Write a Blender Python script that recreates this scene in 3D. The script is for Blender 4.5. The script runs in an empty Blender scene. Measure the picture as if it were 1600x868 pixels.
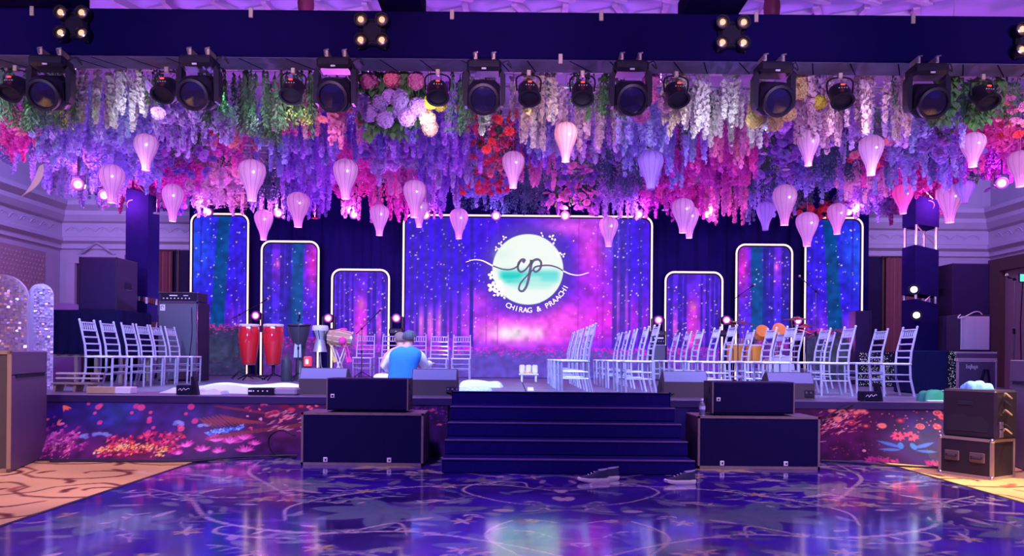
import bpy, bmesh, math, random
import numpy as np
from mathutils import Vector, Matrix

random.seed(7)
RNG = np.random.default_rng(11)
PI = math.pi
SC = bpy.context.scene
COL = SC.collection

# ---------------------------------------------------------------- camera
F, H0, PX, PY = 1200.0, 1.15, 800.0, 557.0      # focal length (px), eye height, vanishing point
ROLL = 0.009
cam = bpy.data.cameras.new('camera')
cam.sensor_width = 36.0
cam.lens = F / 1600 * 36
cam.shift_y = (PY - 434) / 1600
cam.clip_end = 200
cam_o = bpy.data.objects.new('camera', cam)
COL.objects.link(cam_o)
cam_o.matrix_world = Matrix.Translation((0, 0, H0)) @ Matrix.Rotation(PI / 2, 4, 'X') @ Matrix.Rotation(ROLL, 4, 'Z')
SC.camera = cam_o

def at(px, py, d):
    """point of the place seen at that pixel, d metres down the hall"""
    u, v = px - PX, py - PY
    u2 = u + v * ROLL
    v2 = v - u * ROLL
    return Vector((u2 * d / F, d, H0 - v2 * d / F))

def atx(px, d):
    return (px - PX) * d / F

# ---------------------------------------------------------------- world, exposure
w = bpy.data.worlds.new('hall_dimness')
SC.world = w
w.use_nodes = True
bg = w.node_tree.nodes['Background']
bg.inputs[0].default_value = (0.05, 0.018, 0.80, 1)
bg.inputs[1].default_value = 0.85
SC.view_settings.view_transform = 'Standard'
SC.view_settings.look = 'None'
SC.view_settings.gamma = 1
SC.view_settings.use_curve_mapping = False
SC.view_settings.exposure = 0.0
SC.cycles.max_bounces = 6; SC.cycles.diffuse_bounces = 3; SC.cycles.glossy_bounces = 3; SC.cycles.transmission_bounces = 4; SC.cycles.transparent_max_bounces = 6

# ---------------------------------------------------------------- lamps of the hall, with added fill lights
def spot(name, loc, target, power, col, size=60, blend=0.6, radius=0.15):
    l = bpy.data.lights.new(name, 'SPOT')
    l.energy = power; l.color = col; l.spot_size = math.radians(size); l.spot_blend = blend; l.shadow_soft_size = radius
    o = bpy.data.objects.new(name, l); COL.objects.link(o)
    o.location = loc
    o.rotation_euler = (Vector(target) - Vector(loc)).to_track_quat('-Z', 'Y').to_euler()
    return o

def bulb(name, loc, power, col, radius=0.08):
    l = bpy.data.lights.new(name, 'POINT')
    l.energy = power; l.color = col; l.shadow_soft_size = radius
    o = bpy.data.objects.new(name, l); COL.objects.link(o); o.location = loc
    return o

# stage wash from under the front truss
for x in (-5.3, -3.6, -2.0, -.3, 1.4, 3.0, 4.8):
    spot('stage_wash', (x, 8.85, 3.86), (x * 0.95 + .1, 12.4, 0.7), 760, (0.34, 0.46, 1.0), 84, 0.8, 0.12)
# added canopy fill: unseen spots under the truss, thrown back to brighten the flowers
for i, x in enumerate((-6.2, -4.4, -2.7, -1.0, 0.8, 2.4, 4.2, 6.2)):
    spot('canopy_fill', (x, 8.75, 3.75), (x * 1.05, 12.2, 4.45), 40, ((0.86, 0.72, 1.0), (0.78, 0.76, 1.0))[i % 2], 100, 0.8, 0.12)
# added fill spots behind the camera that brighten the flowers
for i, x in enumerate((-7.6, -4.6, -1.6, 1.4, 4.4, 7.4)):
    spot('house_fill', (x, -3.0, 3.2), (x * 1.0, 12.0, 4.75), 2900, ((0.80, 0.44, 1.0), (0.60, 0.46, 1.0), (1.0, 0.52, 0.96))[i % 3], 30, 0.9, 0.3)
# added overhead fill spots for the dance floor and the stage skirt
for x in (-2.2, 2.8):
    spot('floor_fill', (x, 4.6, 6.3), (x, 6.9, 0), 2400, (0.48, 0.30, 1.0), 84, 0.8, 0.3)
for x in (-4.2, 3.6):
    spot('skirt_fill', (x, 2.6, 6.3), (x, 8.7, 0.35), 1000, (1.0, 0.62, 0.95), 46, 0.8, 0.3)
# warm ceiling downlights above the carpets
spot('downlight', (-5.9, 6.2, 6.4), (-6.1, 6.3, 0), 5600, (1.0, 0.74, 0.40), 58, 0.5, 0.15)
spot('downlight', (6.4, 6.8, 6.4), (6.3, 6.9, 0), 3600, (1.0, 0.72, 0.42), 54, 0.5, 0.15)
# uplighters above the canopy, on the ceiling
for x in (-6.5, -2.2, 2.2, 6.5):
    spot('uplighter', (x, 9.7, 5.15), (x * 0.95, 12.2, 6.6), 150, (0.46, 0.16, 1.0), 130, 0.7, 0.1)
# cove light washing the back corners of the hall
spot('cove_light', (-8.6, 13.0, 6.2), (-10.9, 18.6, 3.2), 1100, (0.38, 0.28, 1.0), 80, 0.9, 0.3)
spot('cove_light', (9.1, 13.0, 6.2), (11.3, 18.6, 3.2), 1100, (0.38, 0.27, 1.0), 80, 0.9, 0.3)

# ---------------------------------------------------------------- materials
MATS = {}
def mat(name, col, rough=0.6, metal=0.0, emit=None, estr=0.0, spec=0.5, noise=0.0, nscale=8.0, bump=0.0, bscale=60.0,
        trans=0.0, rnd=0.0, alpha=1.0, coat=0.0):
    if name in MATS: return MATS[name]
    m = bpy.data.materials.new(name); m.use_nodes = True
    nt = m.node_tree; b = nt.nodes['Principled BSDF']
    b.inputs['Base Color'].default_value = (*col, 1)
    b.inputs['Roughness'].default_value = rough
    b.inputs['Metallic'].default_value = metal
    b.inputs['Specular IOR Level'].default_value = spec
    b.inputs['Coat Weight'].default_value = coat
    if emit:
        b.inputs['Emission Color'].default_value = (*emit, 1)
        b.inputs['Emission Strength'].default_value = estr
    src = None
    if noise > 0:
        tc = nt.nodes.new('ShaderNodeTexCoord')
        n = nt.nodes.new('ShaderNodeTexNoise'); n.inputs['Scale'].default_value = nscale; n.inputs['Detail'].default_value = 5
        nt.links.new(tc.outputs['Object'], n.inputs['Vector'])
        r = nt.nodes.new('ShaderNodeMapRange')
        r.inputs['To Min'].default_value = 1 - noise; r.inputs['To Max'].default_value = 1 + noise
        nt.links.new(n.outputs['Fac'], r.inputs['Value'])
        mx = nt.nodes.new('ShaderNodeMix'); mx.data_type = 'RGBA'; mx.blend_type = 'MULTIPLY'; mx.inputs['Factor'].default_value = 1
        mx.inputs['A'].default_value = (*col, 1)
        nt.links.new(r.outputs['Result'], mx.inputs['B'])
        nt.links.new(mx.outputs['Result'], b.inputs['Base Color']); src = mx.outputs['Result']
    if rnd > 0:
        oi = nt.nodes.new('ShaderNodeObjectInfo')
        hs = nt.nodes.new('ShaderNodeHueSaturation')
        hs.inputs['Color'].default_value = (*col, 1)
        if src: nt.links.new(src, hs.inputs['Color'])
        r1 = nt.nodes.new('ShaderNodeMapRange'); r1.inputs['To Min'].default_value = 0.5 - rnd * 0.12; r1.inputs['To Max'].default_value = 0.5 + rnd * 0.12
        r2 = nt.nodes.new('ShaderNodeMapRange'); r2.inputs['To Min'].default_value = 1 - rnd; r2.inputs['To Max'].default_value = 1 + rnd * 0.5
        nt.links.new(oi.outputs['Random'], r1.inputs['Value']); nt.links.new(oi.outputs['Random'], r2.inputs['Value'])
        nt.links.new(r1.outputs['Result'], hs.inputs['Hue']); nt.links.new(r2.outputs['Result'], hs.inputs['Value'])
        nt.links.new(hs.outputs['Color'], b.inputs['Base Color']); src = hs.outputs['Color']
    if bump > 0:
        tc = nt.nodes.new('ShaderNodeTexCoord')
        n = nt.nodes.new('ShaderNodeTexNoise'); n.inputs['Scale'].default_value = bscale; n.inputs['Detail'].default_value = 3
        nt.links.new(tc.outputs['Object'], n.inputs['Vector'])
        bp = nt.nodes.new('ShaderNodeBump'); bp.inputs['Strength'].default_value = bump; bp.inputs['Distance'].default_value = 0.02
        nt.links.new(n.outputs['Fac'], bp.inputs['Height']); nt.links.new(bp.outputs['Normal'], b.inputs['Normal'])
    if trans > 0:
        out = nt.nodes['Material Output']
        t = nt.nodes.new('ShaderNodeBsdfTranslucent'); t.inputs['Color'].default_value = (*col, 1)
        if src: nt.links.new(src, t.inputs['Color'])
        ms = nt.nodes.new('ShaderNodeMixShader'); ms.inputs['Fac'].default_value = trans
        nt.links.new(b.outputs[0], ms.inputs[1]); nt.links.new(t.outputs[0], ms.inputs[2])
        last = ms.outputs[0]
        if alpha < 1:
            tr = nt.nodes.new('ShaderNodeBsdfTransparent')
            m2 = nt.nodes.new('ShaderNodeMixShader'); m2.inputs['Fac'].default_value = alpha
            nt.links.new(tr.outputs[0], m2.inputs[1]); nt.links.new(last, m2.inputs[2]); last = m2.outputs[0]
        nt.links.new(last, out.inputs['Surface'])
    MATS[name] = m
    return m

def print_mat(name, emit=0.0, rough=0.6, spec=0.4, bump=0.0, bscale=40, gain=1.0, coat=0.0):
    """material that shows the printed colours stored on the mesh"""
    m = bpy.data.materials.new(name); m.use_nodes = True
    nt = m.node_tree; b = nt.nodes['Principled BSDF']
    a = nt.nodes.new('ShaderNodeAttribute'); a.attribute_name = 'print'
    b.inputs['Roughness'].default_value = rough; b.inputs['Specular IOR Level'].default_value = spec
    b.inputs['Coat Weight'].default_value = coat; b.inputs['Coat Roughness'].default_value = rough
    if emit > 0:
        b.inputs['Base Color'].default_value = (0.01, 0.01, 0.015, 1)
        nt.links.new(a.outputs['Color'], b.inputs['Emission Color'])
        b.inputs['Emission Strength'].default_value = emit
    else:
        nt.links.new(a.outputs['Color'], b.inputs['Base Color'])
    if bump > 0:
        tc = nt.nodes.new('ShaderNodeTexCoord')
        n = nt.nodes.new('ShaderNodeTexNoise'); n.inputs['Scale'].default_value = bscale
        nt.links.new(tc.outputs['Object'], n.inputs['Vector'])
        bp = nt.nodes.new('ShaderNodeBump'); bp.inputs['Strength'].default_value = bump; bp.inputs['Distance'].default_value = 0.01
        nt.links.new(n.outputs['Fac'], bp.inputs['Height']); nt.links.new(bp.outputs['Normal'], b.inputs['Normal'])
    return m

# ---------------------------------------------------------------- mesh builder
class MB:
    def __init__(s):
        s.v = []; s.f = []; s.smooth = False
    def add(s, vs, fs):
        o = len(s.v); s.v += [tuple(p) for p in vs]; s.f += [tuple(i + o for i in f) for f in fs]; return s
    def box(s, lo, hi, M=None):
        (a, b, c), (d, e, f) = lo, hi
        vs = [(a,b,c),(d,b,c),(d,e,c),(a,e,c),(a,b,f),(d,b,f),(d,e,f),(a,e,f)]
        if M is not None: vs = [M @ Vector(p) for p in vs]
        return s.add(vs, [(3,2,1,0),(4,5,6,7),(0,1,5,4),(1,2,6,5),(2,3,7,6),(3,0,4,7)])
    def cbox(s, c, sz, M=None):
        return s.box([c[i] - sz[i] / 2 for i in range(3)], [c[i] + sz[i] / 2 for i in range(3)], M)
    def rbox(s, lo, hi, r=0.01, M=None):
        """box with chamfered edges"""
        bm = bmesh.new()
        bmesh.ops.create_cube(bm, size=1)
        for v in bm.verts:
            for i in range(3): v.co[i] = (lo[i] + hi[i]) / 2 + v.co[i] * (hi[i] - lo[i])
        bmesh.ops.bevel(bm, geom=bm.edges[:], offset=r, segments=1, affect='EDGES')
        bm.verts.index_update()
        vs = [v.co.copy() for v in bm.verts]
        if M is not None: vs = [M @ p for p in vs]
        fs = [[v.index for v in f.verts] for f in bm.faces]
        bm.free()
        return s.add(vs, fs)
    def tube(s, pts, r, n=8, cap=True, closed=False):
        pts = [Vector(p) for p in pts]; s.smooth = True
        rs = r if isinstance(r, (list, tuple)) else [r] * len(pts)
        vs = []; fs = []; m = len(pts)
        up = Vector((0, 0, 1))
        px = None
        for i, p in enumerate(pts):
            a = pts[(i - 1) % m] if (closed or i > 0) else p
            b = pts[(i + 1) % m] if (closed or i < m - 1) else p
            t = (b - a)
            if t.length < 1e-9: t = Vector((0, 0, 1))
            t.normalize()
            if px is None:
                x = t.cross(up if abs(t.z) < 0.95 else Vector((1, 0, 0))).normalized()
            else:
                x = (px - t * px.dot(t))
                x = x.normalized() if x.length > 1e-6 else t.orthogonal().normalized()
            px = x
            y = t.cross(x)
            for k in range(n):
                q = 2 * PI * k / n
                vs.append(p + x * math.cos(q) * rs[i] + y * math.sin(q) * rs[i])
        last = m if closed else m - 1
        for i in range(last):
            j = (i + 1) % m
            for k in range(n):
                k2 = (k + 1) % n
                fs.append((i*n+k, i*n+k2, j*n+k2, j*n+k))
        if cap and not closed:
            fs.append(tuple(range(n))); fs.append(tuple((m-1)*n + k for k in reversed(range(n))))
        return s.add(vs, fs)
    def cyl(s, p0, p1, r0, r1=None, n=12):
        return s.tube([p0, p1], [r0, r0 if r1 is None else r1], n)
    def lathe(s, prof, n=20, M=None, cap=True):
        """prof: list of (r, z), turned about z"""
        s.smooth = True
        vs = []; fs = []
        for r, z in prof:
            for k in range(n):
                q = 2 * PI * k / n
                vs.append(Vector((r * math.cos(q), r * math.sin(q), z)))
        for i in range(len(prof) - 1):
            for k in range(n):
                k2 = (k + 1) % n
                fs.append((i*n+k, i*n+k2, (i+1)*n+k2, (i+1)*n+k))
        if cap:
            fs.append(tuple(reversed(range(n)))); fs.append(tuple((len(prof)-1)*n + k for k in range(n)))
        if M is not None: vs = [M @ p for p in vs]
        return s.add(vs, fs)
    def prism(s, poly, y0, y1, M=None):
        """poly in x,z extruded along y"""
        n = len(poly)
        vs = [Vector((x, y0, z)) for x, z in poly] + [Vector((x, y1, z)) for x, z in poly]
        fs = [tuple(range(n)), tuple(range(2*n-1, n-1, -1))] + [(i, n+i, n+(i+1) % n, (i+1) % n) for i in range(n)]
        if M is not None: vs = [M @ p for p in vs]
        return s.add(vs, fs)
    def ball(s, c, r, n=12, m=8, sc=(1,1,1), M=None):
        s.smooth = True
        prof = [(max(1e-4, math.sin(PI*i/m)) , -math.cos(PI*i/m)) for i in range(m+1)]
        T = Matrix.Translation(c) @ (M if M is not None else Matrix.Identity(4)) @ Matrix.Diagonal((r*sc[0], r*sc[1], r*sc[2], 1))
        return s.lathe(prof, n, T, cap=True)
    def mesh(s, name, m):
        me = bpy.data.meshes.new(name)
        me.from_pydata(s.v, [], s.f)
        if s.smooth:
            me.polygons.foreach_set('use_smooth', [True] * len(me.polygons))
            me.set_sharp_from_angle(angle=math.radians(38))
        me.update()
        if m: me.materials.append(m)
        return me
    def build(s, name, m, parent=None, loc=None, fix=False):
        me = s.mesh(name, m)
        if fix:
            bm = bmesh.new(); bm.from_mesh(me); bmesh.ops.recalc_face_normals(bm, faces=bm.faces[:]); bm.to_mesh(me); bm.free()
        return link(name, me, parent, loc)

def link(name, me, parent=None, loc=None):
    o = bpy.data.objects.new(name, me); COL.objects.link(o)
    if parent is not None: o.parent = parent
    if loc is not None: o.location = loc
    return o

def tag(o, label=None, cat=None, group=None, kind=None):
    if label: o['label'] = label
    if cat: o['category'] = cat
    if group: o['group'] = group
    if kind: o['kind'] = kind
    return o

def empty(name, loc, rz=0.0, label=None, cat=None, group=None, kind=None):
    o = bpy.data.objects.new(name, None); COL.objects.link(o)
    o.empty_display_size = 0.1
    o.location = loc; o.rotation_euler = (0, 0, rz)
    return tag(o, label, cat, group, kind)

def copy_tree(o, parent=None):
    c = o.copy(); COL.objects.link(c)
    c.parent = parent
    for ch in o.children: copy_tree(ch, c)
    return c

ORD = ['first','second','third','fourth','fifth','sixth','seventh','eighth','ninth','tenth','eleventh','twelfth','thirteenth',
       'fourteenth','fifteenth','sixteenth','seventeenth','eighteenth','nineteenth','twentieth']
def ordinal(i):
    if i < 20: return ORD[i]
    t = ['twenty','thirty','forty','fifty'][(i + 1) // 10 - 2]
    u = (i + 1) % 10
    return {'twenty':'twentieth','thirty':'thirtieth','forty':'fortieth','fifty':'fiftieth'}[t] if u == 0 else t + '-' + ORD[u - 1]

# ---------------------------------------------------------------- printed pictures (colours on a fine grid)
def lin(c):
    c = np.asarray(c, dtype=np.float64)
    return np.where(c <= 0.04045, c / 12.92, ((c + 0.055) / 1.055) ** 2.4)

class Canvas:
    def __init__(s, w, h, base):
        s.w, s.h = w, h
        s.a = np.zeros((h, w, 3)); s.a[:] = np.array(base) / 255.0
        s.yy, s.xx = np.mgrid[0:h, 0:w].astype(float)
    def mix(s, m, col, sl=None):
        col = np.array(col) / 255.0
        t = s.a if sl is None else s.a[sl]
        t[:] = t * (1 - m[..., None]) + col * m[..., None]
    def win(s, x0, x1, y0, y1):
        x0 = int(max(0, math.floor(x0))); x1 = int(min(s.w, math.ceil(x1) + 1)); y0 = int(max(0, math.floor(y0))); y1 = int(min(s.h, math.ceil(y1) + 1))
        return None if x0 >= x1 or y0 >= y1 else (slice(y0, y1), slice(x0, x1))
    def blob(s, cx, cy, rx, ry, col, a=1.0):
        sl = s.win(cx - 3*rx, cx + 3*rx, cy - 3*ry, cy + 3*ry)
        if sl is None: return
        s.mix(a * np.exp(-(((s.xx[sl]-cx)/rx)**2 + ((s.yy[sl]-cy)/ry)**2)), col, sl)
    def ell(s, cx, cy, rx, ry, col, a=1.0, rot=0.0, soft=None):
        R = max(rx, ry) + 2
        sl = s.win(cx - R, cx + R, cy - R, cy + R)
        if sl is None: return
        dx, dy = s.xx[sl]-cx, s.yy[sl]-cy
        c, n = math.cos(rot), math.sin(rot)
        u, v = (dx*c + dy*n) / max(rx, .3), (-dx*n + dy*c) / max(ry, .3)
        q = np.sqrt(u*u + v*v)
        k = soft if soft else max(0.12, 0.8 / max(min(rx, ry), .5))
        s.mix(a * np.clip((1 + k/2 - q) / k, 0, 1), col, sl)
    def line(s, pts, wd, col, a=1.0):
        """polyline with width (a number or one for each point), a soft pixel at the edge"""
        n = len(pts)
        ws = wd if isinstance(wd, (list, tuple)) else [wd] * n
        for i in range(n - 1):
            (x0, y0), (x1, y1) = pts[i], pts[i+1]
            W = max(ws[i], ws[i+1]) + 1.5
            sl = s.win(min(x0, x1) - W, max(x0, x1) + W, min(y0, y1) - W, max(y0, y1) + W)
            if sl is None: continue
            dx, dy = x1-x0, y1-y0; L = dx*dx + dy*dy + 1e-9
            t = np.clip(((s.xx[sl]-x0)*dx + (s.yy[sl]-y0)*dy) / L, 0, 1)
            q = np.hypot(s.xx[sl] - x0 - t*dx, s.yy[sl] - y0 - t*dy)
            hw = (ws[i] * (1-t) + ws[i+1] * t) / 2
            s.mix(a * np.clip(hw + 0.5 - q, 0, 1), col, sl)
    def petal(s, x0, y0, x1, y1, wd, col, a=1.0):
        ts = np.linspace(0, 1, 9)
        pts = [(x0 + (x1-x0)*t, y0 + (y1-y0)*t) for t in ts]
        s.line(pts, [max(0.6, wd * math.sin(PI * min(1, 0.12 + t*0.88)) ** 0.8) for t in ts], col, a)
    def noise(s, amp, cell, col=None):
        gh, gw = int(s.h / cell) + 3, int(s.w / cell) + 3
        g = RNG.random((gh, gw))
        yy, xx = s.yy / cell, s.xx / cell
        i, j = yy.astype(int), xx.astype(int); fy, fx = yy - i, xx - j
        v = g[i, j]*(1-fy)*(1-fx) + g[i+1, j]*fy*(1-fx) + g[i, j+1]*(1-fy)*fx + g[i+1, j+1]*fy*fx
        if col is None: s.a *= (1 + amp * (v - 0.5) * 2)[..., None]
        else: s.mix(np.clip((v - 0.5) * 2, 0, 1) * amp, col)

def curve(pts, n=10):
    """smooth line through points (Catmull-Rom)"""
    P = [np.array(p, float) for p in pts]
    P = [2*P[0]-P[1]] + P + [2*P[-1]-P[-2]]
    out = []
    for i in range(1, len(P) - 2):
        for k in range(n):
            t = k / n
            out.append(0.5 * ((2*P[i]) + (-P[i-1]+P[i+1])*t + (2*P[i-1]-5*P[i]+4*P[i+1]-P[i+2])*t*t + (-P[i-1]+3*P[i]-3*P[i+1]+P[i+2])*t**3))
    out.append(P[-2])
    return [tuple(p) for p in out]

def grid_mesh(name, co, rgb, m):
    """co: (h, w, 3) points, rgb: (h, w, 3) sRGB colours"""
    h, wd = co.shape[:2]
    idx = np.arange(h * wd).reshape(h, wd)
    q = np.stack([idx[1:, :-1], idx[1:, 1:], idx[:-1, 1:], idx[:-1, :-1]], -1).reshape(-1, 4)
    me = bpy.data.meshes.new(name)
    me.vertices.add(h * wd); me.vertices.foreach_set('co', co.reshape(-1).astype(np.float32))
    me.loops.add(q.size); me.loops.foreach_set('vertex_index', q.reshape(-1).astype(np.int32))
    me.polygons.add(len(q)); me.polygons.foreach_set('loop_start', np.arange(0, q.size, 4, dtype=np.int32))
    me.update(calc_edges=True)
    at_ = me.attributes.new('print', 'FLOAT_COLOR', 'POINT')
    c4 = np.ones((h * wd, 4), np.float32); c4[:, :3] = lin(np.clip(rgb, 0, 1).reshape(-1, 3))
    at_.data.foreach_set('color', c4.reshape(-1))
    me.materials.append(m)
    me.validate()
    return me

def picture(name, cv, p_tl, ux, uy, m, parent):
    """canvas laid on a rectangle: top-left corner, vector across, vector down"""
    fx = np.linspace(0, 1, cv.w)[None, :, None]; fy = np.linspace(0, 1, cv.h)[:, None, None]
    co = np.array(p_tl) + fx * np.array(ux) + fy * np.array(uy)
    return link(name, grid_mesh(name, co, cv.a, m), parent)

M_BLACK = mat('black_paint', (0.012, 0.010, 0.030), 0.55, noise=0.15, spec=.12)
M_CLOTHBLK = mat('black_drape', (0.010, 0.009, 0.055), 0.9, noise=0.25, nscale=5, bump=0.3, bscale=14, spec=.05)
M_GRILLE = mat('speaker_grille', (0.008, 0.005, 0.045), 0.8, bump=0.4, bscale=250, spec=.08)
M_CAB = mat('speaker_paint', (0.030, 0.022, 0.062), 0.6, bump=0.15, bscale=180, spec=.2)
M_EDGE = mat('worn_edge', (0.20, 0.14, 0.12), 0.6, noise=0.3)
M_STEEL = mat('steel', (0.62, 0.60, 0.58), 0.3, 0.9)
M_CLAMP = mat('clamp_metal', (0.72, 0.62, 0.45), 0.4, 0.5)
M_CHAIR = mat('silver_chair_paint', (0.52, 0.52, 0.70), 0.28, 0.2, noise=0.05)
M_CUSH = mat('chair_seat_white', (0.72, 0.72, 0.84), 0.6)
M_STONE = mat('pale_stone', (0.46, 0.42, 0.52), 0.75, noise=0.08, nscale=3)
M_WOODD = mat('dark_wood', (0.08, 0.035, 0.03), 0.5, noise=0.3)
M_WHITE = mat('white_cloth', (0.82, 0.86, 0.84), 0.8)
M_CHROME = mat('chrome', (0.8, 0.8, 0.82), 0.15, 1.0)
M_RUBBER = mat('black_rubber', (0.015, 0.015, 0.02), 0.7)
# ================================================================ the room
XL, XR, YB, ZC = -11.2, 11.8, 19.0, 6.6
STZ, STY = 0.666, 8.77           # stage height, stage front

def struct(name, mb, m, parent=None, label=None, fix=False):
    o = mb.build(name, m, parent, fix=fix)
    if parent is None: o['kind'] = 'structure'
    if label: o['label'] = label
    return o

struct('wall_back', MB().box((XL - .2, YB, 0), (XR + .2, YB + .2, ZC)), M_STONE, label='pale stone back wall with moulded cornice')
wl = struct('wall_left', MB().box((XL - .2, -4, 0), (XL, YB, ZC)), M_STONE, label='pale side wall with patterned panel beyond sequin arches')
wr = struct('wall_right', MB().box((XR, -4, 0), (XR + .2, YB, ZC)), M_STONE, label='pale side wall with dark doorway beyond speaker stack')
m_paper = mat('wallpaper', (0.36, 0.25, 0.27), 0.7, noise=0.12)
pan = struct('wall_panel', MB().box((XL, 14.0, 0.3), (XL + .03, 18.35, 3.55)), m_paper, wl)
bm_ = MB()
for i in range(34):
    for j in range(30):
        y, z = 14.1 + i * .125 + (j % 2) * .06, .4 + j * .104
        if y > 18.3: continue
        bm_.add([(XL+.031, y-.04, z), (XL+.031, y, z-.045), (XL+.031, y+.04, z), (XL+.031, y, z+.045), (XL+.05, y, z)],
                [(0,1,4),(1,2,4),(2,3,4),(3,0,4)])
o = bm_.build('diamond_relief', m_paper, wl); o['kind'] = 'stuff'

# cornice: the same profile run along the three walls
prof = [(0, 3.72), (.06, 3.72), (.06, 3.84), (.16, 3.90), (.16, 3.98), (.10, 4.02), (.10, 4.34), (.18, 4.38), (.26, 4.52), (.26, 4.62), (.40, 4.74), (.40, 4.84), (0, 4.84)]
n = len(prof)
def run(p0, p1, inward):
    mb = MB()
    vs = [Vector(p0) + Vector(inward) * a + Vector((0, 0, z)) for a, z in prof] + [Vector(p1) + Vector(inward) * a + Vector((0, 0, z)) for a, z in prof]
    return mb.add(vs, [(i, (i+1) % n, n + (i+1) % n, n + i) for i in range(n)] + [tuple(range(n)), tuple(reversed(range(n, 2*n)))])
m_corn = mat('cornice_plaster', (0.50, 0.46, 0.56), 0.7, noise=0.06)
t1 = struct('trim_1', run((XL, YB, 0), (XR, YB, 0), (0, -1, 0)), m_corn, label='moulded plaster cornice along the back wall', fix=True)
t2 = struct('trim_2', run((XL, 6, 0), (XL, YB - .01, 0), (1, 0, 0)), m_corn, label='moulded cornice of the wall beyond sequin arches', fix=True)
t3 = struct('trim_3', run((XR, 6, 0), (XR, YB - .01, 0), (-1, 0, 0)), m_corn, label='moulded cornice of the wall beyond speaker stack', fix=True)
# wave ornament pressed into the frieze
wave = MB()
wave.tube([(-.17 + .34 * k / 12, 0, .11 * math.sin(PI * k / 12)) for k in range(13)], .014, 5)
wave.tube([(-.02 + .2 * k / 8, 0, .04 + .06 * math.sin(PI * k / 8)) for k in range(9)], .010, 5)
wme = wave.mesh('wave_ornament', m_corn)
for x in list(np.arange(XL + .35, -6.8, .37)) + list(np.arange(7.6, XR - .3, .37)):
    link('wave_ornament', wme, t1, (x, YB - .105, 4.13))
for y in np.arange(15.2, YB - .3, .37):
    for tr, xx in ((t2, XL + .105), (t3, XR - .105)):
        o = link('wave_ornament', wme, tr, (xx, y, 4.13)); o.rotation_euler = (0, 0, PI / 2)

# stone doorway behind the tall speaker, with its gable mouldings
x0, x1 = -10.75, -9.75
dr = struct('door_1', MB().box((x0, YB - .06, 0), (x1, YB - .01, 3.35)), mat('dark_opening', (0.03, 0.02, 0.06), 0.5), label='dark stone-framed doorway behind the speaker on the draped riser')
struct('door_frame', MB().box((x0 - .22, YB - .16, 0), (x0, YB - .01, 3.349)).box((x1, YB - .16, 0), (x1 + .22, YB - .01, 3.349)).box((x0 - .22, YB - .16, 3.35), (x1 + .22, YB - .01, 3.56)), M_STONE, dr)
g = MB()
xm = (x0 + x1) / 2
g.tube([(xm - .45, YB - .10, 3.57), (xm, YB - .10, 3.86), (xm + .45, YB - .10, 3.57)], .03, 4)
struct('gable_moulding', g, M_STONE, dr)
dr2 = struct('door_2', MB().box((XR - .06, 14.6, 0), (XR - .01, 18.3, 3.3)), mat('brown_panel', (0.23, 0.16, 0.18), 0.6, noise=.2), label='brown doorway panel in the wall beyond speaker stack')
struct('door_frame', MB().box((XR - .2, 18.3, 0), (XR - .01, 18.75, 3.6)).box((XR - .2, 14.2, 0), (XR - .01, 14.6, 3.6)).box((XR - .199, 14.6, 3.3), (XR - .01, 18.3, 3.6)), M_WOODD, dr2)
for x0, x1, nm in ((10.25, 11.45, 'wall_pilaster'),):
    struct('pilaster_moulding', MB().box((x0, YB - .1, 0), (x0 + .1, YB - .005, 3.3)).box((x1 - .1, YB - .1, 0), (x1, YB - .005, 3.3)).box((x0 + .1, YB - .1, 3.2), (x1 - .1, YB - .005, 3.3)), M_STONE, bpy.data.objects['wall_back'])

# windows and curtains in the back wall
m_glassdk = mat('night_glass', (0.02, 0.015, 0.06), 0.15)
for k, (x0, x1) in enumerate(((-9.2, -7.3), (8.2, 10.05))):
    wn = struct('window_%d' % (k + 1), MB().box((x0, YB - .05, 0.2), (x1, YB - .01, 3.7)), m_glassdk,
                label=('dark window behind the curtain next to the tall bass amplifier', 'dark window behind the curtain next to the speaker on stand')[k])
    fr = MB()
    for i in range(5):
        xx = x0 + (x1 - x0) * i / 4
        fr.box((xx - .03, YB - .09, .2), (xx + .03, YB - .05, 3.7))
    struct('window_frame', fr, M_WOODD, wn)
m_curt = mat('rust_curtain', (0.34, 0.12, 0.14), 0.85, noise=.1, bump=.15)
def curtain(x0, x1, z0, z1, y, label):
    nx = 60; mb = MB(); mb.smooth = True
    vs = []
    for j, z in enumerate((z0, z1)):
        for i in range(nx + 1):
            vs.append((x0 + (x1 - x0) * i / nx, y + .05 * math.sin(i * 2 * PI / 7.5) + .015 * math.sin(i * 1.7), z))
    m2 = len(vs)
    vs += [(a, b + .012, c) for a, b, c in vs]
    fs = []
    for i in range(nx):
        fs += [(i, i+1, nx+2+i, nx+1+i), (m2+i+1, m2+i, m2+nx+1+i, m2+nx+2+i)]
    mb.add(vs, fs)
    root = empty('curtain', (0, 0, 0), 0, label, 'curtain', 'rust curtains at the back wall')
    mb.build('drape', m_curt, root)
    MB().tube([(x0 - .1, y, z1 + .02), (x1 + .1, y, z1 + .02)], .02, 8).build('curtain_rod', M_WOODD, root)
curtain(-9.05, -8.35, 0.02, 3.66, 18.82, 'rust red pleated curtain behind the truss tower beside the bass amplifier')
curtain(9.15, 9.95, 0.02, 3.66, 18.82, 'rust red pleated curtain beside the tower with two white lamps')

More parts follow.
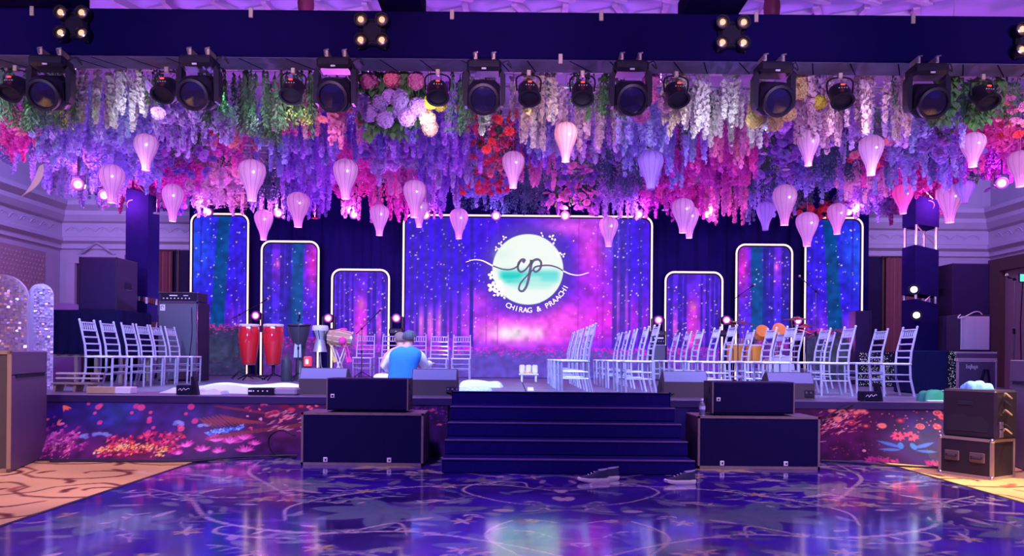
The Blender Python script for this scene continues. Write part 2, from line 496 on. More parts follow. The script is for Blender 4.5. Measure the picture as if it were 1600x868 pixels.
# ceiling with a raised lattice of bent straps
m_ceil = mat('ceiling_plaster', (0.40, 0.34, 0.58), 0.8, noise=.12, nscale=1.2)
ce = struct('ceiling', MB().box((XL - .2, -4, ZC), (XR + .2, YB + .2, ZC + .15)), m_ceil, label='plaster ceiling with a raised lattice of bent straps')
m_strap = mat('lattice_plaster', (0.56, 0.42, 0.60), 0.7)
def strap_mesh(a, b):
    a, b = Vector(a), Vector(b); t = (b - a).normalized(); s = Vector((-t.y, t.x, 0)) * .045
    a -= t * .03; b += t * .03
    mb = MB()
    vs = [a - s, b - s, b + s, a + s]
    lo = [Vector((p.x, p.y, -.09)) for p in vs]; hi = [Vector((p.x, p.y, 0)) for p in vs]
    mb.add(lo + hi, [(3,2,1,0), (0,1,5,4), (1,2,6,5), (2,3,7,6), (3,0,4,7)])
    return mb.mesh('lattice_strap', m_strap)
A, B = .62, .52
sm = [strap_mesh((0, 0, 0), (A * .62, .16, 0)), strap_mesh((0, 0, 0), (A * .62, -.16, 0)), strap_mesh((0, -.0, 0), (.10, .42, 0))]
nst = 0
for j in range(6):
    for i in range(-16, 17):
        if nst > 290: break
        x = i * A * .62 + 0.1 * (j % 2); y = 10.7 + j * .74
        if abs(x) > 9.5: continue
        up = (i + j) % 2 == 0
        link('lattice_strap', sm[0 if up else 1], ce, (x, y, ZC)); nst += 1
        if up:
            # rib from this low corner towards the next row
            if (i + 2 * j) % 4 < 2 or True:
                o = link('lattice_strap', sm[2], ce, (x, y - .42 + .0, ZC)); nst += 1
                o.rotation_euler = (0, 0, (.2 if (i // 2 + j) % 2 else -.25))

# ---------------------------------------------------------------- carpet floor with printed scrolls
def nonuni(segs):
    out = []
    for a, b, st in segs: out += list(np.arange(a, b, st))
    return np.array(out + [segs[-1][1]])
xs = nonuni([(XL, -8.4, .7), (-8.4, -3.3, .016), (-3.3, 4.0, .8), (4.0, 6.6, .016), (6.6, XR, .9)])
ys = nonuni([(-4, 4.3, .9), (4.3, 9.0, .028), (9.0, YB, 1.2)])
def carpet_colour(X, Y):
    base = np.zeros(X.shape + (3,)); base[:] = np.array((220, 178, 104)) / 255
    base *= (1 + .10 * np.sin(X * 2.1 + np.sin(Y * 1.7)) * np.sin(Y * 2.6 + 1))[..., None]
    return base
XX, YY = np.meshgrid(xs, ys)
rgb = carpet_colour(XX, YY)
def stroke(pts, wd, col, a=.9):
    for i in range(len(pts) - 1):
        (x0, y0), (x1, y1) = pts[i], pts[i+1]
        W = wd + .04
        i0, i1 = np.searchsorted(xs, [min(x0, x1) - W, max(x0, x1) + W]); j0, j1 = np.searchsorted(ys, [min(y0, y1) - W, max(y0, y1) + W])
        if i1 - i0 < 1 or j1 - j0 < 1: continue
        X, Y = XX[j0:j1, i0:i1], YY[j0:j1, i0:i1]
        dx, dy = x1 - x0, y1 - y0
        t = np.clip(((X-x0)*dx + (Y-y0)*dy) / (dx*dx + dy*dy + 1e-9), 0, 1)
        q = np.hypot(X - x0 - t*dx, Y - y0 - t*dy)
        w_ = wd * (.45 + .55 * math.sin(PI * (i + .5) / (len(pts) - 1)))
        mk = (a * np.clip((w_ - q) / .02 + .5, 0, 1))[..., None]
        rgb[j0:j1, i0:i1] = rgb[j0:j1, i0:i1] * (1 - mk) + np.array(col) / 255 * mk
BR = (96, 46, 34)
for cx in np.arange(-8.2, 6.6, 1.05):
    if -3.2 < cx < 3.9: continue
    for cy in np.arange(4.6, 9.0, .92):
        ox = cx + .5 * ((int(round(cy / .92))) % 2)
        s1 = random.choice((-1, 1))
        spiral = [(ox + s1 * (.07 + .05 * k) * math.cos(k * .55), cy + (.05 + .034 * k) * math.sin(k * .55)) for k in range(13)]
        stroke(spiral, .028, BR)
        e = spiral[-1]
        stroke(curve([e, (e[0] + .3 * s1, e[1] + .22), (e[0] + .62 * s1, e[1] + .05), (e[0] + .8 * s1, e[1] + .3)], 5), .024, BR)
        for k in range(4):
            a = random.uniform(0, 6.28); L = random.uniform(.12, .26)
            px_, py_ = ox + random.uniform(-.5, .5), cy + random.uniform(-.4, .4)
            stroke([(px_, py_), (px_ + L * .5 * math.cos(a), py_ + L * .5 * math.sin(a)), (px_ + L * math.cos(a + .3), py_ + L * math.sin(a + .3))], .04, random.choice((BR, (150, 84, 60), (214, 178, 130))), .8)
co = np.stack([XX, YY, np.zeros_like(XX)], -1)[::-1]
fl = link('floor', grid_mesh('floor', co, rgb[::-1], print_mat('carpet_print', rough=.95, spec=.1, bump=.25, bscale=220)))
fl['kind'] = 'structure'; fl['label'] = 'tan carpet printed with dark brown scrolling vines'

# ---------------------------------------------------------------- glossy printed dance floor
DX0, DX1, DY0, DY1 = -3.33, 4.12, 4.2, 8.75
CX, CY = .011, .02                      # printed cell size
fw, fh = int((DX1 - DX0) / CX), int((DY1 - DY0) / CY)
# painted on a canvas of square 1.1 cm cells, then sampled
cv = Canvas(fw, int((DY1 - DY0) / CX), (56, 18, 136))
S = 1 / CX
def fp(x, y): return ((x - DX0) * S, (DY1 - y) * S)
cv.noise(.35, 60); cv.noise(.2, 18)
CM = .42                                # middle of the pattern
VINE, LEAF, LEAF2, GOLD = (206, 186, 172), (104, 122, 132), (140, 146, 140), (206, 180, 110)
def fline(pts, wd, col=VINE, a=.85, n=10, mirror=True):
    for s in ((1, -1) if mirror else (1,)):
        c = [fp(CM + s * (x - CM), y) for x, y in curve(pts, n)]
        k = len(c)
        cv.line(c, [wd * S * (.5 + .5 * math.sin(PI * (i + 1) / (k + 1))) for i in range(k)], col, a)
def fpetal(x0, y0, x1, y1, wd, col, a=.85):
    for s in (1, -1):
        p, q = fp(CM + s * (x0 - CM), y0), fp(CM + s * (x1 - CM), y1)
        cv.petal(*p, *q, wd * S, col, a)
def lily(cx, cy, R, col, k=7, a0=.2):
    for i in range(k):
        a = a0 + i * 2 * PI / k
        L = R * (1.0 if i % 2 else .78)
        ex, ey = cx + L * math.cos(a) * 1.25, cy + L * math.sin(a)
        fpetal(cx, cy, ex, ey, R * .42, col, .8)
        fline([(cx, cy), ((cx+ex)/2, (cy+ey)/2 + .01), (ex, ey)], .012, (70, 84, 104), .6)
    for s in (1, -1):
        cv.ell(*fp(CM + s * (cx - CM), cy), .07*S, .07*S, (120, 130, 132), .9)
lily(1.75, 5.65, .62, LEAF); lily(2.75, 6.75, .55, LEAF2, 6, .0); lily(3.6, 5.2, .5, LEAF, 6, .4)
lily(2.2, 7.95, .32, GOLD, 6); lily(1.15, 7.1, .2, (150, 132, 104), 5, .5); lily(3.2, 8.2, .28, LEAF2, 6); lily(.95, 4.6, .4, LEAF, 6)
fline([(.42, 4.3), (.9, 4.7), (1.5, 5.0), (2.2, 4.95), (2.9, 5.3), (3.4, 6.1), (3.9, 6.5)], .045)
fline([(.5, 6.6), (1.0, 6.85), (1.7, 6.7), (2.2, 6.3), (2.5, 5.8), (2.4, 5.3)], .04)
fline([(.6, 5.9), (.95, 6.1), (1.25, 6.55), (1.1, 6.95), (.75, 7.0), (.7, 6.75)], .03)
fline([(1.5, 4.9), (1.62, 5.25), (1.9, 5.0), (2.3, 4.8), (2.7, 4.9), (2.75, 5.1), (2.5, 5.15)], .035)
fline([(2.6, 6.2), (3.0, 6.8), (3.4, 7.5), (3.55, 8.4)], .04); fline([(3.2, 7.2), (3.5, 7.1), (3.9, 7.4)], .025)
fline([(1.0, 7.35), (1.5, 7.6), (2.0, 7.45), (2.6, 7.55)], .025); fline([(.8, 8.6), (1.2, 8.1), (1.25, 7.6)], .035)
fline([(.7, 4.25), (1.0, 4.9), (.8, 5.4), (.5, 5.3)], .03)
for i in range(46):      # thin tendrils with leaves
    x = random.uniform(CM, DX1); y = random.uniform(DY0 + .2, DY1 - .1); a = random.uniform(-.6, .6) + (PI if random.random() < .5 else 0); b = random.choice((-1, 1)); L = random.uniform(.35, .8)
    pts = [(x, y)]
    for k_ in range(5):
        a += b * random.uniform(.1, .5); pts.append((pts[-1][0] + L / 5 * math.cos(a) * 1.3, pts[-1][1] + L / 5 * math.sin(a)))
    fline(pts, random.uniform(.012, .024), random.choice((VINE, (150, 136, 150))), .8, 5)
    for k_ in range(1, 6):
        for s_ in (-1, 1):
            an = a + s_ * random.uniform(.6, 1.2); ln = random.uniform(.06, .15)
            fpetal(*pts[k_], pts[k_][0] + ln * 1.3 * math.cos(an), pts[k_][1] + ln * math.sin(an), .035, random.choice((VINE, LEAF, LEAF2)), .7)
for i in range(230):
    x = random.uniform(CM, DX1); y = random.uniform(DY0, DY1); a = random.uniform(0, 6.28); L = random.uniform(.1, .28)
    fpetal(x, y, x + L * 1.3 * math.cos(a), y + L * math.sin(a), random.uniform(.05, .11), random.choice((LEAF, LEAF2, VINE, (86, 62, 140), (106, 70, 130))), random.uniform(.35, .8))
for i in range(26):
    x = random.uniform(CM, DX1); y = random.uniform(DY0, DY1)
    for k in range(6):
        a = k * PI / 3 + i; fpetal(x, y, x + .11 * math.cos(a), y + .11 * math.sin(a), .04, random.choice(((150, 100, 110), VINE, GOLD)), .6)
dxs = np.linspace(DX0, DX1, fw); dys = np.linspace(DY1, DY0, fh)
gi = np.clip(((DY1 - dys) * S).astype(int), 0, cv.h - 1)
drgb = cv.a[gi]
DXX, DYY = np.meshgrid(dxs, dys)
m_dance = print_mat('glossy_floor_print', rough=.11, spec=.9, bump=.02, bscale=3.0, coat=.6)
dance = empty('dance_floor', (0, 0, 0), 0, 'glossy dark purple dance floor printed with vines and lilies', None, None, 'structure')
link('printed_sheet', grid_mesh('printed_sheet', np.stack([DXX, DYY, np.full_like(DXX, .008)], -1), drgb, m_dance), dance)
MB().box((DX0, -3.5, .0005), (DX1, DY0, .0079)).build('plain_sheet', mat('glossy_purple', (.012, .004, .09), .13, spec=.9), dance)
MB().box((DX0 - .035, -3.5, .0004), (DX0, DY1, .011)).build('edge_strip', M_RUBBER, dance)
MB().box((DX1, -3.5, .0004), (DX1 + .035, DY1, .011)).build('edge_strip', M_RUBBER, dance)

# ---------------------------------------------------------------- stage: deck panels on a platform, printed skirt
SX0, SX1 = -8.6, 9.0
stage = empty('stage', (0, 0, 0), 0, 'low stage with dark deck and flower printed skirt', None, None, 'structure')
MB().box((SX0, STY + .02, 0), (SX1, 17.95, STZ - .03)).build('platform', M_BLACK, stage)
m_deck = mat('stage_deck', (0.13, 0.13, 0.19), 0.42, noise=.25, nscale=2, bump=.05)
pw, pd = 2.2, 1.02
nx_, ny_ = 8, 9
pm = MB().rbox((0.006, .006, -.03), (pw - .006, pd - .006, 0), .004).mesh('deck_panel', m_deck)
for j in range(ny_):
    for i in range(nx_):
        link('deck_panel', pm, stage, (SX0 + i * pw, STY + .01 + j * pd, STZ))
MB().box((SX0, STY - .012, STZ - .075), (SX1, STY + .008, STZ + .003)).build('edge_rail', mat('edge_rail_paint', (.03, .02, .09), .4), stage)

m_skirt = print_mat('skirt_print', rough=.6, spec=.3)
def skirt(x0, x1, cv, flare):
    h, wd = cv.h, cv.w
    fx = np.linspace(0, 1, wd)[None, :]; fy = np.linspace(0, 1, h)[:, None]
    X = x0 + (x1 - x0) * fx + 0 * fy
    Y = STY - .004 - .012 * np.abs(np.sin(X * 2.2)) * fy - flare(X) * fy ** 1.6
    Z = (STZ - .075) * (1 - fy) + .004 + 0 * fx
    return link('printed_skirt', grid_mesh('printed_skirt', np.stack([X, Y, Z], -1), cv.a, m_skirt), stage)
# left skirt: painted in photograph pixels, x 70..700, y 622..722
cw, ch = 630, 100
k = Canvas(cw, ch, (46, 16, 78))
def kp(x, y): return (x - 70, y - 622)
k.blob(*kp(130, 640), 60, 40, (32, 8, 110), .9); k.blob(*kp(190, 640), 45, 35, (42, 66, 140), .9); k.blob(*kp(245, 640), 30, 50, (74, 24, 110), .7)
k.blob(*kp(300, 650), 50, 40, (50, 24, 110), .9); k.blob(*kp(450, 660), 80, 50, (104, 34, 76), .9); k.blob(*kp(560, 660), 120, 60, (86, 26, 80), .8)
k.blob(*kp(110, 700), 60, 26, (120, 26, 70), .8); k.blob(*kp(240, 706), 60, 22, (150, 34, 60), .8); k.blob(*kp(340, 690), 60, 25, (100, 30, 90), .8)
k.noise(.3, 10)
def burst(cv, x, y, r, nn, col, a=.9, half=None, wd=2.0):
    for i in range(nn):
        an = random.uniform(0, 6.28) if half is None else random.uniform(*half)
        q = r * random.uniform(.6, 1)
        cv.petal(x, y, x + q * math.cos(an), y + q * math.sin(an) * .85, wd, col, a)
burst(k, *kp(100, 630), 16, 12, (255, 120, 80), 1, (.2, 1.6)); burst(k, *kp(101, 664), 12, 8, (255, 140, 80), 1, (-1.8, .6)); burst(k, *kp(78, 655), 9, 6, (230, 120, 90), .9, (-.4, 1.2))
for (x, y, r) in ((139, 626, 3), (155, 632, 5), (158, 629, 4), (152, 643, 3), (165, 660, 4), (214, 630, 5), (222, 632, 6), (209, 642, 3), (238, 641, 3), (239, 652, 3.5), (240, 657, 4), (299, 630, 5.5), (293, 643, 3), (245, 676, 4), (247, 681, 5), (290, 664, 5), (292, 670, 5), (309, 656, 5), (250, 668, 3)):
    k.ell(*kp(x, y), r, r, random.choice(((236, 84, 124), (224, 66, 120))), .85)
for (x, y, sx) in ((178, 680, 14), (148, 682, 10), (325, 662, 7), (283, 659, 9)):
    for i in range(9): k.ell(*kp(x + random.uniform(-sx, sx), y + random.uniform(-3, 4)), 4, 2.5, (128, 160, 190), .7)
for i in range(120):   # purple flower bed
    x, y = random.gauss(108, 26), random.gauss(690, 12)
    burst(k, *kp(x, y), random.uniform(3, 7), 5, random.choice(((206, 84, 150), (170, 50, 130), (226, 120, 170), (140, 36, 110))), .7)
for i in range(170):   # red coral bed
    x, y = random.uniform(188, 300), random.uniform(683, 716)
    burst(k, *kp(x, y - 8 * math.exp(-((x - 270) / 40) ** 2)), random.uniform(3, 6), 5, random.choice(((226, 50, 80), (190, 36, 70), (240, 90, 120), (150, 24, 60))), .6)
for i in range(150):   # glowing yellow dots
    x = random.uniform(180, 284); y = 708 - 9 * math.sin((x - 180) / 104 * PI) + random.gauss(0, 4)
    k.ell(*kp(x, y), random.uniform(.8, 2.0), random.uniform(.8, 1.7), random.choice(((255, 200, 70), (255, 160, 50), (255, 230, 140))), .95)
for i in range(110):
    k.ell(*kp(random.uniform(74, 150), random.uniform(692, 720)), random.uniform(.6, 1.4), random.uniform(.6, 1.2), random.choice(((255, 130, 70), (255, 90, 110), (240, 190, 170))), .8)
for (x, y, r) in ((308, 700, 13), (345, 692, 18), (366, 696, 20), (385, 690, 18), (330, 708, 14), (388, 712, 16), (352, 712, 12), (300, 712, 9), (400, 700, 12)):
    burst(k, *kp(x, y), r, 26, (216, 56, 142), .85, (-3.0, -.1), 2.4); burst(k, *kp(x, y + 1), r * .7, 14, (250, 130, 190), .8, (-2.8, -.3), 1.6)
for i in range(70):
    x = random.uniform(330, 382); burst(k, *kp(x, 680 - (x - 330) * .22 + random.uniform(-4, 4)), 5, 3, random.choice(((80, 150, 210), (60, 110, 190), (150, 200, 230))), .8, (-2.6, -.6), 1.4)
for i in range(14):   # rust fern sweeping right
    x = 315 + i * 6; k.petal(*kp(x, 644 + abs(i - 5) * 1.5), *kp(x + 24, 668 - i * .6), 4, (150, 64, 62), .7)
for i in range(10): k.petal(*kp(335 + i * 7, 628 + i), *kp(372 + i * 8, 634 + i * 1.4), 4, (128, 44, 66), .7)
for i in range(12): k.petal(*kp(330 + i * 12, 690 - i * 2), *kp(372 + i * 14, 676 - i * 2.5), 4, (140, 60, 62), .55)
for i in range(60):
    x, y = random.uniform(385, 690), random.uniform(624, 672)
    burst(k, *kp(x, y), random.uniform(2, 7), 4, random.choice(((230, 84, 104), (250, 130, 110), (200, 60, 90), (250, 180, 180))), .75)
for (x, y) in ((445, 628), (455, 634), (470, 627), (430, 640), (448, 648), (420, 646)):
    for r in (8, 6, 4): k.ell(*kp(x, y), r, r * .7, random.choice(((232, 74, 92), (120, 30, 60))), .7)
for i in range(40):
    x, y = random.uniform(410, 470), random.uniform(640, 678); k.petal(*kp(x, y), *kp(x + random.uniform(6, 14), y - random.uniform(2, 6)), 1.6, (236, 170, 160), .7)
for i in range(50): k.ell(*kp(random.uniform(640, 700), random.uniform(626, 660)), 1.5, 1.2, (150, 60, 190), .6)
skirt(at(70, 622, STY).x, 4.2 * 0 + at(700, 622, STY).x, k, lambda X: .52 * np.clip((-2.75 - X) / 1.1, 0, 1))
# right skirt: x 1040..1500
cw = 460
k = Canvas(cw, ch, (58, 8, 58))
def kp(x, y): return (x - 1040, y - 628)
k.blob(*kp(1060, 650), 30, 50, (22, 14, 110), .9); k.blob(*kp(1320, 670), 60, 50, (84, 10, 70), .9); k.blob(*kp(1440, 680), 50, 60, (24, 4, 92), .9)
k.noise(.25, 10)
for i in range(120):
    x = random.uniform(1270, 1350); y = 700 - (x - 1240) * .35 + random.gauss(0, 14) - 22
    k.petal(*kp(x, y), *kp(x + random.uniform(3, 12), y - random.uniform(1, 6)), random.uniform(1, 2.2), random.choice(((250, 180, 170), (230, 110, 100), (190, 60, 80))), .75)
for (x, y) in ((1300, 632), (1315, 634), (1337, 636), (1345, 631), (1308, 648), (1330, 655), (1352, 661), (1376, 660), (1404, 650), (1432, 660), (1463, 635), (1470, 642), (1458, 660)):
    for r in (7, 5, 3): k.ell(*kp(x, y), r, r * .75, random.choice(((232, 84, 84), (130, 24, 60), (250, 150, 110))), .7)
for i in range(60): k.ell(*kp(random.uniform(1280, 1470), random.uniform(630, 672)), random.uniform(.7, 1.6), 1, random.choice(((250, 140, 110), (255, 200, 180), (200, 60, 90))), .8)
for x in (1396, 1414):
    burst(k, *kp(x, 678), 12, 30, (255, 70, 96), .95, None, 2.2); k.ell(*kp(x, 678), 2.5, 2.5, (90, 10, 50), 1)
for s in (-1, 1):
    cx = 1405 + s * 9
    k.petal(*kp(cx, 698), *kp(cx + s * 30, 688), 6, (56, 110, 180), .8); k.petal(*kp(cx + s * 2, 703), *kp(cx + s * 28, 704), 5, (56, 110, 170), .8); k.petal(*kp(cx, 700), *kp(cx - s * 2, 690), 8, (50, 120, 180), .7)
    k.ell(*kp(1405 + s * 56, 708), 2.5, 2.5, (236, 150, 150), 1)
    for i in range(26): burst(k, *kp(1405 + s * random.uniform(14, 54), 726), random.uniform(5, 13), 2, random.choice(((200, 44, 110), (150, 30, 100))), .8, (-2.2, -.9), 2)
for i in range(30): k.ell(*kp(random.uniform(1290, 1380), random.uniform(690, 722)), 1, 1, (200, 90, 120), .5)
skirt(at(1040, 622, STY).x, at(1500, 622, STY).x, k, lambda X: .42 * np.clip((X - 4.0) / .6, 0, 1))

# stairs
stair = empty('stage_steps', (0, 0, 0), 0, 'wide dark carpeted steps leading up to the stage', 'steps')
m_step = mat('step_carpet', (0.011, 0.005, 0.095), 0.95, noise=.3, nscale=20, bump=.2, bscale=150, spec=.05)
m_nose = mat('step_nosing', (0.10, 0.045, 0.16), 0.6)
sx0, sx1 = at(690, 742, 7.5).x, at(1086, 742, 7.5).x
for i in range(5):
    y0 = 7.5 + i * .315; z = .15 * (i + 1)
    MB().rbox((sx0, y0, z - .15 + (.009 if i == 0 else 0)), (sx1, STY - .06, z), .012).build('step', m_step, stair)
    MB().rbox((sx0, y0 - .008, z - .012), (sx1, y0 + .03, z + .004), .003).build('nosing', m_nose, stair)
MB().box((sx0, 8.715, .7), (sx1, 8.76, .75)).build('landing_edge', m_step, stair)

# ---------------------------------------------------------------- LED panels
LD = 17.5
m_led = print_mat('led_picture', emit=1.02, rough=.5, spec=.05)
m_neon = mat('neon_tube', (.9, .8, .7), .4, emit=(1.0, .74, .55), estr=1.15)
def rounded(x0, x1, z0, z1, r):
    pts = [(x0, z0)]
    for q in range(7): a = PI - q * PI / 12; pts.append((x0 + r + r * math.cos(a), z1 - r + r * math.sin(a)))
    for q in range(7): a = PI / 2 - q * PI / 12; pts.append((x1 - r + r * math.cos(a), z1 - r + r * math.sin(a)))
    pts.append((x1, z0)); return pts
def stars(c, nn, x0, x1, y0, y1, warm=.3, r=(.5, 1.3)):
    for i in range(nn):
        q = random.uniform(*r)
        c.ell(random.uniform(x0, x1), random.uniform(y0, y1), q, q, (255, 190, 170) if random.random() < warm else (235, 225, 255), random.uniform(.6, 1))
def led(px0, px1, ptop, cv, label, name='led_panel'):
    a, b = at(px0, ptop, LD), at(px1, ptop, LD)
    zt, x0, x1 = (a.z + b.z) / 2, a.x, b.x
    root = empty(name, ((x0 + x1) / 2, LD, STZ), 0, label, 'screen', 'upright LED panels at the back of the stage')
    w2 = (x1 - x0) / 2; hz = zt - STZ
    MB().prism(rounded(-w2, w2, 0.0, hz, .2), .03, .16).build('cabinet', M_BLACK, root)
    # picture clipped to the rounded outline: rows narrow at the top corners
    fy = np.linspace(0, 1, cv.h); z = hz - .05 - fy * (hz - .06)
    r = .16; top = hz - .05
    inset = np.where(z > top - r, r - np.sqrt(np.maximum(0, r*r - (z - (top - r))**2)), 0)
    hw = w2 - .05 - inset
    fx = np.linspace(-1, 1, cv.w)
    co = np.zeros((cv.h, cv.w, 3)); co[..., 0] = fx[None, :] * hw[:, None]; co[..., 1] = .02; co[..., 2] = z[:, None]
    src = np.clip(((fx[None, :] * hw[:, None]) / (w2 - .05) * .5 + .5) * (cv.w - 1), 0, cv.w - 1).astype(int)
    rgbp = cv.a[np.arange(cv.h)[:, None], src]
    link('screen', grid_mesh('screen', co, rgbp, m_led), root)
    MB().tube([(x, 0, zz) for x, zz in rounded(-w2, w2, 0.0, hz, .2)], .021, 8).build('neon_border', m_neon, root)
    return root, hz
def tree(c, x, w0, w1, col, y1=None, a=1.0, lean=0):
    y1 = c.h if y1 is None else y1
    t = c.yy / c.h
    wd = w0 + (w1 - w0) * t ** 2.2
    m = np.clip(wd / 2 - np.abs(c.xx - x - lean * t) + .7, 0, 1) * (c.yy < y1) * a
    c.mix(m, col)
def meadow(c, y0, dark, fleck):
    m = np.clip((c.yy - y0) / 8, 0, 1); c.mix(m, dark)
    for i in range(int(c.w * 1.6)):
        y = y0 + abs(random.gauss(0, 7)); c.ell(random.uniform(0, c.w), y, random.uniform(.7, 2.2), random.uniform(.6, 1.4), fleck, .6)
    for i in range(int(c.w * .5)):
        c.ell(random.uniform(0, c.w), random.uniform(y0 + 8, c.h), random.uniform(1, 3), .9, (96, 70, 150) if random.random() < .7 else fleck, .4)
def tall_panel():
    c = Canvas(87, 255, (44, 30, 226))
    c.blob(6, 60, 30, 60, (30, 90, 240), .8); c.blob(50, 150, 40, 60, (60, 20, 235), .7); c.blob(70, 165, 20, 25, (150, 50, 235), .7); c.blob(20, 165, 15, 15, (150, 60, 230), .6)
    c.noise(.15, 14)
    for x, wd in ((70, 5), (80, 4), (12, 3)): tree(c, x, wd, wd + 3, (50, 24, 190), 175, .6)
    stars(c, 90, 2, 85, 4, 175, .3, (.5, 1.4))
    tree(c, 50, 20, 27, (0, 66, 142), 196, 1, -16); stars(c, 12, 34, 60, 10, 170, .1, (.5, 1.0))
    meadow(c, 172, (46, 44, 88), (216, 40, 140)); c.blob(40, 215, 40, 20, (60, 66, 96), .7); c.noise(.2, 6)
    return c
def mid_panel():
    c = Canvas(87, 213, (66, 30, 226))
    c.blob(22, 35, 16, 30, (150, 50, 236), .8); c.blob(80, 35, 12, 50, (226, 40, 200), .95); c.blob(80, 130, 14, 60, (90, 40, 236), .8); c.blob(20, 140, 20, 40, (80, 60, 240), .7)
    c.noise(.15, 10)
    for x, wd in ((7, 12), (30, 7), (38, 6)): tree(c, x, wd, wd + 4, (34, 30, 150), 170, .75)
    stars(c, 90, 2, 85, 4, 165, .5, (.5, 1.4)); c.blob(22, 32, 3, 5, (255, 120, 220), 1)
    tree(c, 56, 18, 27, (0, 70, 146), 185, 1, -4); tree(c, 42, 5, 8, (20, 40, 140), 180, .9); stars(c, 10, 46, 66, 10, 150, .1, (.5, 1.0))
    meadow(c, 150, (86, 40, 140), (226, 40, 160)); c.noise(.2, 6)
    return c
def low_panel():
    c = Canvas(87, 170, (84, 34, 232))
    c.blob(44, 75, 14, 40, (226, 50, 226), .9); c.blob(44, 105, 16, 18, (255, 80, 230), .9); c.blob(74, 90, 8, 30, (240, 90, 230), .8); c.blob(16, 60, 10, 50, (120, 50, 236), .7)
    c.noise(.12, 10)
    for x, wd in ((5, 5), (12, 4), (21, 6), (30, 3), (57, 5), (65, 7), (81, 6)): tree(c, x, wd, wd + 2, (46, 26, 170), 125, .85)
    stars(c, 90, 2, 85, 4, 110, .5, (.5, 1.2)); c.blob(44, 52, 5, 8, (255, 130, 190), .7)
    meadow(c, 118, (110, 50, 190), (236, 60, 210)); c.noise(.15, 6)
    return c
def flip(c): c.a = c.a[:, ::-1].copy(); return c
led(299, 388, 334, tall_panel(), 'tall glowing forest screen beside the bass amplifier, outermost panel')
led(409, 498, 377, mid_panel(), 'medium glowing forest screen behind the red conga drums')
led(519, 608, 421, low_panel(), 'short glowing forest screen behind the hand drums and mic boom')
led(1040, 1129, 425, flip(low_panel()), 'short glowing forest screen behind the small guitar amplifier')
led(1151, 1238, 382, flip(mid_panel()), 'medium glowing forest screen behind the drum kit')
led(1259, 1348, 340, flip(tall_panel()), 'tall glowing forest screen beside the black speaker on stand')

c = Canvas(386, 255, (64, 26, 230))
def q(x, y): return (x - 632, y - 337)
c.blob(*q(700, 400), 60, 80, (52, 24, 236), .8); c.blob(*q(890, 350), 60, 18, (226, 90, 240), .9); c.blob(*q(925, 390), 26, 50, (246, 70, 240), .95); c.blob(*q(930, 440), 34, 40, (190, 40, 240), .7)
c.blob(*q(960, 370), 18, 30, (110, 110, 230), .6); c.blob(*q(990, 400), 22, 50, (60, 30, 240), .7)
c.blob(*q(820, 515), 130, 34, (252, 60, 238), 1); c.blob(*q(950, 495), 60, 36, (236, 40, 240), .9); c.blob(*q(672, 520), 26, 26, (220, 60, 235), .8); c.blob(*q(745, 470), 26, 20, (210, 70, 236), .8); c.blob(*q(880, 500), 40, 30, (255, 80, 240), .9)
c.blob(*q(800, 519), 52, 17, (255, 170, 246), .95); c.blob(*q(802, 521), 26, 9, (255, 236, 252), 1); c.blob(*q(842, 519), 8, 10, (255, 220, 250), .8)
c.noise(.10, 12)
for x, wd, y1 in ((642, 6, 540), (651, 4, 540), (664, 5, 545), (677, 3, 535), (693, 9, 548), (704, 4, 530), (716, 5, 540), (963, 7, 545), (975, 12, 552), (986, 3, 545), (1003, 5, 540)):
    tree(c, x - 632, wd, wd + 2, (56, 40, 170), y1 - 337, .8)
for x in (760, 778, 905, 935, 944, 1012): tree(c, x - 632, 1.2, 1.6, (150, 20, 170), 540 - 337, .45)
for x in (657, 671, 686): c.blob(*q(x, 505), 3.5, 24, (250, 150, 240), .7)
for x in (968, 981): c.blob(*q(x, 470), 2, 50, (190, 90, 240), .7)
stars(c, 150, 4, 120, 4, 190, .3, (.5, 1.2)); stars(c, 130, 290, 384, 4, 190, .3, (.5, 1.2)); stars(c, 40, 120, 290, 4, 60, .3, (.4, 1.0)); stars(c, 60, 90, 300, 100, 200, .6, (.4, .9))
tree(c, 736 - 632, 6, 8, (44, 30, 170), 548 - 337, .95)
meadow(c, 206, (94, 72, 192), (240, 40, 210)); c.blob(*q(640, 550), 40, 12, (130, 40, 190), .5); c.noise(.12, 6)
# halo and moon
d_ = np.hypot(c.xx - (825 - 632), c.yy - (418.5 - 337))
c.mix(np.clip((84 - d_) / 26, 0, 1) * .85, (78, 62, 176))
c.mix(np.clip(56.5 - d_, 0, 1), (240, 248, 242))
inside = np.clip(56 - d_, 0, 1)
for (y, x0, x1, th, col, a) in ((421, 772, 878, 5, (190, 240, 235), .7), (426, 776, 880, 6, (60, 212, 205), .75), (430, 778, 820, 6, (0, 205, 195), .9), (433, 840, 878, 5, (80, 220, 212), .8), (438, 784, 830, 4, (40, 212, 202), .8), (436, 800, 878, 5, (130, 228, 222), .6), (443, 790, 870, 4, (160, 236, 226), .7), (448, 800, 865, 3, (200, 240, 232), .7)):
    m = np.exp(-((c.yy - (y - 337)) / th) ** 2) * np.clip((c.xx - (x0 - 632)) / 10, 0, 1) * np.clip(((x1 - 632) - c.xx) / 10, 0, 1) * inside * a
    c.mix(m, col)
c.blob(*q(785, 395), 14, 10, (215, 240, 232), .5)
root, hz = led(631, 1019, 337, c, 'wide central LED screen with a white moon emblem and monogram', 'led_wall')
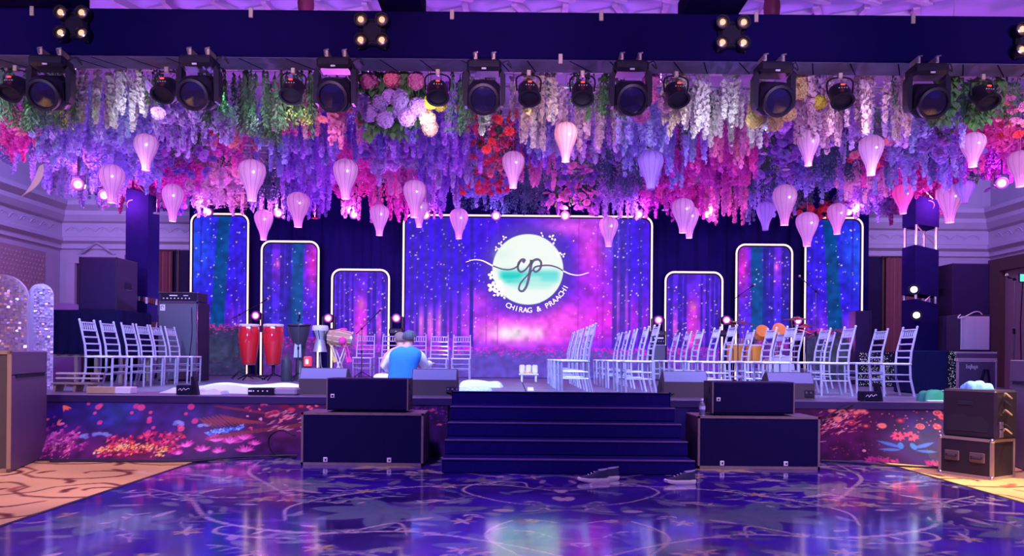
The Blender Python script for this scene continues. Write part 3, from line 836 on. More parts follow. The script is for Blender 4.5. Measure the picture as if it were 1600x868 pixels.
# lettering and blossoms standing proud of the screen
K = LD / F
lx0 = root.location.x
def lp(x, y):  # photograph pixel on the screen plane -> local x, z
    p = at(x, y, LD); return p.x - lx0, p.z - STZ
m_let = mat('white_lettering', (.9, .9, .95), .5, emit=(1, .97, 1), estr=.95)
m_mono = mat('grey_monogram', (.06, .06, .09), .6, emit=(.11, .11, .15), estr=.8, spec=.1)
def glyph(ch, size):
    cu = bpy.data.curves.new('glyph', 'FONT'); cu.body = ch; cu.size = size; cu.align_x = 'CENTER'; cu.extrude = .004; cu.offset = .0
    ob = bpy.data.objects.new('glyph', cu); COL.objects.link(ob)
    bpy.context.view_layer.update()
    me = bpy.data.meshes.new_from_object(ob.evaluated_get(bpy.context.evaluated_depsgraph_get()))
    bpy.data.objects.remove(ob); bpy.data.curves.remove(cu)
    me.name = 'letter'
    return me
word = 'CHIRAG & PRAACHI'
cxm, czm = lp(825, 418.5)
a0, a1 = math.radians(-117.5), math.radians(-26)
for i, ch in enumerate(word):
    if ch == ' ': continue
    a = a0 + (a1 - a0) * i / (len(word) - 1)
    R = 69.5 * K
    me = glyph(ch, .165); me.materials.append(m_let)
    o = link('letter', me, root, (cxm + R * math.cos(a), .008, czm + R * math.sin(a)))
    o.rotation_euler = (PI / 2, 0, 0)
    o.rotation_euler = (Matrix.Rotation(-(a + PI / 2), 3, 'Y') @ Matrix.Rotation(PI / 2, 3, 'X')).to_euler()
def ribbon(name, pts, wd, m, y=.006):
    pts = [lp(*p) for p in curve(pts, 9)]
    nn = len(pts); mb = MB(); vs = []; fs = []
    for i, (x, z) in enumerate(pts):
        a, b = pts[max(0, i-1)], pts[min(nn-1, i+1)]
        t = Vector((b[0]-a[0], b[1]-a[1])).normalized(); h = wd(i / (nn - 1)) * (1.45 if m is m_mono else 1.1) * K / 2
        for yy in (y, y + .006):
            vs += [(x - t.y*h, yy, z + t.x*h), (x + t.y*h, yy, z - t.x*h)]
    for i in range(nn - 1):
        b, e = i*4, i*4+4
        fs += [(b, b+1, e+1, e), (b+2, e+2, e+3, b+3), (b, e, e+2, b+2), (b+1, b+3, e+3, e+1)]
    return mb.add(vs, fs).build(name, m, root, fix=True)
sw = lambda t: 1.0 + 1.6 * math.sin(PI * t)
ribbon('monogram_flourish', [(728, 409), (740, 405.5), (754, 407), (770, 415)], lambda t: .6 + 1.2 * t, m_let)
ribbon('monogram_stroke', [(770, 415), (785, 420), (798, 420.5), (808, 416), (813, 408)], lambda t: 1.4 + .5 * t, m_mono)
ribbon('monogram_stroke', [(817, 410), (819.5, 406), (815, 405.5), (810, 412), (809.5, 420), (814, 424.5), (821, 421), (828, 412), (831, 406)], lambda t: 3.0 - 1.3 * t, m_mono)
ribbon('monogram_stroke', [(830.5, 405.5), (829, 418), (826, 435), (822, 448), (816.5, 454.5), (811, 452), (813, 443), (822, 432), (833, 421)], lambda t: 3.4 - 2.0 * t, m_mono)
ribbon('monogram_stroke', [(829.5, 413), (834, 406.5), (841, 405), (845.5, 410), (844, 419), (837.5, 424.5), (833.5, 421), (837, 416.5), (848, 414.5), (860, 414.5), (872, 418), (880, 423)], lambda t: 2.8 - 1.4 * t, m_mono)
ribbon('monogram_flourish', [(880, 423), (892, 428), (905, 429.5), (920, 425.5)], lambda t: 1.6 - .9 * t, m_let)
m_bl = mat('white_blossom', (.9, .88, .92), .5, emit=(.97, .92, 1), estr=.9)
def flat_blossom(x, y, r, k=5, a0=0.0):
    mb = MB(); cx, cz = lp(x, y)
    for i in range(k):
        a = a0 + i * 2 * PI / k
        vs = []
        for t in range(10):
            b = t * 2 * PI / 10
            u, v = r * K * (.58 + .42 * math.cos(b)), r * K * .30 * math.sin(b)
            vs.append((cx + u*math.cos(a) - v*math.sin(a), .007 + .001 * i, cz + u*math.sin(a) + v*math.cos(a)))
        mb.add(vs, [tuple(range(9, -1, -1))])
    mb.build('blossom', m_bl, root)
for x, y, r, kk, a in ((769, 430, 7, 5, .4), (770, 448, 9, 5, .2), (780, 443, 6, 5, 0), (780, 455, 8, 5, .6), (787, 462, 5, 3, .9), (775, 460, 5, 2, .3), (862, 370, 5, 3, .8), (866, 377, 5, 2, 1.2), (872, 396, 5, 3, .3), (880, 398, 4, 3, .7), (847, 366, 4, 2, 2), (782, 380, 4, 3, 1), (788, 371, 4, 3, .2), (776, 388, 4, 3, 2)):
    flat_blossom(x, y, r, kk, a)

# black cloth behind the panels
m_bk = mat('backdrop_cloth', (.012, .008, .11), .95, spec=.03)
root = empty('black_backdrop', (0, 0, 0), 0, 'black cloth backdrop hanging behind the glowing panels', 'drape')
mb = MB(); mb.smooth = True
bx0, bx1, nn = at(296, 400, 17.9).x, at(1356, 400, 17.9).x, 300
vs = [(bx0 + (bx1 - bx0) * i / nn, 17.88 + .035 * math.sin(i * .9) + .015 * math.sin(i * 2.3), z) for z in (STZ - .6, 5.2) for i in range(nn + 1)]
mb.add(vs, [(i, i+1, nn+2+i, nn+1+i) for i in range(nn)]).build('cloth', m_bk, root)
MB().tube([(bx0, 17.9, 5.2), (bx1, 17.9, 5.2)], .03, 8).build('support_pipe', M_BLACK, root)
# ================================================================ black trusses overhead
m_truss = mat('truss_cloth', (0.007, 0.003, 0.058), 0.85, noise=.2, nscale=3, bump=.12, bscale=6, spec=.05)
TY0, TY1, TZ0, TZ1 = 8.7, 9.1, 4.52, 5.06
tr = empty('front_truss', (0, 0, TZ0), 0, 'long black cloth-wrapped truss spanning above the stage front', 'truss')
MB().rbox((-8.2, TY0, 0), (8.2, TY1, TZ1 - TZ0), .02).build('cloth_wrap', m_truss, tr)
# wrinkles of the cloth along the underside
MB().box((-8.2, TY0 + .012, -.006), (8.2, TY1 - .012, 0)).build('underlit_cloth', mat('underlit_cloth', (.10, .10, .20), .8, noise=.4, nscale=6), tr)  # light from below put into the paler colour of this underside sheet
for i in range(38):
    x = -7.6 + i * .41 + random.uniform(-.1, .1)
    MB().tube([(x, TY0 + .03, -.004), (x + random.uniform(.1, .3), TY1 - .03, -.004)], .008, 5).build('cloth_fold', m_truss, tr)
for px_ in (44, 386, 700, 870, 933, 1175, 1420):
    x = atx(px_, TY0); z = (.0 if px_ == 870 else TZ1 - TZ0 - .05)
    MB().rbox((x - .012, TY0 - .015, z - .05), (x + .035, TY0 + .005, z + .06), .004).build('cable_tie', M_CLAMP, tr)
def cross_truss(xa, xb, label):
    r = empty('cross_truss', (0, 0, TZ1 + .003), 0, label, 'truss', 'cloth-wrapped trusses running over the dance floor')
    MB().rbox((xa, 1.0, 0), (xb, TY1 - .01, .29), .02).build('cloth_wrap', m_truss, r)
    return r
cross_truss(atx(-20, 8.7), atx(107, 8.7), 'black cloth-wrapped cross truss above the outermost blinder near the ceiling edge')
cross_truss(atx(590, 8.7), atx(655, 8.7), 'narrow black cross truss above the blinder between two ceiling bays')
r3 = cross_truss(atx(1065, 8.7), atx(1152, 8.7), 'black cross truss with two pale slings')
for px_ in (1094, 1144):
    x = atx(px_, 8.4)
    MB().tube([(x, 8.3, .30), (x, 8.3, ZC - TZ1 - .004)], .022, 8).build('sling', M_CLAMP, r3)
for r_, px_ in ((0, 60), (1, 620)):
    x = atx(px_, 8.4)
    MB().tube([(x, 8.3, .29), (x, 8.3, ZC - TZ1 - .004)], .015, 8).build('chain', M_BLACK, bpy.data.objects['cross_truss' if r_ == 0 else 'cross_truss.001'])
# dark red hoists in front of the ceiling
def hoist(px_, py_, label):
    p = at(px_, py_, 10.6)
    r = empty('chain_hoist', (p.x, p.y, p.z), 0, label, 'hoist', 'dark red hoists under the ceiling')
    MB().lathe([(.05, -.16), (.10, -.13), (.115, 0), (.10, .14), (.05, .18)], 16).build('motor_body', mat('hoist_red', (.10, .01, .03), .5), r)
    MB().tube([(0, 0, .17), (0, 0, ZC - p.z)], .012, 6).build('chain', M_STEEL, r)
hoist(478, 6, 'dark red chain hoist beside the second ceiling bay'); hoist(1206, 12, 'dark red chain hoist past the slings of the cross truss')

# ---------------------------------------------------------------- moving heads
m_head = mat('fixture_black', (.018, .014, .030), .38, noise=.1, spec=.3)
m_lens = mat('dark_lens', (.02, .015, .05), .08, coat=1.0)
m_red = mat('red_display', (.2, 0, 0), .5, emit=(1, .06, .05), estr=2.2)
m_btn = mat('pale_button', (.7, .7, .75), .5)
def moving_head():
    r = empty('moving_head_light', (0, 0, 0), 0)
    MB().rbox((-.19, -.13, -.13), (.19, .13, 0), .03).rbox((-.17, -.137, -.10), (.17, -.125, -.045), .005).build('base', m_head, r)
    for s in (-1, 1):
        cl = MB().rbox((s * .10 - .02, -.03, .0), (s * .10 + .02, .163, .10), .006).build('clamp', M_CLAMP, r)
        MB().tube([(s * .10 - .01, -.045, .03), (s * .10 - .02, -.05, .09)], .009, 6).tube([(s * .10 - .02, -.05, .09), (s * .10 + .03, -.05, .10)], .008, 6).build('bolt', M_STEEL, cl)
    for s in (-1, 1):
        MB().prism([(s*.20, -.10), (s*.235, -.16), (s*.235, -.44), (s*.215, -.50), (s*.185, -.50), (s*.175, -.14)], -.06, .06).build('yoke_arm', m_head, r, fix=True)
    T = Matrix.Translation((0, 0, -.38)) @ Matrix.Rotation(math.radians(24), 4, 'X')
    h = MB(); h.rbox((-.175, -.15, -.18), (.175, .17, .17), .06, T); h.smooth = True
    head = h.build('head', m_head, r)
    TL = T @ Matrix.Translation((0, -.15, -.01)) @ Matrix.Rotation(PI / 2, 4, 'X')
    MB().lathe([(.168, -.02), (.168, .06), (.14, .065), (.13, .035)], 28, TL, cap=False).build('lens_ring', m_head, head)
    MB().lathe([(.001, .05), (.07, .046), (.13, .035), (.13, .0), (.001, .0)], 28, TL, cap=False).build('lens', m_lens, head)
    MB().cbox((0, -.142, -.118), (.05, .012, .018)).build('badge', m_btn, r)
    MB().tube(curve([(.16, 0, -.03), (.26, .02, .03), (.30, .05, -.04), (.25, .08, .02)], 6), .008, 6).build('power_cable', M_RUBBER, r)
    return r
proto = moving_head()
for i, (px_, py_, lab) in enumerate(((80, 103, 'between the outermost blinder and white wisteria'), (312, 107, 'beside lilac roses and mint-light-tinted ferns'), (525, 110, 'between pink blooms and lilac hydrangeas'),
        (757, 113, 'by the bright white wisteria near centre stage'), (985, 117, 'between dark ivy and pink hydrangeas'), (1208, 118, 'by the cream hydrangeas'), (1448, 120, 'between blush wisteria and ivy'))):
    o = proto if i == 0 else copy_tree(proto)
    p = at(px_, (97, 97, 100, 104, 105, 107, 110)[i], 8.54)
    o.location = (p.x, p.y, p.z + .045); o.rotation_euler = (0, 0, (.10, 0, .0, 0, 0, .03, -.05)[i])
    tag(o, 'black moving head light hanging from the truss ' + lab, 'stage light', 'moving heads on the front truss')

# four-lamp blinders on the truss face
m_warm = mat('warm_lamp', (.8, .6, .3), .3, emit=(1.0, .66, .26), estr=.75)
m_refl = mat('lamp_reflector', (.75, .6, .35), .25, .8)
def blinder():
    r = empty('blinder_light', (0, 0, 0), 0)
    MB().rbox((-.15, -.06, -.15), (.15, 0, .15), .05).build('body', m_head, r)
    MB().prism([(-.16, -.20), (0, -.12), (.16, -.20), (.16, -.16), (0, -.08), (-.16, -.16)], -.05, -.02).build('bracket', m_head, r)
    for sx in (-1, 1):
        for sz in (-1, 1):
            T = Matrix.Translation((sx * .118, -.03, sz * .118)) @ Matrix.Rotation(PI / 2 + sz * .06, 4, 'X')
            hs = MB().lathe([(.05, -.03), (.075, .0), (.078, .10), (.066, .10), (.062, .05), (.001, .03)], 20, T, cap=False).build('lamp_housing', m_head, r)
            MB().lathe([(.060, .07), (.04, .085), (.001, .09)], 18, T, cap=False).build('lamp_glass', m_refl, hs)
            MB().lathe([(.034, .088), (.022, .097), (.001, .10)], 14, T, cap=False).build('lamp_filament', m_warm, hs)
    return r
proto = blinder()
for i, (px_, py_, lab) in enumerate(((120, 42, 'above the first moving head'), (583, 53, 'below the narrow cross truss'), (1141, 57, 'below the slings of the cross truss'), (1603, 68, 'at its far end beyond ivy'))):
    o = proto if i == 0 else copy_tree(proto)
    p = at(px_, py_, TY0 - .002); o.location = p
    tag(o, 'square blinder with four warm lamps on the truss ' + lab, 'stage light', 'four-lamp blinders on the front truss')

# small LED par cans lighting the flowers
def parcan():
    r = empty('par_light', (0, 0, 0), 0)
    T = Matrix.Translation((0, 0, -.20)) @ Matrix.Rotation(math.radians(-38), 4, 'X')
    b = MB().lathe([(.06, .10), (.095, .085), (.105, .03), (.10, -.10), (.112, -.13), (.112, -.16), (.09, -.16), (.085, -.12), (.001, -.115)], 22, T, cap=False).build('can', m_head, r)
    MB().lathe([(.001, .10), (.06, .10)], 16, T, cap=False).build('end_cap', m_head, b)
    MB().cbox((0, -.098, -.125), (.036, .012, .014)).build('red_display', m_red, b)
    for k in range(4): MB().cbox((-.036 + .024 * k, -.104, -.165), (.009, .012, .009)).build('button', m_btn, b)
    MB().tube(curve([(-.115, 0, -.2), (-.12, 0, -.06), (-.06, 0, -.01), (.06, 0, -.01), (.12, 0, -.06), (.115, 0, -.2)], 5), .009, 6).build('bracket', m_head, r)
    MB().rbox((-.02, -.025, -.02), (.02, .025, .05), .005).build('clamp', M_CLAMP, r)
    return r
proto = parcan()
PARS = [(22, 'at the edge among dark ferns', (.5, .8, .4)), (258, 'beside white wisteria over lilac roses', (.8, .5, 1)), (455, 'above yellow-tipped ferns', (1, .85, .15)), (680, 'by lilac hydrangeas and yellow blooms', (1, .85, .15)),
        (822, 'before cream wisteria', (1, .9, .35)), (906, 'before dark ivy near centre', (.85, 1, .1)), (1052, 'between pink hydrangeas and white wisteria', (1, .95, .6)), (1308, 'before blush wisteria', (1, .75, .2)), (1530, 'among ivy near the far blinder', (.8, 1, .1))]
for i, (px_, lab, c_) in enumerate(PARS):
    o = proto if i == 0 else copy_tree(proto)
    x = atx(px_, 9.05) + (8.0 if False else 0)
    o.location = (x, 9.04, TZ0 - .048); o.scale = (1.2, 1.2, 1.0); o.rotation_euler = (0, 0, random.uniform(-.15, .15))
    tag(o, 'small black par light with red display ' + lab, 'stage light', 'par lights under the front truss')
    if i != 3: spot('par_beam', (x, 9.22, TZ0 - .40), (x + .05, 9.62, 3.95), 1.6, c_, 62, .6, .05)
for px_, c_, pw_ in ((338, (.45, 1, .75), 26), (380, (.4, 1, .8), 10), (765, (.9, 1, .95), 26), (110, (.6, 1, .5), 8), (160, (.7, 1, .85), 8), (1140, (.8, 1, 1), 10)):
    x = atx(px_, 9.1)
    spot('gobo_beam', (x, 9.12, 4.30), (x + .02, 9.5, 3.95), pw_ * .4, c_, 46, .6, .04)

# ---------------------------------------------------------------- hanging grid of pipes
GZ = 4.68
ROWS = [9.45, 10.05, 10.75, 11.5, 12.4, 13.4, 14.5, 15.6]
gr = empty('hanging_grid', (0, 0, GZ), 0, 'grid of thin pipes carrying the flower canopy', 'rigging')
m_pipe = mat('grey_pipe', (.42, .40, .46), .4, .6)
for d in ROWS: MB().tube([(-8.3, d, .0), (8.3, d, .0)], .018, 6).build('pipe', m_pipe, gr)
for x in np.arange(-8, 8.3, 2.0): MB().tube([(x, TY1, .037), (x, 15.8, .037)], .018, 6).build('pipe', m_pipe, gr)
for x in (-6, -2, 2, 6):
    for d in (10.5, 14.9): MB().tube([(x, d, .04), (x, d, ZC - GZ)], .006, 5).build('wire', M_STEEL, gr)

# where the lanterns hang (the bunches leave room for them)
LANT = [  # px x of middle, top, bottom, width, colour, label
 (228, 210, 266, 36, 'pink', 'pink lantern half hidden by magenta blooms high up'), (175, 258, 317, 38, 'pink', 'pale lantern beside a lamp near the truss tower'), (270, 288, 346, 32, 'pink', 'pink lantern in front of the tall outermost screen edge'),
 (394, 250, 314, 42, 'pink', 'large pink lantern above the gap between first two screens'), (412, 328, 375, 29, 'pink', 'small pink lantern hanging just over the second screen'), (466, 301, 355, 36, 'pink', 'pink lantern below long violet wisteria'),
 (540, 249, 311, 39, 'pink', 'bright pink lantern high among violet blooms'), (593, 320, 368, 30, 'pink', 'small pink lantern hanging against the black backdrop'), (648, 282, 340, 36, 'pink', 'front one of two overlapping lanterns at the wide screen corner'),
 (655, 310, 355, 28, 'pink', 'rear one of two overlapping lanterns at the wide screen corner'), (717, 326, 373, 29, 'pink', 'small pink lantern before the wide screen beside the emblem'), (802, 237, 294, 35, 'pink', 'pink lantern beside crimson geraniums at centre'),
 (884, 192, 253, 37, 'peach', 'peach lantern hanging highest, lit white at its foot'), (1017, 236, 296, 40, 'blue', 'unlit blue-violet lantern under pale wisteria'), (951, 339, 385, 30, 'pink', 'small pink lantern on a long thread before the wide screen'),
 (1067, 310, 364, 35, 'pink', 'front one of two overlapping lanterns beside the wide screen'), (1077, 322, 372, 30, 'pink', 'rear one of two overlapping lanterns beside the wide screen'), (1263, 205, 259, 34, 'pink', 'lantern high below blush wisteria with leaves over it'),
 (1196, 316, 360, 28, 'blue', 'unlit blue-violet lantern beside the striped pink lantern'), (1226, 289, 352, 37, 'pink', 'large striped pink lantern between two short screens'), (1261, 332, 385, 35, 'pink', 'pink lantern at the corner of the outermost screen'),
 (1308, 318, 366, 30, 'pink', 'pink lantern beside a lamp over the outermost screen'), (1361, 212, 274, 38, 'pink', 'lantern lit white on one flank, high among blooms'), (1411, 289, 334, 31, 'hot', 'hot pink lantern next to the truss tower'),
 (1484, 289, 348, 38, 'pink', 'pale lantern with dark red flowers on top beside tower'), (1507, 282, 318, 30, 'blue', 'unlit blue-violet lantern behind the pale one by the tower'), (1520, 208, 261, 38, 'pink', 'lantern with white lit flank near the far blinder'), (1594, 236, 292, 36, 'pink', 'lantern at the picture edge beside the bright lamp')]
def lantern_depth(y0, wd):
    return min(15.3, max(9.35, min(.41 * F / wd, F * 2.88 / (PY - y0) + .12)))
KEEP = []
for cx_, y0, y1, wd, c_, lab in LANT:
    d = lantern_depth(y0, wd); KEEP.append((atx(cx_, d), d, .66 * wd * d / F))

# ---------------------------------------------------------------- flower meshes
def petal(mb, p, nrm, size, asp=1.0, fold=.3, ang=None):
    nrm = Vector(nrm).normalized(); a = nrm.orthogonal().normalized(); b = nrm.cross(a)
    q = random.uniform(0, 6.28) if ang is None else ang
    u = (a * math.cos(q) + b * math.sin(q)) * size; v = (-a * math.sin(q) + b * math.cos(q)) * size * asp * .6
    p = Vector(p)
    mb.add([p - u, p + v + nrm * fold * size, p + u, p - v + nrm * fold * size], [(0, 1, 2), (0, 2, 3)])
def rdir(zb=0.0):
    v = Vector((random.gauss(0, 1), random.gauss(0, 1), random.gauss(0, 1) + zb)); return v.normalized()
def strand_wisteria(L=.62, R=.052, nn=82):
    mb = MB()
    mb.tube([(0, 0, .0), (0, 0, -L * .95)], .004, 4); mb.smooth = False
    for i in range(nn):
        t = random.random() ** .9
        r = R * (1 - .75 * t ** 2) * math.sqrt(random.uniform(.15, 1)); a = random.uniform(0, 6.28)
        petal(mb, (r * math.cos(a), r * math.sin(a), -.03 - t * L), (math.cos(a), math.sin(a), random.uniform(-.7, .4)), random.uniform(.022, .038), 1.3, .45)
    return mb
def strand_fern(L=.62, R=.06, nn=120):
    mb = MB(); mb.tube([(0, 0, 0), (0, 0, -L * .9)], .005, 4); mb.smooth = False
    for i in range(nn):
        t = random.random() ** .8
        r = R * (.25 + .9 * t) * random.uniform(.2, 1); a = random.uniform(0, 6.28)
        p = Vector((r * math.cos(a), r * math.sin(a), -.02 - t * L))
        d = Vector((math.cos(a) * .6, math.sin(a) * .6, -1)).normalized(); s = d.cross(Vector((math.sin(a + 1), math.cos(a + 1), .3))).normalized()
        l, w_ = random.uniform(.04, .07), random.uniform(.008, .014)
        mb.add([p - d * l * .5, p + s * w_, p + d * l * .5, p - s * w_], [(0, 1, 2), (0, 2, 3)])
    return mb
def strand_tips(L=.62, R=.07, nn=55):
    mb = MB()
    for i in range(nn):
        t = random.uniform(.72, 1); r = R * t * random.uniform(.2, 1); a = random.uniform(0, 6.28)
        petal(mb, (r * math.cos(a), r * math.sin(a), -.02 - t * L), rdir(-.3), random.uniform(.010, .018), 1.2, .3)
    return mb
def leaf(mb, p, d, n, s):
    d = Vector(d).normalized(); n = Vector(n).normalized(); x = d.cross(n).normalized(); n = x.cross(d); p = Vector(p)
    mb.add([p, p + d*s*.25 + x*s*.42 + n*s*.1, p + d*s*.6 + x*s*.30 + n*s*.06, p + d*s, p + d*s*.6 - x*s*.30 + n*s*.06, p + d*s*.25 - x*s*.42 + n*s*.1],
           [(0, 1, 2, 3), (0, 3, 4, 5)])
def strand_ivy(L=.6, R=.07, nn=34, s0=.08, s1=.14):
    mb = MB(); mb.tube([(0, 0, 0), (.01, 0, -L * .5), (0, 0, -L * .95)], .005, 4); mb.smooth = False
    for i in range(nn):
        t = (i + random.random()) / nn; a = random.uniform(0, 6.28); r = R * random.uniform(.2, 1)
        leaf(mb, (r * math.cos(a), r * math.sin(a), -.02 - t * L * .9), (math.cos(a) * .5, math.sin(a) * .5, -1), (math.cos(a), math.sin(a), .4), random.uniform(s0, s1))
    return mb
def cloud(R=.17, H=.26, nn=210):
    mb = MB()
    for i in range(nn):
        v = rdir() * random.uniform(.55, 1)
        petal(mb, (v.x * R, v.y * R, -H * 1.1 + v.z * H), v, random.uniform(.024, .042), 1.2, .5)
    for i in range(5):
        a = i * 1.26; mb.tube([(0, 0, 0), (.05 * math.cos(a), .05 * math.sin(a), -.15), (.11 * math.cos(a), .11 * math.sin(a), -.32)], .004, 4)
    mb.smooth = False
    return mb
def rosette(R=.075, rings=((8, 1.0, .25), (7, .72, .6), (5, .45, .95))):
    """blossom opening downwards"""
    mb = MB(); mb.smooth = True
    for k, sc, up in rings:
        for i in range(k):
            a = i * 2 * PI / k + sc * 5; ca, sa = math.cos(a), math.sin(a)
            d = Vector((ca, sa, 0)); t = Vector((-sa, ca, 0)); L = R * sc
            pts = [Vector((0, 0, 0)), d*L*.5 + t*L*.34 + Vector((0, 0, -L*.45*up)), d*L*.95 + t*L*.26 + Vector((0, 0, -L*.75*up - .008)), d*L*.95 - t*L*.26 + Vector((0, 0, -L*.75*up - .008)), d*L*.5 - t*L*.34 + Vector((0, 0, -L*.45*up)), d*L*.55 + Vector((0, 0, -L*.75*up - .01))]
            mb.add(pts, [(0, 1, 5), (1, 2, 5), (2, 3, 5), (3, 4, 5), (4, 0, 5)])
    return mb
def hydra(R=.115, nn=190):
    mb = MB()
    for i in range(nn):
        z = 1 - 2 * (i + .5) / nn; a = i * 2.39996; r = math.sqrt(1 - z*z)
        v = Vector((r * math.cos(a), r * math.sin(a), z))
        petal(mb, v * R * random.uniform(.9, 1.04), (v + rdir() * .5), .024, 1.4, .35)
    b = MB().ball((0, 0, 0), R * .86, 14, 9); mb.add(b.v, b.f)
    return mb

COLOURS = {   # petal pigments
 'white': (.72, .71, .66), 'cream': (.74, .68, .50), 'blush': (.74, .52, .62), 'lilac': (.62, .42, .86), 'lavender': (.46, .44, .90), 'violet': (.44, .20, .86),
 'magenta': (.86, .10, .62), 'pink': (.92, .30, .66), 'red': (.86, .06, .20), 'rosepink': (.90, .26, .46), 'palepink': (.96, .66, .82), 'peach': (.86, .62, .42),
 'green': (.08, .22, .07), 'leafgreen': (.14, .36, .12), 'fern': (.11, .26, .12), 'lime': (.48, .62, .10), 'mint': (.40, .72, .52), 'blueleaf': (.07, .14, .20), 'yellow': (.90, .80, .10), 'purple': (.40, .16, .70), 'ochre': (.80, .60, .28)}
def pm(c): return mat('petal_' + c, COLOURS[c], .65, trans=.22, rnd=.28)
_cache = {}
def shape(kind, colour, variants=3):
    key = (kind, colour)
    if key not in _cache:
        fn = {'wisteria': strand_wisteria, 'fern': strand_fern, 'tips': strand_tips, 'ivy': strand_ivy, 'fineleaf': lambda: strand_ivy(.55, .07, 60, .03, .05), 'cloud': cloud, 'rose': rosette, 'hydra': hydra,
              'small_rose': lambda: rosette(.055)}[kind]
        nm = {'wisteria': 'blossom_strand', 'fern': 'fern_strand', 'tips': 'pale_tips', 'ivy': 'leaf_strand', 'fineleaf': 'leaf_strand', 'cloud': 'blossom_spray', 'rose': 'blossom', 'small_rose': 'blossom', 'hydra': 'bloom'}[kind]
        _cache[key] = [fn().mesh(nm, pm(colour)) for _ in range(variants)]
    return random.choice(_cache[key])
def put(me, parent, loc, s=1.0, rz=None, tilt=0.0, rx=0.0):
    wx, wy = parent.location.x + loc[0], parent.location.y + loc[1]
    if loc[2] <= 0 and any((wx - a) ** 2 + ((wy - b) * .8) ** 2 < c * c for a, b, c in KEEP): return None      # room for a lantern
    o = link(me.name.split('.')[0], me, parent, loc)
    if me.name.startswith(('blossom_spray', 'pale_tips')): o['kind'] = 'stuff'
    o.scale = (s, s, s); o.rotation_euler = (rx + random.uniform(-tilt, tilt), random.uniform(-tilt, tilt), random.uniform(0, 6.28) if rz is None else rz)
    return o
KIND = {   # code: (object name, words, colours of blossom, leaf)
 'W': ('wisteria_bunch', 'white wisteria', 'white'), 'C': ('wisteria_bunch', 'cream wisteria', 'cream'), 'B': ('wisteria_bunch', 'blush pink wisteria', 'blush'), 'L': ('wisteria_bunch', 'lilac wisteria', 'lilac'),
 'V': ('wisteria_bunch', 'blue-lavender wisteria', 'lavender'), 'P': ('wisteria_bunch', 'violet wisteria', 'violet'), 'M': ('wisteria_bunch', 'magenta wisteria', 'magenta'), 'K': ('wisteria_bunch', 'pink wisteria', 'pink'),
 'F': ('fern_bunch', 'green fern', 'fern'), 'Y': ('fern_bunch', 'yellow-tipped fern', 'lime'), 'N': ('fern_bunch', 'mint-tipped fern', 'mint'),
 'I': ('ivy_bunch', 'broad-leaved green ivy', 'green'), 'D': ('leaf_bunch', 'dark small-leaved foliage', 'blueleaf'), 'T': ('leaf_bunch', 'green small-leaved foliage', 'green'),
 'G': ('geranium_bunch', 'crimson geranium', 'red'), 'E': ('geranium_bunch', 'rose pink geranium', 'rosepink'),
 'R': ('rose_bunch', 'lilac rose', 'lilac'), 'U': ('rose_bunch', 'purple rose', 'purple'), 'O': ('rose_bunch', 'pink rose', 'pink'),
 'S': ('statice_bunch', 'magenta statice', 'magenta'), 'A': ('statice_bunch', 'pale pink statice', 'palepink'), 'Q': ('statice_bunch', 'lilac statice', 'lilac'), 'J': ('statice_bunch', 'blue-lavender statice', 'lavender')}
ROWN = ['front canopy row', 'second canopy row', 'third canopy row', 'fourth canopy row', 'fifth canopy row', 'sixth canopy row', 'seventh canopy row', 'rearmost canopy row']
counts = {}
def bunch(code, row, x, d):
    nm, words, colr = KIND[code]
    lab = words
    root = empty(nm, (x, d, GZ), 0)
    key = (code, row); counts.setdefault(key, []).append(root)
    j = lambda s: random.uniform(-s, s)
    kind = nm.split('_')[0]
    drop = random.uniform(0, .10)
    if kind == 'wisteria':
        for i in range(7): put(shape('wisteria', colr), root, (j(.22), j(.26), -.01), random.uniform(.85, 1.22), tilt=.05)
        if random.random() < .6: put(shape('fineleaf', 'green'), root, (j(.15), j(.2), .0), .75, tilt=.2)
    elif kind == 'fern':
        for i in range(7): put(shape('fern', 'fern'), root, (j(.17), j(.22), -.01), random.uniform(.85, 1.25), tilt=.05)
        for i in range(4): put(shape('tips', {'F': 'fern', 'Y': 'lime', 'N': 'mint'}[code]), root, (j(.15), -.08 + j(.12), -.01), random.uniform(.95, 1.25))  # mint tips put the mint lamp light into the leaf colour
    elif kind == 'ivy':
        for i in range(7): put(shape('ivy', 'leafgreen'), root, (j(.2), j(.24), -.01), random.uniform(.8, 1.15), tilt=.1)
    elif kind == 'leaf':
        for i in range(7): put(shape('fineleaf', colr), root, (j(.22), j(.24), -.01), random.uniform(.85, 1.2), tilt=.1)
    elif kind == 'geranium':
        for i in range(3): put(shape('fineleaf', 'green'), root, (j(.16), j(.18), 0), random.uniform(.8, 1.0), tilt=.15)
        for i in range(18): put(shape('small_rose', colr), root, (j(.25), -.05 + j(.24), random.uniform(-.66, -.28)), random.uniform(1.0, 1.4), tilt=.5, rx=-.8)
    elif kind == 'rose':
        for i in range(3): put(shape('fineleaf', 'green'), root, (j(.16), j(.18), 0), random.uniform(.8, 1.0), tilt=.15)
        for i in range(13): put(shape('rose', colr), root, (j(.26), -.05 + j(.26), random.uniform(-.64, -.25)), random.uniform(.85, 1.3), tilt=.5, rx=-.8)
    elif kind == 'statice':
        for i in range(3): put(shape('cloud', colr), root, (j(.18), j(.2), -.01), random.uniform(.85, 1.12), tilt=.15)
        for i in range(2): put(shape('wisteria', colr), root, (j(.2), j(.2), 0), random.uniform(.9, 1.2))
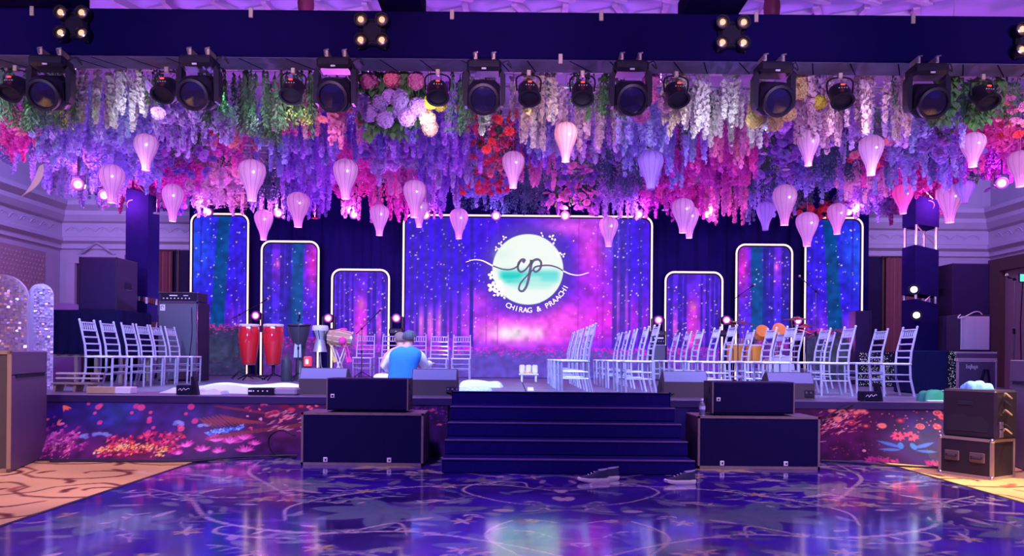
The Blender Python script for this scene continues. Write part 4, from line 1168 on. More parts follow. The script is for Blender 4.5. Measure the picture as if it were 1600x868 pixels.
PLAN = [
 [(0,40,'F'),(40,85,'F'),(85,124,'Y'),(124,228,'W'),(228,325,'R'),(325,355,'N'),(355,405,'N'),(405,442,'F'),(442,498,'Y'),(498,560,'E'),(560,600,'I'),(600,660,'I'),(690,744,'F'),(744,800,'W'),(800,868,'C'),(868,940,'T'),(940,985,'T'),(1035,1068,'C'),(1068,1182,'W'),(1245,1300,'B'),(1300,1416,'B'),(1416,1490,'I'),(1490,1552,'I'),(1552,1610,'E')],
 [(0,48,'E'),(48,125,'V'),(125,232,'V'),(232,330,'Q'),(330,400,'L'),(400,440,'F'),(440,480,'M'),(480,560,'K'),(560,640,'I'),(640,712,'P'),(712,800,'G'),(800,870,'W'),(870,965,'B'),(965,1050,'V'),(1050,1110,'T'),(1110,1182,'W'),(1182,1250,'U'),(1250,1330,'B'),(1330,1420,'L'),(1420,1545,'J'),(1545,1610,'G')],
 [(0,48,'S'),(48,130,'V'),(130,235,'J'),(235,330,'L'),(330,400,'E'),(400,440,'V'),(440,525,'P'),(525,610,'P'),(610,740,'P'),(740,800,'G'),(800,870,'V'),(870,965,'L'),(965,1050,'V'),(1050,1115,'V'),(1115,1182,'K'),(1182,1255,'U'),(1255,1325,'Q'),(1325,1390,'E'),(1390,1505,'U'),(1505,1610,'S')],
 [(0,50,'S'),(50,130,'V'),(130,235,'J'),(235,330,'U'),(330,400,'S'),(400,445,'D'),(445,525,'P'),(525,570,'K'),(570,645,'U'),(645,745,'P'),(745,810,'G'),(810,875,'P'),(875,960,'U'),(960,1055,'V'),(1055,1180,'M'),(1180,1260,'U'),(1260,1325,'D'),(1325,1385,'G'),(1385,1500,'J'),(1500,1610,'S')],
 [(0,160,'J'),(160,250,'V'),(250,330,'U'),(330,400,'O'),(400,445,'V'),(445,525,'P'),(525,570,'S'),(570,650,'Q'),(650,745,'L'),(745,800,'E'),(800,875,'K'),(875,920,'O'),(920,1010,'D'),(1010,1060,'V'),(1060,1180,'S'),(1180,1265,'U'),(1265,1330,'D'),(1330,1385,'S'),(1385,1490,'V'),(1490,1610,'S')],
 [(60,170,'V'),(170,250,'J'),(250,320,'S'),(320,400,'A'),(400,445,'D'),(445,525,'P'),(525,600,'S'),(600,650,'K'),(650,720,'P'),(720,800,'G'),(800,850,'D'),(850,930,'U'),(930,1005,'D'),(1005,1065,'S'),(1065,1160,'S'),(1160,1240,'D'),(1240,1310,'J'),(1310,1390,'A'),(1390,1500,'S'),(1500,1610,'U')],
 [(100,200,'V'),(200,290,'S'),(290,390,'A'),(390,445,'D'),(445,520,'P'),(520,600,'S'),(600,650,'M'),(650,720,'L'),(720,800,'J'),(800,850,'D'),(850,930,'O'),(930,1005,'Q'),(1005,1100,'S'),(1100,1165,'K'),(1165,1235,'V'),(1235,1310,'D'),(1310,1390,'Q'),(1390,1500,'S'),(1500,1560,'U')],
 [(170,240,'S'),(240,300,'U'),(300,390,'A'),(390,445,'V'),(445,510,'P'),(540,600,'K'),(600,660,'M'),(660,705,'P'),(715,790,'D'),(790,850,'D'),(850,930,'U'),(930,1000,'L'),(1000,1100,'S'),(1100,1160,'K'),(1160,1230,'V'),(1230,1310,'G'),(1310,1390,'Q'),(1390,1440,'S')]]
for row, plan in enumerate(PLAN):
    d = ROWS[row]
    for x0, x1, code in plan:
        X0, X1 = atx(x0, d), atx(x1, d)
        k = max(1, round((X1 - X0) / .40))
        for i in range(k):
            x = X0 + (X1 - X0) * (i + .5) / k + random.uniform(-.03, .03)
            if abs(x) > 8.35: continue
            bunch(code, row, x, d)
for (code, row), roots in counts.items():
    for r in [q_ for q_ in roots if not q_.children]: roots.remove(r); bpy.data.objects.remove(r)
    nm, words, _ = KIND[code]
    roots.sort(key=lambda o: o.location.x)
    for i, r in enumerate(roots):
        if len(roots) == 1: lab = 'the only %s bunch in the %s' % (words, ROWN[row])
        elif i == len(roots) - 1 and len(roots) > 2: lab = '%s bunch, last of its kind from the left in the %s' % (words, ROWN[row])
        else: lab = '%s bunch, %s of its kind from the left in the %s' % (words, ordinal(i), ROWN[row])
        tag(r, lab, 'flowers' if nm[:3] not in ('fer', 'ivy', 'lea') else 'foliage', 'hanging bunches in the ' + ROWN[row])

# hydrangea balls hanging singly
def hydrangea(px_, py_, d, colr, s, label, group):
    p = at(px_, py_, d)
    r = empty('hydrangea', (p.x, p.y, p.z), 0, label, 'flower', group)
    put(shape('hydra', colr, 2), r, (0, 0, 0), s)
    MB().tube([(0, 0, .08 * s), (.01, 0, (GZ - p.z) * .5), (0, 0, GZ - p.z)], .005, 5).build('stem', pm('green'), r)
HY = [(577, 128, 'rosepink', 'dusty pink hydrangea high beside the moving head'), (613, 123, 'rosepink', 'dusty pink hydrangea, middle one of three just under the truss'), (650, 126, 'rosepink', 'dusty pink hydrangea beside the par light with yellow blooms'),
      (565, 160, 'lilac', 'lilac hydrangea closest to the moving head, upper of two'), (594, 161, 'lilac', 'large lilac hydrangea in the middle of the lilac cluster'), (608, 150, 'lilac', 'small lilac hydrangea tucked behind the cluster top'), (625, 155, 'lilac', 'pinkish lilac hydrangea at the top of the cluster'),
      (577, 177, 'lilac', 'lilac hydrangea low beside crimson blooms'), (602, 186, 'lilac', 'lowest lilac hydrangea above the ivy'), (627, 172, 'lilac', 'lilac hydrangea under the pinkish one'), (636, 184, 'lilac', 'lilac hydrangea hanging low before the ivy'), (653, 167, 'lilac', 'lilac hydrangea nearest the yellow blooms'),
      (668, 186, 'peach', 'peach hydrangea, upper of two beside lilac cluster'), (672, 200, 'peach', 'peach hydrangea, lower of two beside lilac cluster'), (688, 163, 'yellow', 'yellow bloom just under the par light'), (672, 160, 'yellow', 'small yellow bloom beside the lilac cluster'),
      (1018, 126, 'pink', 'pink hydrangea high beside the central moving head'), (1016, 150, 'pink', 'pink hydrangea, second down beside the central moving head'), (1040, 163, 'palepink', 'pale pink hydrangea lit by the par light'), (1002, 178, 'pink', 'pink hydrangea below the central moving head'),
      (1252, 124, 'ochre', 'cream hydrangea high beside the moving head and blush wisteria'), (1258, 142, 'ochre', 'cream hydrangea second down beside the blush wisteria'), (1236, 144, 'ochre', 'cream hydrangea half hidden by the moving head'), (1231, 176, 'ochre', 'large cream hydrangea under the moving head'),
      (1210, 190, 'ochre', 'lowest cream hydrangea below the moving head'), (1180, 186, 'ochre', 'cream hydrangea at the edge of the white wisteria'), (1182, 168, 'ochre', 'cream hydrangea half behind the white wisteria'), (1280, 160, 'yellow', 'bright yellow bloom among the blush wisteria')]
for px_, py_, c_, lab in HY:
    hydrangea(px_, py_, 9.3 + random.uniform(-.05, .05), c_, .7 if 'small' in lab or c_ == 'yellow' else random.uniform(.82, .96), lab, 'hydrangea blooms at the canopy front')

# single dangling blooms under the canopy edge
for i, (px_, py_, d, lab) in enumerate(((492, 341, 15.2, 'small red bloom dangling above the second forest screen'), (918, 324, 15.2, 'pink bloom hanging over the wide screen beside the emblem'), (925, 336, 15.2, 'dark pink bloom just over the top border of the wide screen'), (1039, 328, 14.6, 'pale pink bloom on a thread beside twin lanterns'),
        (1228, 265, 12.0, 'cream pink rose above the striped pink lantern'), (1195, 240, 11.6, 'pale rose with a thread near the striped pink lantern'), (165, 322, 13.0, 'pink bloom under a lamp by the truss tower'), (245, 333, 13.4, 'white bloom near the tall outermost screen'))):
    p = at(px_, py_, d)
    r = empty('dangling_rose', (p.x, p.y, p.z), 0, lab, 'flower', 'single blooms on threads')
    put(shape('rose', ('red', 'pink', 'rosepink', 'palepink', 'palepink', 'palepink', 'pink', 'white')[i]), r, (0, 0, .02), .9)
    MB().tube([(0, 0, .02), (0, 0, GZ - p.z)], .003, 4).build('thread', M_STEEL, r)

# ---------------------------------------------------------------- balloon lanterns
def lantern_mat(name, col, em, estr):
    return mat(name, col, .7, emit=em, estr=estr, trans=.35, alpha=.88)
LM = {'pink': lantern_mat('lantern_pink', (.58, .36, .58), (.95, .42, .82), .15), 'blue': lantern_mat('lantern_blue', (.52, .42, .90), (.3, .2, .9), .10), 'hot': lantern_mat('lantern_hot', (.80, .14, .46), (.95, .12, .55), .28), 'peach': lantern_mat('lantern_peach', (.78, .50, .46), (1, .5, .45), .2)}  # the unlit blue shade is given a faint glow of its own
m_rib = mat('lantern_rib', (.42, .16, .50), .6)
m_bulb = mat('lantern_bulb', (1, 1, 1), .5, emit=(1, .86, .95), estr=45)
LPROF = [(.062, -.33), (.066, -.31), (.072, -.25), (.098, -.15), (.150, -.03), (.190, .08), (.205, .16), (.196, .23), (.165, .285), (.110, .325), (.055, .345)]
def lantern_meshes(col):
    seg = 60; vs = []; fs = []
    for r, z in LPROF:
        for k_ in range(seg):
            a = 2 * PI * k_ / seg; rr = r * (1 - .045 * abs(math.cos(a * 6)) ** 6)
            vs.append((rr * math.cos(a), rr * math.sin(a), z))
    for i in range(len(LPROF) - 1):
        for k_ in range(seg): fs.append((i*seg+k_, i*seg+(k_+1) % seg, (i+1)*seg+(k_+1) % seg, (i+1)*seg+k_))
    fs.append(tuple((len(LPROF)-1)*seg + k_ for k_ in range(seg)))
    mb = MB(); mb.smooth = True; mb.add(vs, fs)
    return mb.mesh('shade', LM[col])
LMESH = {c_: lantern_meshes(c_) for c_ in LM}
ribm = []
for k_ in range(12):
    a = 2 * PI * (k_ + .0) / 12
    ribm.append(MB().tube([(r * .965 * math.cos(a), r * .965 * math.sin(a), z) for r, z in LPROF], .0045, 4).mesh('rib', m_rib))
bulbm = MB().ball((.03, -.10, .12), .016, 10, 6).mesh('bulb', m_bulb)
rimm = MB().tube([(.064 * math.cos(t * PI / 10), .064 * math.sin(t * PI / 10), -.33) for t in range(20)], .006, 5, closed=True).mesh('rim', m_rib)
for cx_, y0, y1, wd, c_, lab in LANT:
    d = lantern_depth(y0, wd)
    p = at(cx_, (y0 + y1) / 2, d); s = wd * d / F / .41
    r = empty('balloon_lantern', (p.x, p.y, p.z), random.uniform(0, .4), lab + (' of the canopy' if len(lab.split()) < 5 else ''), 'lantern', 'balloon-shaped fabric lanterns')
    hs = (y1 - y0) * d / F / .68
    o = link('shade', LMESH[c_], r); o.scale = (s, s, hs)
    for q_ in ribm:
        g_ = link('rib', q_, o)
    link('rim', rimm, o)
    if c_ != 'blue':
        b = link('bulb', bulbm, r); b.scale = (s, s, hs); b.rotation_euler = (0, 0, -r.rotation_euler.z + .2)
    if c_ != 'blue': bulb('lantern_fill', (p.x, p.y - .05, p.z - .40 * hs), 11, ((1.0, .34, .84), (.62, .30, 1.0))[int(cx_) % 2], .05)  # fill light added below the lantern mouth to brighten nearby flowers
    MB().tube([(0, 0, .33 * hs), (0, 0, GZ - p.z)], .003, 4).build('thread', M_STEEL, r)

# ---------------------------------------------------------------- wash lights hanging at the back of the canopy
m_glow = mat('magenta_lamp', (1, .4, .9), .4, emit=(1.0, .40, .92), estr=9)
m_glow2 = mat('magenta_lamp_ring', (.8, .05, .7), .4, emit=(.90, .04, .85), estr=1.1)
m_white = mat('bluewhite_lamp', (.8, .85, 1), .4, emit=(.75, .82, 1.0), estr=4)
def wash(loc, label, tgt=(0, 0, 1.2), glow=m_glow, drop=None, up=False, s=1.0, group='magenta wash lights at the back of the canopy'):
    r = empty('wash_light', loc, 0, label, 'stage light', group)
    dv = (Vector(tgt) - Vector(loc)).normalized()
    T = dv.to_track_quat('Z', 'Y').to_matrix().to_4x4() @ Matrix.Scale(s, 4)
    MB().lathe([(.001, -.20), (.07, -.20), (.105, -.14), (.115, .0), (.115, .03), (.095, .03), (.09, .0)], 20, T, cap=False).build('housing', m_head, r)
    l_ = MB().lathe([(.068, .012), (.05, .022), (.001, .028)], 18, T, cap=False).build('lens', glow, r)
    if glow is m_glow: MB().lathe([(.093, .006), (.068, .012)], 20, T, cap=False).build('lens_ring', m_glow2, r)
    if drop is not None:
        zt = drop - loc[2]
        MB().tube([(-.13*s, 0, 0), (-.13*s, 0, .16*s), (.13*s, 0, .16*s), (.13*s, 0, 0)], .012*s, 6).build('yoke', m_head, r)
        if zt > 0: MB().tube([(0, 0, .16*s), (0, 0, zt)], .015, 6).build('hanger', m_head, r)
        else: MB().tube([(0, 0, -.11*s), (0, 0, zt + .03)], .03, 8).rbox((-.2, -.2, zt), (.2, .2, zt + .04), .01).build('stand', m_head, r)
    return r
WL = [(122, 288, 12.2, 'high above the sequin arches'), (163, 305, 13.2, 'next to the pale lantern'), (207, 320, 14.2, 'on top of the tower by the bass amplifier'), (325, 331, 15.7, 'over the tall outermost screen'), (435, 333, 15.7, 'between the small and large lanterns'),
      (553, 335, 15.7, 'against the black backdrop left of the wide screen'), (665, 336, 15.7, 'at the wide screen corner by twin lanterns'), (775, 337, 15.7, 'over the emblem screen'), (883, 337, 15.7, 'over the moon emblem'), (998, 335, 15.7, 'at the other wide screen corner'),
      (1105, 335, 15.7, 'against the backdrop beside overlapping lanterns'), (1326, 331, 15.7, 'beside the lantern over the outermost screen'), (1451, 321, 14.2, 'on top of the tower with white lamps'), (1565, 286, 12.2, 'above the speaker stack, brightest')]
for i, (px_, py_, d, lab) in enumerate(WL):
    p = at(px_, py_, d)
    wash(p, 'round magenta wash light ' + lab, (p.x * .45, 0, 1.6), drop=GZ, s=.85)
    c_ = ((1.0, .16, .72), (.42, .12, 1.0))[i % 2]
    bulb('wash_spill', (p.x, p.y - .35, p.z + .02), 48 if i < 13 else 60, c_, .06)
# unseen violet and blue fill spots added at stage level to brighten the flowers
for i, x in enumerate((-6.2, -3.8, -1.4, 1.2, 3.8, 6.4)):
    spot('up_fill', (x, 16.6, 1.0), (x * .98, 12.6, 4.3), 1100, ((.30, .14, 1.0), (.75, .12, 1.0))[i % 2], 62, .8, .1)

# wires strung across the grid for the lanterns and lamps
for d in sorted({round(o.location.y, 3) for o in COL.objects if o.parent is None and o.name.split('.')[0] in ('balloon_lantern', 'dangling_rose', 'wash_light', 'hydrangea')} | {11.2}):
    MB().tube([(-8.9, d, 0), (8.9, d, 0)], .005, 4).build('wire', M_STEEL, gr)

# curved pale plume at the canopy corner
r = empty('pale_plume', at(48, 285, 11.2), 0, 'pale curved feather-like plume hanging at the canopy corner above sequin arches', 'decoration')
pts = [at(x, y, 11.2) - Vector(r.location) for x, y in ((65, 258), (61, 275), (52, 292), (40, 303), (25, 312))]
c_ = curve(pts, 6); mb = MB(); vs = []; fs = []
for i, p in enumerate(c_):
    w_ = .10 * math.sin(PI * min(.97, .12 + .88 * i / (len(c_) - 1))) + .015
    for yy in (0, .012): vs += [(p[0] - w_ * .7, p[1] + yy, p[2] - w_ * .3), (p[0] + w_ * .7, p[1] + yy - .02, p[2] + w_ * .3)]
for i in range(len(c_) - 1):
    b, e = i*4, i*4+4; fs += [(b, b+1, e+1, e), (b+2, e+2, e+3, b+3), (b, e, e+2, b+2), (b+1, b+3, e+3, e+1)]
mb.smooth = True; mb.add(vs, fs).build('vane', mat('plume_cream', (.72, .66, .62), .8, trans=.2), r, fix=True)
MB().tube([(c_[0][0], c_[0][1], c_[0][2]), (c_[0][0], c_[0][1], GZ - r.location.z)], .004, 4).build('thread', M_STEEL, r)
# ================================================================ loudspeakers in front of the stage
m_logo = mat('logo_plate', (.75, .72, .62), .4)
def sub(x0, x1, yf, label, logos):
    r = empty('subwoofer', ((x0 + x1) / 2, yf, .009), 0, label, 'loudspeaker', 'wide subwoofers before the stage')
    w2 = (x1 - x0) / 2; h = .545; dp = .56
    MB().rbox((-w2, .015, 0), (w2, dp, h), .008).build('cabinet', mat('sub_cabinet', (.085, .06, .085), .5, bump=.15, bscale=180), r)
    MB().box((-w2, 0, 0), (-w2 + .022, .016, h)).box((w2 - .022, 0, 0), (w2, .016, h)).box((-w2, 0, h - .022), (w2, .016, h)).box((-w2, 0, 0), (w2, .016, .03)).build('front_frame', M_EDGE, r)
    MB().box((-w2 + .022, .006, .03), (w2 - .022, .014, h - .022)).build('grille', M_GRILLE, r)
    for lx in logos:
        l = MB().rbox((lx - .022, -.004, .035), (lx + .022, .008, .085), .004).build('logo_plate', m_logo, r)
        MB().cbox((lx + .003, -.005, .06), (.016, .003, .018)).build('logo_mark', M_BLACK, l)
    return r
sub(at(470, 727, 7.95).x, at(661, 729, 7.95).x, 7.95, 'wide black subwoofer on the dance floor by the skirt with pink flowers', (-.38, .28))
sub(at(1090, 735, 7.95).x, at(1281, 735, 7.95).x, 7.95, 'wide black subwoofer on the dance floor carrying a water bottle', (-.38, .28))
def topbox(x0, x1, yf, label, side):
    r = empty('front_speaker', ((x0 + x1) / 2, yf, .009 + .545), 0, label, 'loudspeaker', 'speakers lying on the subwoofers')
    w2 = (x1 - x0) / 2; h = .355; dp = .36
    MB().rbox((-w2 + .1, .04, 0), (w2 - .1, dp - .04, .02), .004).build('foot_plate', M_BLACK, r)
    MB().prism([(-w2, .02), (w2, .02), (w2, h), (-w2, h)], .012, dp).build('cabinet', M_CAB, r, fix=True)
    MB().rbox((-w2 + .01, 0, .03), (w2 - .01, .014, h - .01), .006).build('grille', M_GRILLE, r)
    MB().rbox((-w2, -.002, .02), (-w2 + .014, .02, h), .003).build('edge_bar', M_EDGE, r)
    MB().rbox((w2 - .014, -.002, .02), (w2, .02, h), .003).build('edge_bar', M_EDGE, r)
    l = MB().rbox((-w2 + .045, -.006, .15), (-w2 + .085, .004, .19), .003).build('logo_plate', m_logo, r)
    MB().cbox((-w2 + .066, -.007, .17), (.018, .003, .018)).build('logo_mark', M_BLACK, l)
    for k_ in range(2):
        MB().cbox((side * (w2 + .001), .13 + .12 * k_, .26 - .12 * k_), (.008, .05, .07)).build('side_slot', M_RUBBER, r)
    return r
topbox(at(510, 600, 8.05).x, at(638, 600, 8.05).x, 8.05, 'black speaker lying on the subwoofer in front of the seated man', 1)
topbox(at(1113, 600, 8.05).x, at(1242, 600, 8.05).x, 8.05, 'black speaker lying on the subwoofer beside the water bottle', -1)
# water bottle
b = empty('water_bottle', at(1097, 650, 8.07) * 1.0, 0, 'clear plastic water bottle standing on the subwoofer', 'bottle')
b.location.z = .009 + .545
m_pet = mat('clear_plastic', (.75, .8, .9), .1, spec=.8); m_pet.node_tree.nodes['Principled BSDF'].inputs['Transmission Weight'].default_value = .85
MB().lathe([(.028, 0), (.032, .01), (.030, .04), (.033, .06), (.033, .10), (.018, .145), (.012, .15), (.012, .16)], 16).build('bottle_body', m_pet, b)
MB().lathe([(.014, .155), (.014, .175)], 12).build('cap', M_WHITE, b)
MB().lathe([(.0336, .062), (.0336, .098)], 16, cap=False).build('paper_label', mat('bottle_label', (.5, .55, .75), .5), b)

# big stacked subs at both edges
def side_stack(xin, yf, yb, wd, sgn, label, group):
    r = empty('stacked_subwoofer', (xin, yf, 0), 0, label, 'loudspeaker', group)
    dp = yb - yf; tw = .28 * sgn * 0 + .0
    R = Matrix.Rotation(-sgn * .30, 4, 'Z')
    for k_ in range(2):
        z0, z1 = k_ * .925, .925 if k_ == 0 else 1.165
        bd = MB().rbox((0, 0, z0 + .003), (sgn * wd, dp, z1), .01, R) if sgn > 0 else MB().rbox((-wd, 0, z0 + .003), (0, dp, z1), .01, R)
        bd.build('cabinet', mat('violet_cabinet', (.11, .08, .15), .5, bump=.12, bscale=160), r)
    a, b_ = (0, wd) if sgn > 0 else (-wd, 0)
    fr = MB()
    fr.box((a, -.014, 0.004), (a + .035, .0, 1.165), R).box((b_ - .035, -.014, .004), (b_, 0, 1.165), R).box((a, -.014, 1.13), (b_, 0, 1.165), R).box((a, -.014, .004), (b_, 0, .04), R)
    fr.build('front_frame', mat('gold_edge', (.42, .30, .12), .5), r)
    MB().box((a + .035, -.006, .04), (b_ - .035, 0, 1.13), R).build('grille', mat('brown_grille', (.10, .08, .04), .7, bump=.3, bscale=200), r)
    x_ = .002 if sgn < 0 else -.002
    MB().box((x_ - .006, .12, .90), (x_ + .006, dp - .12, .93), R).build('handle_slot', M_BLACK, r)
    return r
side_stack(at(17, 738, 7.35).x, 7.35, 8.55, .9, -1, 'tall violet-black stacked cabinet with gold front edge by the sequin arches', 'big stacked cabinets at the stage corners')
side_stack(atx(1576, 8.6) - .36, 7.45, 8.6, .9, 1, 'tall violet-black stacked cabinet behind the worn flight case', 'big stacked cabinets at the stage corners')

# shoes
m_shoe = mat('navy_shoe', (.03, .03, .07), .75, noise=.2); m_sole = mat('cream_sole', (.92, .80, .60), .6)
def shoe(x, y, rz, label):
    r = empty('sneaker', (x, y, .008), rz, label, 'shoe', 'dark sneakers at the foot of the steps')
    out = [(-.145, .0, .026), (-.12, .035, .03), (-.05, .045, .036), (.03, .038, .032), (.10, .036, .034), (.14, .028, .036), (.15, 0, .03)]
    def ring(z, s, lift=0):
        up = [(x_ * s, y_ * s, z) for x_, y_, w_ in out]; dn = [(x_ * s, -y_ * s, z) for x_, y_, w_ in out[1:-1]][::-1]
        return [(a, b_, c_ + lift * max(0, -a - .06)) for a, b_, c_ in up + dn]
    def loft(rings, m, nm):
        n_ = len(rings[0]); mb = MB(); mb.smooth = True
        vs = [p for q_ in rings for p in q_]; fs = [(i*n_+k_, i*n_+(k_+1) % n_, (i+1)*n_+(k_+1) % n_, (i+1)*n_+k_) for i in range(len(rings)-1) for k_ in range(n_)]
        fs += [tuple(range(n_))[::-1], tuple((len(rings)-1)*n_+k_ for k_ in range(n_))]
        return mb.add(vs, fs).build(nm, m, r, fix=True)
    loft([ring(0, .93, .25), ring(.008, 1, .2), ring(.034, 1.03, .1), ring(.040, .98, .1)], m_sole, 'sole')
    def upper(z, x0, x1, wd): return [(x0 + (x1 - x0) * (a + .145) / .295, b_ * wd, z + max(0, a) * .12) for a, b_, _ in ring(0, 1)]
    loft([upper(.036, -.14, .147, .95), upper(.05, -.128, .146, .92), upper(.066, -.06, .142, .82), upper(.085, .0, .14, .72), upper(.10, .02, .142, .62)], m_shoe, 'shoe_upper')
    MB().tube([(.05, -.022, .108), (.10, -.024, .114), (.138, 0, .122), (.10, .024, .114), (.05, .022, .108)], .007, 6).build('collar', mat('pale_collar', (.35, .32, .42), .7), r)
    for k_ in range(3): MB().tube([(-.05 + .028 * k_, -.022, .072 + .012 * k_), (-.045 + .028 * k_, .022, .072 + .012 * k_)], .004, 5).build('lace', m_sole, r)
shoe(at(927, 754, 7.04).x, 7.04, .12, 'dark sneaker with cream sole, front one of the pair by the steps')
shoe(at(943, 752, 7.16).x, 7.17, .05, 'dark sneaker with cream sole, rear one of the pair by the steps')
shoe(at(1062, 756, 6.98).x, 6.98, .10, 'single dark sneaker with grey collar at the corner of the steps')

# flight case and rack on the carpet
def flightcase(r, w2, dp, z0, z1, body, edge, handles=(), front_y=0.0):
    MB().box((-w2 + .006, .006, z0 + .006), (w2 - .006, dp - .006, z1 - .006)).build('case_body', body, r)
    e = .028
    for x in (-w2, w2 - e):
        for y in (0, dp - e): MB().box((x, y, z0), (x + e, y + e, z1)).build('corner_edge', edge, r)
    for z in (z0, z1 - e):
        for y in (0, dp - e): MB().box((-w2 + e, y, z), (w2 - e, y + e, z + e)).build('rail_edge', edge, r)
        for x in (-w2, w2 - e): MB().box((x, e, z), (x + e, dp - e, z + e)).build('rail_edge', edge, r)
    for x in (-w2 + e / 2, w2 - e / 2):
        for z in (z0 + e / 2, z1 - e / 2): MB().ball((x, e / 2, z), .026, 10, 6).build('ball_corner', M_STEEL, r)
    for hx, hz in handles:
        d_ = MB().rbox((hx - .075, -.006, hz - .05), (hx + .075, .01, hz + .05), .008).build('handle_dish', mat('dish_metal', (.26, .18, .15), .4, .6), r)
        MB().tube([(hx - .05, -.012, hz + .01), (hx - .05, -.022, hz - .01), (hx + .05, -.022, hz - .01), (hx + .05, -.012, hz + .01)], .008, 6).build('handle_grip', M_RUBBER, d_)
m_caseb = mat('case_laminate', (.022, .014, .022), .5, noise=.3)
m_alu = mat('case_edge_metal', (.52, .42, .30), .4, .55, noise=.15)
r = empty('flight_case', (4.515, 7.645, 0), -1.06, 'worn black flight case with two handles on the carpet', 'flight case')
flightcase(r, .27, .39, .0, .39, m_caseb, m_alu, ((-.13, .2), (.12, .2)))
r = empty('rack_case', (4.535, 7.65, .391), -1.06, 'scuffed black monitor rack with cables stacked on the flight case', 'rack')
w2 = .25
MB().rbox((-w2, 0, 0), (w2 + .03, .38, .475), .02).build('rack_body', m_caseb, r)
MB().rbox((-.10, -.006, .32), (.06, .004, .36), .003).build('recess', M_RUBBER, r)
MB().prism([(-.2, .06), (.2, .06), (.22, .14), (.14, .22), (.02, .2), (-.08, .24), (-.2, .2)], -.004, .002).build('worn_patch', mat('soot', (.02, .014, .02), .9), r, fix=True)
for k_, (z, c_) in enumerate(((.42, .05), (.34, .07), (.26, .04), (.12, .06), (.08, .05))):
    MB().tube(curve([(w2 + .03, .08 + c_, z), (w2 + .09, .05, z + .03), (w2 + .10, .14, z - .02), (w2 + .035, .2, z)], 5), .008, 6).build('cable_loop', (M_CLAMP, M_RUBBER)[k_ % 2], r)
for z in (.10, .02): MB().rbox((w2 + .028, .05, z), (w2 + .045, .11, z + .07), .004).build('latch', M_STEEL, r)
# cloths on top
def heap(name, cx, cy, z0, sx, sy, hz, m, label, cat='cloth', group=None, rz=0, folds=3):
    nx_, ny_ = 22, 16; rng = random.Random(int(cx * 977 + cy * 131)); ph = [rng.uniform(0, 6) for _ in range(6)]
    mb = MB(); mb.smooth = True; vs = []
    for j in range(ny_ + 1):
        for i in range(nx_ + 1):
            u, v = i / nx_ * 2 - 1, j / ny_ * 2 - 1
            edge = max(0, 1 - abs(u) ** 6) * max(0, 1 - abs(v) ** 6)
            h = hz * edge ** .5 * (.72 + .18 * math.sin(u * folds + ph[0] + v * 2) + .12 * math.sin(v * 5 + ph[1] + u * 2))
            vs.append((u * sx * (1 + .05 * math.sin(v * 6 + ph[2])), v * sy * (1 + .06 * math.sin(u * 5 + ph[3])), max(.002, h)))
    fs = [(j*(nx_+1)+i, j*(nx_+1)+i+1, (j+1)*(nx_+1)+i+1, (j+1)*(nx_+1)+i) for j in range(ny_) for i in range(nx_)]
    k0 = len(vs); border = [i for i in range(nx_+1)] + [(j)*(nx_+1)+nx_ for j in range(1, ny_+1)] + [ny_*(nx_+1)+i for i in range(nx_-1, -1, -1)] + [j*(nx_+1) for j in range(ny_-1, 0, -1)]
    vs += [(vs[q_][0], vs[q_][1], 0) for q_ in border]; m_ = len(border)
    fs += [(border[(a+1) % m_], border[a], k0 + a, k0 + (a+1) % m_) for a in range(m_)]
    fs.append(tuple(k0 + a for a in reversed(range(m_))))
    mb.add(vs, fs)
    o = mb.build(name, m, None, fix=True); o.location = (cx, cy, z0); o.rotation_euler = (0, 0, rz)
    return tag(o, label, cat, group)
p = at(1527, 600, 7.8)
heap('teal_cloth', 4.70, 7.76, .391 + .476, .12, .11, .09, mat('teal_print_cloth', (.22, .62, .74), .8, noise=.6, nscale=14), 'teal and white crumpled cloth on top of the scuffed rack')
p = at(1462, 622, 9.1)
gb = heap('green_bag', p.x, 9.12, STZ, .17, .14, .15, mat('green_bag_fabric', (.02, .36, .22), .7), 'green fabric bag with pale piping at the stage edge', 'bag', folds=1.5)
MB().tube([(-.165, -.10, .012), (-.165, -.145, .012), (.165, -.145, .012), (.172, -.05, .014)], .010, 6).build('piping', M_WHITE, gb)
MB().rbox((.03, -.125, .128), (.09, -.08, .138), .003).build('printed_patch', M_WHITE, gb)

